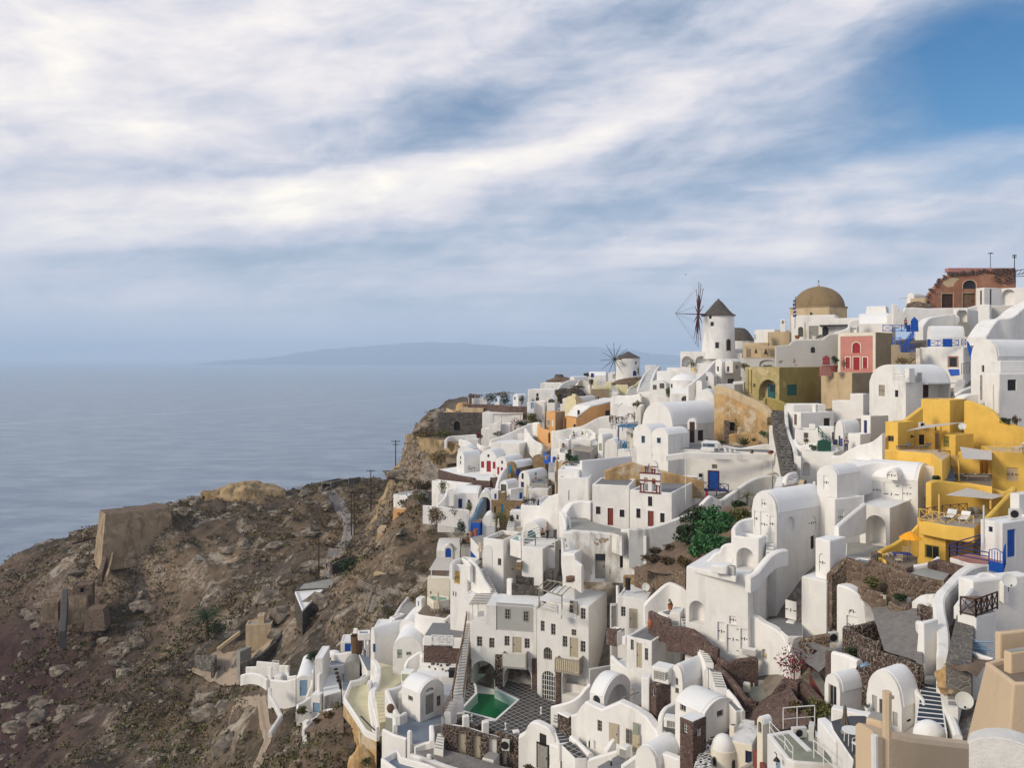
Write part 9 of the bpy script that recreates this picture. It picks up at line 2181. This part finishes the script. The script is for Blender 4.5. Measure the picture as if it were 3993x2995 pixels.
H=S5;f=aR(aa((S5.poly[6].x,S5.poly[6].y)),S5.poly[7]-S5.poly[6],S5.root,S5.wall);f2=aR(aa((S5.poly[7].x,S5.poly[7].y)),S5.poly[0]-S5.poly[7],S5.root,S5.wall)
f2.o_(_o,1590,1568,1640,1720,_y,0,.1);R=root(_cc,'black wall lamp on white side of equipment house',_bX,tuple(W(1600,1570,47.4)));mb=MB();p=W(1600,1545,47.2);mb.tube([p+aa((0,.4,.1)),p+aa((0,0,.15)),p],.03,5);mb.lathe(p-aa((0,0,.22)),[(.2,0),(.12,.12),(.04,.22)],10);mb.obj(_aL,_j,R)
aJ(2600,2700,600)
b=W(815,1100,57);R=root('domed_house','small round cream house with a stained plaster dome',_ah,tuple(b-aa((0,0,3))));r=M(178,57);zt=W(815,800,57).z
mb=MB().lathe(b,[(r*1.05,-3),(r,zt-b.z),(r*.9,zt-b.z)],28,0,1,1);mb.obj(_aV,_R,R,aA=.8);mb=MB();hd=M(200,57);rd=r*.93;mb.lathe(aa((b.x,b.y,zt-.02)),[(rd*math.cos(q*math.pi/28),hd*math.sin(q*math.pi/28))for q in range(14)]+[(.03,hd)],32);mb.obj('dome',_D,R,aA=1.5)
aB(R,b,r,M(695-815,57),W(0,1020,57).z,W(0,880,57).z,M(70,57),_c,_9,True);aB(R,b,r,M(950-815,57),W(0,1040,57).z,W(0,900,57).z,M(80,57),_c,_9,True)
H=block(_bN,'cream plaster house with dark blue shutter joined to small dome',900,1230,1300,770,1150,56,12,wall=_R,af=_D,ag=0,dep=4);H.ops(0,[(_l,1128,850,1224,1030,_w,{_B:2,_6:1})])
block('cream_chimney','cream two-horned chimney behind small dome',900,965,985,500,640,58,30,wall=_R,af=None,ag=.12,ak=_al,aF=.06);block('mauve_wall','dull mauve roof wall behind cream house',1055,1262,1290,620,780,58,10,wall=_aU,af=_D,ag=0,dep=2);aW('white_hump','rounded cream roof hump behind two-horned chimney',1120,640,60,240,110,_D,_aW,.7,6,.12)
H=block(_f,'tall narrow cream vault with an arched window left of equipment house',1298,1378,1520,470,1150,52.5,45,ah=_aE,am=385,wall=_R);H.ops(0,[(_l,1312,430,1362,592,_c,{_v:1,_B:2,_6:2})]);ab('red_wall','red painted buttress wall beside tall narrow vault',[(1268,820,55),(1330,920,53.6),(1420,1090,51.6)],4,.3,_aN,False)
aW('plaster_dome','half-round old plaster dome behind equipment roof',1520,390,60,300,140,_D,'dome',.8,3,.05);
ab('pebbled_wall','white plaster bank set with black pebbles below dark stone hut',tl('390,880,58.5;480,790,59.5;580,690,60.5;640,640,61'),3,1.2,_cN,True);aP('pebbled_ground','',tl('380,1100,55;640,1100,54.5;650,780,59;480,830,59'),_cN,bA=.15)
an('rough_stone_steps','rough dark stone steps beside front barrel vault',(560,720,60),(720,780,59.4),(950,340,65),(1090,290,66),9,_F,_F,2)
aJ(2450,2395,800)
W_=ab(_p,'big sweeping brown stone wall in front of bougainvillea',tl('1375,965,63;1480,910,62;1560,850,61.4;1640,740,61;1700,705,61;1760,710,60.6;1850,735,60'),5,.6,_u,True);ab(_p,'stone wall sloping down from bougainvillea to right',tl('1840,700,61;1920,760,59.6;2030,880,57.6;2110,960,56'),4,.6,_u,True);aP('stone_slope','',tl('1240,1120,62;1500,1270,56;2000,1180,53;1720,760,60'),_u,bA=.35)
R=aj('magenta bougainvillea tree before curving white front',1790,730,61.2,430,360,_aS,420,.1,'bougainvillea',True,16,_bm);aj('thin leafy sprays among bougainvillea flowers',1780,700,61.5,330,320,_h,160,.09,'bougainvillea_sprays',False,12);aj('big green shrub right of brown stone slope',2060,1140,54,330,200,_n,900,.1);aj('rust-brown shrub on brown stone slope',1800,1110,55.5,200,160,_S,420,.1);ao('stone_path','pale stone-topped wall path with red wall right of bougainvillea',tl('1950,640;2060,640;2200,860;2100,900'),59,2,2,_aN,_i,0)
ab(_p,'dark stone yard walls below grey terrace',[(1860,270,64),(1990,240,64),(2170,210,63.6)],2.2,.5,_t,False);ab(_p,'stone kerb wall stepping through lower yard',[(1865,290,63.4),(1960,370,62),(2010,390,61.6)],1.4,.5,_E,False);aP(_bU,'',tl('1740,420,63;2050,620,58.5;2300,420,60;1800,230,66'),_ch,bA=.15)
aJ(3193,2395,800)
H=block('tan_building','upper tan block of near building with a sunken roof',1890,1957,2600,208,660,39,44,wall=_av,af=_X,ag=.3)
S6=ao('tan_building','large tan battered building at right edge',tl('1788,520;2096,752;2500,745;2500,560;1960,470'),35.5,9,1,_av,_X,.18,ak='building',aF=1.6)
block(_bL,'grey-tan sloping top step of near tan building',1985,2070,2600,420,560,37,40,wall=_av,af=_i,ag=0)
H=ab('tan_parapet_wall','long tan parapet wall across bottom right foreground',tl('500,1215,23;690,1245,23.2;835,1290,23.5;1250,1345,25;1700,1400,27;2400,1490,30'),6,.75,_av,False)
block('tan_pier','tan wall end pier at left of long parapet',500,690,840,1165,1800,23.2,14,wall=_av,af=_i,ag=0,dep=.6)
aM('tan_post','thick tan round post rising above long parapet',735,1750,735,838,22.2,M(50,22.2),_av,_bb);aM('white_pipe','short white pipe beside thick tan post',605,1750,598,1310,22,M(37,22),_g,_cx)
H=block('white_tank','weathered white vaulted tank at bottom right corner',1618,2480,2500,1600,1900,20.5,2,ah=_aE,am=1478,wall=_aQ,af=_aQ,dep=.8,ak='tank')
aM('post_hook','small rusty hook pipe on thick tan post',770,893,806,902,22.2,.05,_av,'hook')
for i,(x,y,D)in enumerate(((343,58,150),(0,0,0))):
 if i==0:aJ(2550,1050,800);p=W(343,58,150)
 else:aJ(3193,950,800);p=W(873,342,150)
 R=root('bird',['small dark bird flying above tall windmill sails','tiny dark bird in sky left of terracotta ruin'][i],'bird',tuple(p));mb=MB();s_=.55 if i==0 else .35
 c6=[p+aa(v)*s_ for v in((-.5,0,0),(0,-.08,.07),(.35,0,.03),(0,.08,.07),(0,0,-.07))];mb.add(c6,[[0,1,4],[0,4,3],[2,4,1],[2,3,4],[0,3,1],[1,3,2]])
 mb.add([p+aa(v)*s_ for v in((-.15,0,.03),(.15,0,.03),(0.,-.5,.22),(-.25,-.8,.1),(0.,.5,.22),(-.25,.8,.1))],[[0,1,2],[0,2,3],[0,4,1],[0,5,4]]);mb.obj('body',_j,R,aI=False)
aJ(0,1800,1593.2)
S7=block('fort_ruin','large tan trapezoid fort ruin wall on barren headland',540,570,922,286,480,205.5,80,wall=_b1,af=_aj,ag=0,aF=1.3,ak=_aR,aw=5)
block(_aB,'lower broken ruin wall at left foot of fort',522,545,662,430,560,209,65,wall=_b1,af=_aj,ag=0,ak=_aR,aF=.5);ab(_aB,'slanting ruined buttress running down below fort',[(575,470,207),(560,540,203),(540,610,199)],3,1.,_t,True,ak=_aR);ab(_aB,'thin pale ruined wall strip sloping beside buttress',[(618,465,207),(600,540,203),(578,620,199)],1.5,.5,_b1,True,ak=_aR)
H=block('ruined_tower','small square ruined tower with one black window on slope',392,500,512,665,800,196,8,wall=_t,af=_aj,ag=.3,ak=_aR,dep=4,aw=1);H.ops(0,[(_C,434,684,455,710,_ax,{_I:.4})]);block(_aB,'pale lower ruin block below small tower',376,465,472,735,850,193,8,wall=_b1,af=_aj,ag=0,ak=_aR,dep=4,aw=1,aF=.5);block(_aB,'pale ruined wall left of dark chute',222,315,330,760,845,193,10,wall=_b1,af=_aj,ag=.2,ak=_aR,dep=3,aw=1);block(_aB,'reddish brown ruin block right of small tower',470,560,572,800,890,189,14,wall=_t,af=_aj,ag=0,ak=_aR,dep=4,aw=1,aF=.6)
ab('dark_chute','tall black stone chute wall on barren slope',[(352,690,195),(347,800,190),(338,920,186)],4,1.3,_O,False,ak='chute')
aW('rock_outcrop','tan rocky outcrop on top of headland ridge',1330,235,240,440,125,_bz if _bz in bw else _ay,'rock',.4,4,.3);H=block(_ce,'tan stone hut ruin at left end of rocky outcrop',1085,1180,1190,165,225,237,8,wall=_ay,af=_aj,ag=.1,ak='hut',dep=4);H.ops(0,[(_C,1096,188,1108,205,_ax)])
ab(_aB,'low broken stone wall line along flat headland top',tl('670,245,226;800,238,230;950,246,232;1080,232,236'),1.2,.8,_V,True,ak=_aV);ab('fence_line','row of broken fence stakes on headland skyline',[(390,442,222),(440,430,223),(520,405,224)],.5,.3,_e,False,ak='fence')
for i,(x,y)in enumerate(((440,436),(452,432),(428,440),(480,420))):aM('fence_stake',['tall leaning','crossed','short','last'][i]+' fence stake on headland skyline',x,y,x+(6 if i==1 else 0),y-(44 if i==0 else 25),223,.14,_e,'stake','stakes on the headland skyline')
cY('broad bushy palm growing in ravine',1120,960,165,190,230,_h,26);aj('dark bush at foot of ravine palm',1150,960,164,200,110,_h,500,.25)
aP('ravine_terrace','',tl('1010,1120,163;1330,1110,150;1500,900,158;1190,990,164'),_bE,bA=.3,on=1);ab(_p,'dark dry-stone wall below ravine terrace',tl('1000,1105,163;1060,1050,163.5;1165,1050,159;1150,1090,157'),3,.6,_V,False);ab(_p,'pale kerb wall along left of ravine terrace',tl('1050,1050,164;1120,985,164.5;1190,940,164.5;1300,910,162'),1,.5,_V,True);ab(_p,'pale kerb wall across middle of ravine terrace',[(1175,1010,160),(1240,960,161),(1300,915,162)],.8,.5,_J,True);ab(_p,'dark retaining wall right of ravine terrace',tl('1300,1090,151;1400,1050,152;1480,980,155;1520,930,157'),3,.6,_F,True)
block('ruined_hut','small grey roofless hut on ravine terrace',1280,1300,1362,1030,1080,153,45,wall=_i,af=_i,ag=.1,ak='hut');block('pale_tank','pale masonry tank at back of ravine terrace',1330,1470,1490,880,910,158,8,wall=_J,af=_i,ag=.3,ak='tank',dep=3);block('pale_tank','small cubic tank beside masonry tank on ravine terrace',1395,1430,1440,835,880,159,8,wall=_J,af=_i,ag=.1,ak='tank',dep=2)
def b4(n,P,wd,aE):return cS(n,P,wd,aE)
b4(_cl,tl('1340,1658,113;1400,1560,118;1450,1440,122;1430,1340,127;1400,1230,133;1330,1170,137;1270,1150,139'),1.3,_bE)
aJ(1100,1800,900)
b4('dirt_road',tl('420,1060,170;450,880,180;500,740,192;580,640,203;640,540,212;630,440,222;560,380,231;420,330,236'),3.2,_cu);b4(_cl,tl('400,1100,168;440,950,176;470,820,185;560,680,199'),3.5,_bE);b4(_cl,[(930,480,205),(980,440,212),(1050,420,218)],1.5,_cu)
bu('utility pole by flat-roofed ruin on headland',850,80,440,218,1);bu('front pole of dark twin poles beside dirt road',665,285,672,196,2);bu('rear pole of dark twin poles beside dirt road',690,290,665,198,1);bu('lone grey pole in middle of scrub slope',352,740,1120,172,0);bu('utility pole rising against sea beside cliff',1088,-205,180,205,2)
H=block(_cE,'dark flat-roofed ruined building on headland ridge',378,470,632,200,300,236,40,wall=_V,af=_aj,ag=.5,ak=_aR);H.ops(0,[(_C,385,215,462,290,_ax,{_I:.8})]);block(_cE,'second roofless block of ruin on headland ridge',632,640,752,165,260,238,50,wall=_V,af=_i,ag=.6,ak=_aR)
S8=ao(_cr,'triangular white flat roof house standing in ravine',[(122,1248),(395,1226),(195,1425)],160,6,0,_F,_s,.35,aO=_s,ak=_ah);ao(_a4,'pale green-grey flat roof behind white triangular roof',tl('130,1225;480,1215;540,1100;190,1165'),164,3,0,_V,_i,.2,ak=_aW)
ab(_p,'dark stone wall with creeper above pale flat roof',tl('470,985,172;600,935,176;760,890,180;890,862,184'),3,.6,_F,False,1090);aj('dark green creeper mass over dark stone wall',640,1080,170,260,170,_h,700,.22);aj('dark green creeper bush beside cream garden wall',600,1170,163,130,100,_ac,380,.18)
ab(_b2,'old cream garden wall curving below tan pillar',[(610,1085,163),(780,1045,165),(900,975,168)],4,.6,_J,True);ab(_d,'white arched old garden wall beside tan pillar',tl('735,1010,167;800,945,169;870,925,170;918,915,171'),3,.6,_D,True)
block('tan_pillar','tall tan battered pillar with pipes at edge of rock',915,1040,1055,640,1030,160,10,wall=_ay,af=_J,ag=0,dep=3,aF=1.,ak=_cf);aM(_cj,'dark pipe running down tall tan pillar',945,1030,990,640,158.6,.12,_e,_cx)
H=block('ruined_shed','tan ruined cube shed with a wooden door',876,1025,1125,1075,1240,146,18,wall=_J,af=_J,ag=.1,ak=_aR);H.ops(0,[(_o,932,1085,1015,1215,_ap)]);H=block('ruined_shed','grey ruined vault house with broken windows beside cube shed',1040,1260,1290,1125,1235,148,8,wall=_N,af=_t,ah=_aE,am=1045,ak=_aR,dep=4);H.ops(0,[(_l,1060,1130,1090,1220,_e,{_B:1}),(_l,1105,1130,1140,1220,_e,{_B:1}),(_l,1165,1140,1185,1220,_e,{_B:1}),(_l,1130,1068,1160,1105,_e,{_B:1})])
ab(_p,'flat-topped rubble wall behind ruined sheds',[(1020,940,155),(1180,980,152),(1340,1020,150)],4,3.5,_E,False);ab(_p,'rubble terrace wall below garden, top row',tl('1060,640,158;1250,640,157;1500,620,156;1700,605,155'),3,.8,_N,True);aP('rubble_slope','',tl('1010,960,156;1480,950,146;1700,690,154;1050,650,160'),_V,bA=.9);
aW('grey_boulder','big grey boulder on rubble terraces',1265,730,155,80,110,_i,'boulder',.8,7,.2);block('orange_wall','small ochre rounded base wall at cliff corner',1066,1190,1205,455,570,160,12,wall=_a3,af=_q,ag=.05,aF=.3,ak=_aV);H=block(_a,'white walled rubble terrace house at cliff corner',1066,1200,1420,330,470,165,40,ag=.4);H.ops(0,[(_C,1130,378,1175,405,_O)]);aj('grey-green bush on white walled rubble terrace',1330,400,158,130,100,_n,400,.17);aW('rubble_heap','heap of grey rubble on white walled terrace',1380,370,160,200,90,_V,'rubble',.7,9,.3)
H=an('wooden_stairs','grey wooden ladder stairs on scrub slope',(825,1440,132),(875,1435,132),(870,1290,138),(905,1285,138),9,_c,_c,.15);aC(_aF,'pale wooden handrail zigzag above ladder stairs',[(730,1190,142),(865,1250,139),(800,1480,130)],1.,_c,_cI,.05,4);aC(_aF,'short pale wooden handrail above ruined steps',[(905,1270,138),(1000,1310,136)],1.,_c,_cI,.05,3)
def cQ(name,ai,bZ,bB,aE):
 """rock face hung from a traced edge (x,y,D), bulging towards the camera"""
 P=bi([W(*p)for p in bZ],14);n=len(P);m_=34;mb=MB();vs=[]
 for j in range(m_+1):
  t=j/m_
  for i,p in enumerate(P):
   tg=P[min(i+1,n-1)]-P[max(i-1,0)];b8=aa((tg.y,-tg.x,0)).normalized()
   if b8.dot(-p)<0:b8=-b8
   q=p+b8*(t**1.2*9.5)-aa((0,0,bB*t))
   q=q+b8*(1.5*noise.fractal(q*.13,.9,2.2,5)+.5*noise.fractal(q*.5,.9,2.2,4))+aa((0,0,.5*noise.noise(q*.3)))*(t>0)
   vs.append(q)
 bk=len(vs)
 for p in P:vs.append(p+aa((1.5,6,-.3)))
 mb.add(vs,[[j*n+i,j*n+i+1,(j+1)*n+i+1,(j+1)*n+i]for j in range(m_)for i in range(n-1)]+[[i,bk+i,bk+i+1,i+1]for i in range(n-1)])
 o=mb.obj(name,aE,None,aA=1.5,aI=False);return b9(o,ai,'cliff')
aJ(1500,1250,900)
cQ('ochre_cliff','steep ochre rock cliff under left edge of village',tl('190,1560,215;195,1130,200;280,1110,190;420,1130,184;560,1150,180;700,1190,174;690,1260,168;640,1380,160'),24,_bz)
for i,(x,y,D,w_,h_,m_,aN)in enumerate(((400,1130,187,220,70,_S,'dry brown bushes on top of ochre cliff, left'),(560,1120,184,180,70,_n,'olive bushes on top of ochre cliff'),(330,1120,191,120,60,_K,'dark scrub at left tip of ochre cliff'),(520,1400,168,260,150,_S,'dry scrub patch hanging on ochre cliff face'),(360,1640,166,220,120,_K,'brown scrub at foot of ochre cliff'))):aj(aN,x,y,D,w_,h_,m_,700,.2,'cliff_bush',False,16)
bU()
